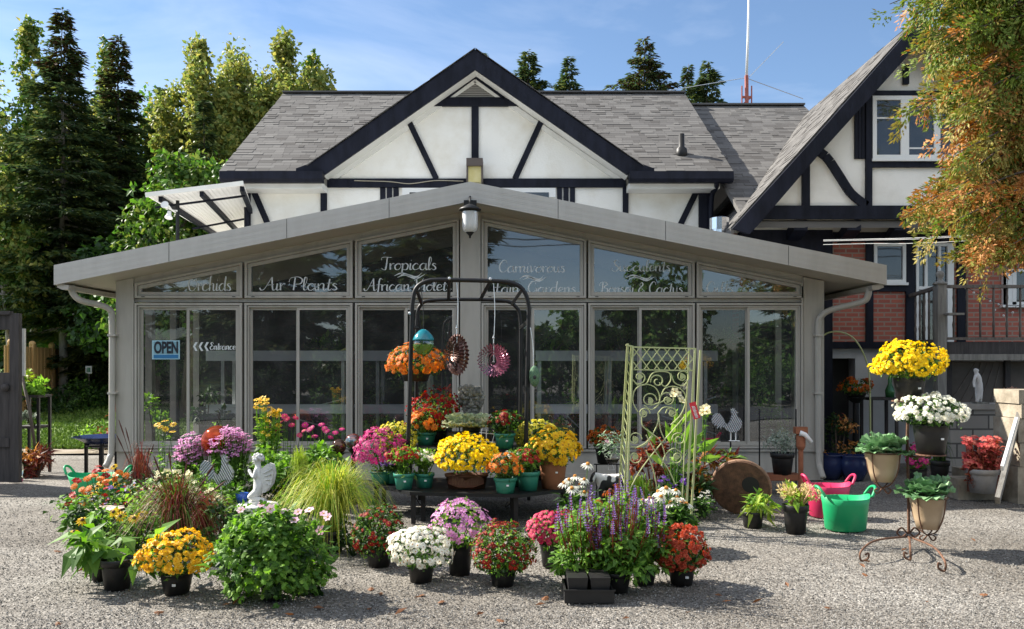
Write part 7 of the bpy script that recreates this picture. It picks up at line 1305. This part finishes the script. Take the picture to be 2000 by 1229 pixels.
tg = MB(); tg.beam(P(1352, 786, 7.97), P(1362, 818, 7.95), .062, .004); tgo = thing('price_tag', 'red tag with small white lettering tied to the right edge of the trellis', 'tag', P(1352, 786, 7.97)); tg.build('tag', plain('tag_red', (.62, .02, .03), None, rough=.5), tgo)
q = MB(); a, b = P(1352, 786, 7.963), P(1362, 818, 7.945)
for k in range(9): c = a+(b-a)*(.25+k*.08); q.beam(c+np.array([-.016, -.002, 0]), c+np.array([.012+.004*(k % 2), -.002, -.003]), .006, .002)
q.build('print_lines', M_white, tgo)
# --- leaning disc, pots right
d = 8.9; dc = thing('rusty_disc', 'large rusty iron disc with a rope-edged rim leaning behind the lime plant', 'iron disc', (XX(1447, d), d, 0)); c = P(1447, 966, d); Rr = 55*d/F
q = MB(); n = 48; q.lathe([(0, .02), (Rr*.55, .015), (Rr*.80, .0), (Rr*.83, -.02), (Rr*.97, -.022), (Rr, -.01), (Rr*.99, .02), (0, .03)], (0, 0, 0), n)
k_ = 26
for i in range(k_): a = 6.283*i/k_; q.ball((Rr*.9*math.cos(a), Rr*.9*math.sin(a), -.024), (.016, .016, .008), 6)
Mx = np.array(Matrix.Rotation(R(-20), 3, 'Z') @ Matrix.Rotation(R(105), 3, 'X')); rq = MB(); a = np.arange(49)*6.2832/48; rq.tube(np.stack([Rr*.985*np.cos(a), Rr*.985*np.sin(a), 0*a-.012], 1), .022, 8); rq.V = [v @ Mx.T+c for v in rq.V]; hq_ = MB(); hq_.lathe([(0, .0315), (Rr*.30, .0315)], (Rr*.34, Rr*.16, 0), 22); hq_.V = [v @ Mx.T+c for v in hq_.V]
q.V = [v @ Mx.T*np.array([1, 1, 1])+c for v in q.V]; zmin = min(v[:, 2].min() for v in q.V); q.V = [v-np.array([0, 0, zmin-.002]) for v in q.V]; q.build('plate', M_rust, dc); rq.V = [v-np.array([0, 0, zmin-.002]) for v in rq.V]; rq.build('rim', plain('worn_rust', (.16, .085, .055), (.30, .17, .10), 16, .75, .4, 50), dc, True); hq_.V = [v-np.array([0, 0, zmin-.002]) for v in hq_.V]; hq_.build('hole', M_gap, dc)
leafmound('lime green strappy plant in a black pot in front of the disc', 1470, 1030, 82, 958, 90, .15, [L_lime, L_bright], 44, 998, BK, T=T_leaf(.26, .06, .4), droop=.1, zlow=1005, name='lime_plant')
cp = leafmound('creamy celosia in a black pot left of the tubs', 1554, 1041, 50, 950, 60, .11, [L_lime, L_bright], 48, 985, BK, T=LEAF, name='celosia_plant'); d = cp.location.y; r = np.random.default_rng(2); q = MB()
for k in range(15):
    a = r.random()*6.283; rr_ = 30*d/F*r.random()**.5; b0 = np.array([XX(1556, d)+rr_*math.cos(a)*.4, d+rr_*math.sin(a)*.4, ZZ(985, d)]); tip = np.array([XX(1558, d)+rr_*math.cos(a)*1.1, d+rr_*math.sin(a), ZZ(952+r.random()*14, d)]); q.tube([b0, (b0+tip)/2, tip], [.009, .008, .012], 6)
    n_ = 50; dq = nrm(r.normal(size=(n_, 3))); q.inst((LEAFN[0], LEAFN[1], [0]*4), tip+dq*np.array([.03, .03, .036]), fr_x(dq+np.array([0, 0, .5]), r.normal(size=(n_, 3))), r.uniform(.025, .045, n_))
q.build('plumes', island('celosia_cream', [(.55, .44, .14), (.66, .55, .24), (.72, .62, .36), (.62, .36, .22)], .6, .25), cp)
d = 10.35; tb_ = thing('hanging_shelf', 'rust red plank shelf hung on thin rods against the right sunroom wall', 'shelf', (XX(1523, d), d, ZZ(936, d))); q = MB(); q.box((XX(1484, d), d-.09, ZZ(937, d)), (XX(1562, d), d+.16, ZZ(926, d))); q.build('plank', plain('rust_red_wood', (.22, .07, .03), (.30, .11, .05), 6, .7), tb_)
for px in (1488, 1560): q = MB(); q.tube([(XX(px, d), d+.1, 0), (XX(px, d), d+.1, ZZ(800, d))], .009, 6); q.build('rod', M_black_mt, tb_)
leafmound('silvery lavender in a dark pot on the rust red shelf', 1528, 927, 64, 838, 520, .06, [L_silver], 44, 884, BK, d=10.36, T=LEAFN, name='lavender_plant', zlow=880)
pu = thing('hand_pump', 'old rusty hand pump head with a white spout at the right sunroom corner', 'hand pump', P(1565, 936, 9.9)); d = 9.9; q = MB(); q.lathe([(0, 0), (.03, 0), (.03, ZZ(880, d)), (.055, ZZ(872, d)), (.055, ZZ(850, d)), (.035, ZZ(846, d)), (0, ZZ(846, d))], (XX(1564, d), d, 0), 12); q.box((XX(1552, d), d-.05, ZZ(847, d)), (XX(1575, d), d+.05, ZZ(834, d))); q.build('body', plain('pump_rust', (.22, .075, .03), (.32, .12, .06), 12, .8), pu); q = MB(); q.tube([P(1562, 846, d-.05), P(1572, 849, d-.06), P(1585, 864, d-.07)], [.035, .03, .024], 10); q.build('spout', M_white, pu, True)
# --- plant stand with baskets at right
d = 7.35; bx = thing('basket_stand', 'brown wrought iron stand with scroll feet and ringed pot holders at the right', 'plant stand', (XX(1773, d), d, 0)); q = MB(); q.tube(bez([P(1775, 1042, d), P(1774, 950, d), P(1772, 860, d), P(1774, 800, d), P(1775, 782, d)]), .013, 8); q.build('pole', M_rust, bx)
for tip, kn in (((1682, 1098), (1690, 1082)), ((1778, 1096), (1780, 1075)), ((1845, 1118), (1843, 1098))):
    tp_ = GZ(*tip); k_ = tp_+np.array([.0, 0, .09]); hub = P(1774, 1048, d); q = MB(); dx = -.06 if tip[0] < 1750 else .05; q.tube(bez([hub, hub*.3+k_*.7+np.array([0, 0, .05]), k_, tp_+np.array([0, 0, .012]), tp_+np.array([-dx*.9, 0, .03]), tp_+np.array([-dx, 0, .07]), tp_+np.array([-dx*.5, 0, .06])]), .009, 6); q.build('leg', M_rust, bx)
for sx in (-1, 1): q = MB(); q.tube(bez([P(1774, 1042, d)]+[P(1774+sx*(13+9*math.cos(a)*1), 1040-9*math.sin(a), d) for a in (3.1, 1.6, 0, -1.6, -2.8)]), .008, 6); q.build('scroll', M_rust, bx)
M_tan = plain('tan_plastic', (.40, .29, .18), (.46, .34, .22), 4, .45)
def basket(label, x, ytop, ybot, wpx, d_, seed):
    def pf(t, b, S):
        q = MB(); z1 = ZZ(ytop, d_); rt_ = wpx/2*S; q.lathe([(0, b[2]), (rt_*.62, b[2]), (rt_*.75, b[2]+(z1-b[2])*.3), (rt_*.9, b[2]+(z1-b[2])*.72), (rt_*.97, b[2]+(z1-b[2])*.76), (rt_, b[2]+(z1-b[2])*.97), (rt_*1.04, z1), (rt_*.95, z1), (rt_*.9, z1-.03), (0, z1-.03)], (b[0], b[1], 0), 26); q.build('pot', M_tan, t, True); return z1-.02
    return kale(label, x, ybot, d_, wpx, 1, .235, L_kale, L_kale, potf=pf, name='kale_basket')
basket('ornamental kale in a tan pot on the upper left ring of the stand', 1724, 882, 940, 66, 7.4, 1); basket('ornamental kale in a tan pot on the lower right ring of the stand', 1812, 968, 1032, 66, 7.15, 2)
for x, yt, yb2, dd, top in ((1724, 884, 940, 7.4, 872), (1812, 970, 1032, 7.15, 940)):
    q = MB(); S = dd/F; a = np.arange(25)*6.283/24; q.tube(np.stack([XX(x, dd)+np.cos(a)*36*S, dd+np.sin(a)*36*S, np.full(25, ZZ(yt, dd))], 1), .006, 6)
    for k in range(4): a_ = k*1.571+.6; q.tube(bez([(XX(x, dd)+math.cos(a_)*36*S, dd+math.sin(a_)*36*S, ZZ(yt, dd)), (XX(x, dd)+math.cos(a_)*31*S, dd+math.sin(a_)*31*S, ZZ(yt+35, dd)), (XX(x, dd)+math.cos(a_)*18*S, dd+math.sin(a_)*18*S, ZZ(yb2+3, dd)), (XX(x, dd), dd, ZZ(yb2+14, dd))]), .006, 6)
    for sx in (-1, 1): q.tube(bez([P(x, yb2+12, dd), P(x+sx*10, yb2+24, dd), P(x+sx*16, yb2+18, dd), P(x+sx*10, yb2+14, dd)]), .007, 6)
    q.tube(bez([P(1774, top+20, 7.35), P((1774+x)/2, top+5, (7.35+dd)/2), (XX(x, dd)+(36*S if x < 1774 else -36*S), dd, ZZ(yt, dd))]), .009, 6); q.build('pot_holder', M_rust, bx)
q = MB(); q.lathe([(0, ZZ(782, d)-.012), (.13, ZZ(782, d)-.012), (.13, ZZ(782, d)-.002), (0, ZZ(782, d)-.002)], (XX(1772, d), d, 0), 18); q.tube(bez([P(1775, 890, d), P(1795, 893, d-.1), P(1818, 888, 7.1)]), .009, 6); q.lathe([(0, ZZ(886, 7.1)-.014), (.12, ZZ(886, 7.1)-.014), (.12, ZZ(886, 7.1)-.003), (0, ZZ(886, 7.1)-.003)], (XX(1818, 7.1), 7.1, 0), 18); q.build('plate', M_rust, bx)
mum('large bright yellow mum on top of the iron stand at the right', 1776, 782, 668, 742, 128, 10, B_lemon, 60, 738, BK, d=7.35, cover=1.25, group='mums on the iron stand', lo=-.6, stick=True)
mum('large white mum below the yellow one on the iron stand', 1818, 886, 770, 832, 128, 11, B_white, 66, 830, BK, d=7.1, cover=.9, group='mums on the iron stand', lo=-.5, stick=True, lf=[L_dark, L_mid])
# --- background right
d = 11.0; wlr = thing('retaining_wall', 'low grey block wall below the balcony at the right', 'wall', (XX(1900, d), d, 0)); q = MB(); q.box((XX(1856, d), d, 0), (9.8, d+.35, ZZ(800, d))); q.build('blocks', M_block, wlr); q = MB(); q.box((XX(1852, d), d-.03, ZZ(800, d)+.001), (9.8, d+.4, ZZ(789, d))); q.build('cap', plain('cap_stone', (.26, .24, .22), (.34, .32, .29), 4, .9, .4), wlr)
d = 9.6; pr_ = thing('stone_pier', 'pale sunlit stone block pier at the right edge', 'pier', (XX(2020, d), d, 0)); mp_ = plain('pale_blocks', (.22, .185, .135), (.40, .35, .27), 5, .9, .9, 20); z = 0
for k, (a, y0, y1) in enumerate(((1988, 960, 912), (1990, 911, 866), (1989, 865, 818), (1993, 817, 790), (1990, 789, 762))): q = MB(); q.box((XX(a, d), d-.02*(k % 2), ZZ(y0, d) if k else 0), (XX(2080, d), d+.5, ZZ(y1, d))); q.build('block', mp_, pr_)
d = 9.3; sb_ = thing('leaning_board', 'grey board with a white ribbed edge leaning at the right edge', 'board', GZ(1950, 978)); q = MB(); q.beam(P(1948, 978, 9.25), P(1990, 812, 9.7), .16, .05, (1, -.6, 0)); q.build('board', M_deck, sb_); q = MB(); q.beam(P(1957, 915, 9.12), P(1985, 820, 9.4), .10, .03, (1, -.6, 0)); q.build('white_edge', M_white, sb_)
t = flowers('red leaved begonia in a grey pot at the right edge', 1918, 962, scatter(1884, 1956, 852, 915, 130, 12), 15, T_daisy(6, .1, .4, .2, .05), [petals('begonia_leaf', (.50, .06, .07), (.66, .15, .13), (.72, .28, .20)), B_red], d=9.75, leaves=(30, .08), lm=[L_rededge], lw=60, potw=58, pty=915, pm=plain('grey_pot', (.22, .21, .20), (.32, .31, .3), 5, .7), tilt=.7, name='begonia_plant')
mum('magenta blooms low behind the upper kale pot', 1792, 940, 868, 915, 46, 10, B_mag, 36, 915, BK, d=9.8, cover=.8, T=DBL)
for k, (a, b, y0, y1, dd) in enumerate(((1884, 1932, 935, 917, 10.2), (1872, 1950, 950, 936, 9.9))): q = MB(); q.box((XX(a, dd), dd, 0 if k else ZZ(935, dd)), (XX(b, dd), dd+.3, ZZ(y1, dd))); tag(setbase(q.build('stone_step', mp_), (XX((a+b)/2, dd), dd, 0 if k else ZZ(935, dd))), ('upper pale stone step behind the red begonia', 'lower pale stone step behind the red begonia')[k], 'step')
d = 11.1; gs_ = thing('girl_statue', 'small weathered statue of a girl standing on the block wall', 'statue', P(1912, 788, d)); J = {'hip':(P(1913, 757, d),.05),'waist':(P(1911, 746, d),.042),'chest':(P(1909, 737, d),.05),'neck':(P(1907, 729, d),.02),'head':(P(1906, 724, d),.038),'crown':(P(1908, 720, d),.034),'shl':(P(1905, 735, d-.05),.02),'ell':(P(1902, 747, d-.06),.017),'hal':(P(1903, 757, d-.08),.014),'shr':(P(1912, 735, d+.05),.02),'elr':(P(1916, 747, d+.06),.017),'har':(P(1912, 757, d+.05),.014),'hem':(P(1912, 772, d),.062),'kl':(P(1909, 779, d-.03),.022),'fl':(P(1908, 786, d-.03),.02),'kr':(P(1915, 779, d+.03),.022),'fr':(P(1915, 786, d+.03),.02)}
skin('body', J, [('hip','waist'),('waist','chest'),('chest','neck'),('neck','head'),('head','crown'),('chest','shl'),('shl','ell'),('ell','hal'),('chest','shr'),('shr','elr'),('elr','har'),('hip','hem'),('hem','kl'),('kl','fl'),('hem','kr'),('kr','fr')], 'hip', plain('pale_statue', (.5, .48, .46), (.66, .64, .62), 8, .8), gs_); q = MB(); q.box((XX(1900, d), d-.09, ZZ(789, d)), (XX(1925, d), d+.09, ZZ(785.5, d))); q.build('base', M_stone, gs_)
leafmound('dry brown pink hydrangea head on the block wall', 1972, 789, 36, 752, 160, .06, [petals('dry_bloom', (.36, .20, .14), (.46, .28, .20))], d=10.6, T=LEAFW, name='dried_hydrangea', cat='plant')
mum('shaded orange mum in a black pot by the cellar opening', 1672, 776, 737, 772, 60, 9, B_rust, 40, 768, BK, d=12.3, cover=.9, lo=-.3); cst = thing('pot_column', 'black column stand under the shaded orange mum', 'plant stand', (XX(1672, 12.3), 12.3, 0)); q = MB(); zt = ZZ(777, 12.3); q.lathe([(0, 0), (.14, 0), (.13, .05), (.05, .1), (.045, zt-.08), (.14, zt), (0, zt)], (XX(1672, 12.3), 12.3, 0), 14); q.build('body', M_black_mt, cst)
ga = thing('garden_arch', 'thin sage green metal garden arch behind the right sunroom corner', 'garden arch', (XX(1640, 12.2), 12.4, 0))
for dd in (12.15, 12.55): q = MB(); q.tube(bez([(XX(1575, dd), dd, 0), P(1575, 760, dd), P(1580, 700, dd), P(1605, 658, dd), P(1635, 648, dd), P(1668, 662, dd), P(1692, 705, dd), P(1699, 760, dd), (XX(1700, dd), dd, 0)]), .012, 6); q.build('hoop', M_sage, ga)
q = MB()
for px, py in ((1605, 658), (1635, 648), (1668, 662), (1692, 705), (1699, 770), (1700, 840)): q.tube([P(px, py, 12.15), P(px, py, 12.55)], .009, 5)
q.build('rungs', M_sage, ga)
shrub('dark bush with red and orange leaves by the cellar opening', XX(1636, 12.0), 12.0, .55, .95, 900, .07, [L_dark, L_croton, L_cedc], 90, 'red_leaved_bush', 'bush')
for k, (px, dd, lab) in enumerate(((1622, 11.75, 'dark blue glazed pot behind the pink tub'), (1668, 11.6, 'dark blue glazed pot right of the downspout'))): c = np.array([XX(px, dd), dd, 0.]); t = thing('glazed_pot', lab, 'pot', c, 'dark blue glazed pots'); q = MB(); q.lathe([(0, .002), (.12, .002), (.19, .16), (.2, .26), (.17, .33), (.19, .35), (.17, .355), (.15, .30), (0, .28)], c, 22); q.build('body', M_navy, t, True)
grass_plant('thin grassy plant in a tall dark pot behind the iron stand', 1835, 940, 60, 26, 90, [L_dark, L_mid], d=10.3, potw=36, pty=900, pm=BK)
tb2 = thing('side_table', 'small dark table by the white foundation wall', 'table', (XX(1715, 12.6), 12.6, 0)); d = 12.6; q = MB(); q.box((XX(1688, d), d-.2, ZZ(781, d)), (XX(1745, d), d+.2, ZZ(776, d))); q.build('top', M_dwood, tb2)
for a in (1692, 1741):
    for dy in (-.17, .17): q = MB(); q.box((XX(a, d)-.02, d+dy-.02, 0), (XX(a, d)+.02, d+dy+.02, ZZ(781, d))); q.build('leg', M_dwood, tb2)
bt2 = thing('green_bottle', 'green glass bottle hanging below the yellow mum', 'bottle', P(1738, 776, 12.5)); c = P(1738, 776, 12.5); q = MB(); q.lathe([(0, c[2]), (.06, c[2]), (.07, c[2]+.1), (.03, c[2]+.2), (.025, c[2]+.3), (0, c[2]+.3)], (c[0], c[1], 0), 14); q.build('body', plain('bottle_green', (.04, .14, .05), None, rough=.1), bt2, True)
# --- plants inside the sunroom
r = np.random.default_rng(31)
for k, (px, zt, w_, nm) in enumerate(((318, 735, .55, 'leftmost pane, below the OPEN sign'), (392, 715, .5, 'second pane under the entrance lettering'), (440, 770, .45, 'first window, at its right edge'), (535, 760, .5, 'second window, left half'), (640, 655, .6, 'second window, right half above the bench'), (735, 740, .5, 'third window, left half'), (850, 770, .4, 'third window, right half'), (1080, 640, .6, 'fourth window above the bench'), (1115, 760, .4, 'fourth window below the bench'), (1215, 650, .5, 'fifth window, left half'), (1300, 770, .5, 'fifth window, low right'), (1410, 660, .5, 'sixth window, left half'), (1515, 780, .5, 'sixth window, low right'))):
    d = 12.2 if k < 3 else 12.75; z0 = .035 if zt > 700 else ZZ(686, 12.35)+.01; shrub('green houseplant behind the glass of the '+nm, XX(px, d), d, w_, max(.35, ZZ(zt, d)-z0), 260, .12, [L_mid, L_bright, L_dark], 200+k, 'house_plant', 'houseplant', 'houseplants inside the sunroom', z0=z0, T=LEAF)
# --- leaves fallen on the gravel
r = np.random.default_rng(14); M_fall = island('fallen_leaf_brown', [(.20, .07, .02), (.34, .15, .05), (.12, .05, .025), (.42, .28, .12)], .7, .1)
proto = None
for k, (px, py) in enumerate([(865, 1176), (725, 1150), (745, 1160), (830, 1165), (808, 1170), (1065, 1182), (1060, 1176), (1468, 1182), (1395, 1165), (440, 1182), (455, 1184), (575, 1205), (112, 1218), (150, 1120), (170, 1130), (105, 1078), (718, 1195), (770, 1205), (1410, 1178), (1700, 1100), (1690, 1112), (1685, 1122), (1760, 1078), (1905, 1060), (1610, 1190), (1540, 1150), (930, 1205), (985, 1218), (1230, 1210), (610, 1190), (300, 1200), (1340, 1200), (1810, 1180), (1930, 1165)]):
    c = GZ(px, py); c[2] = .012
    if proto is None:
        q = MB(); T = T_lobed(); q.inst(T, np.zeros((1, 3)), np.eye(3)[None], .055); proto = q.build('fallen_leaf', M_fall); o = proto
    else:
        o = proto.copy(); COL.objects.link(o)
        if k % 3: o.data = variants[k % 2] if k > 2 else o.data
    if k == 0:
        variants = []
        for s in (1, 2): q = MB(); T = T_leaf(.5, .2, -.2); q.inst(T, np.zeros((1, 3)), np.eye(3)[None], .05+.012*s); me_o = q.build('tmp_leaf', [M_fall]); variants.append(me_o.data); bpy.data.objects.remove(me_o)
    o.location = c; o.rotation_euler = (r.uniform(-.35, .35), r.uniform(-.35, .35), r.uniform(0, 6.28)); sc = r.uniform(.75, 1.3); o.scale = (sc, sc, sc); tag(o, 'small dry brown leaf lying on the gravel', 'leaf', 'dry leaves on the gravel')
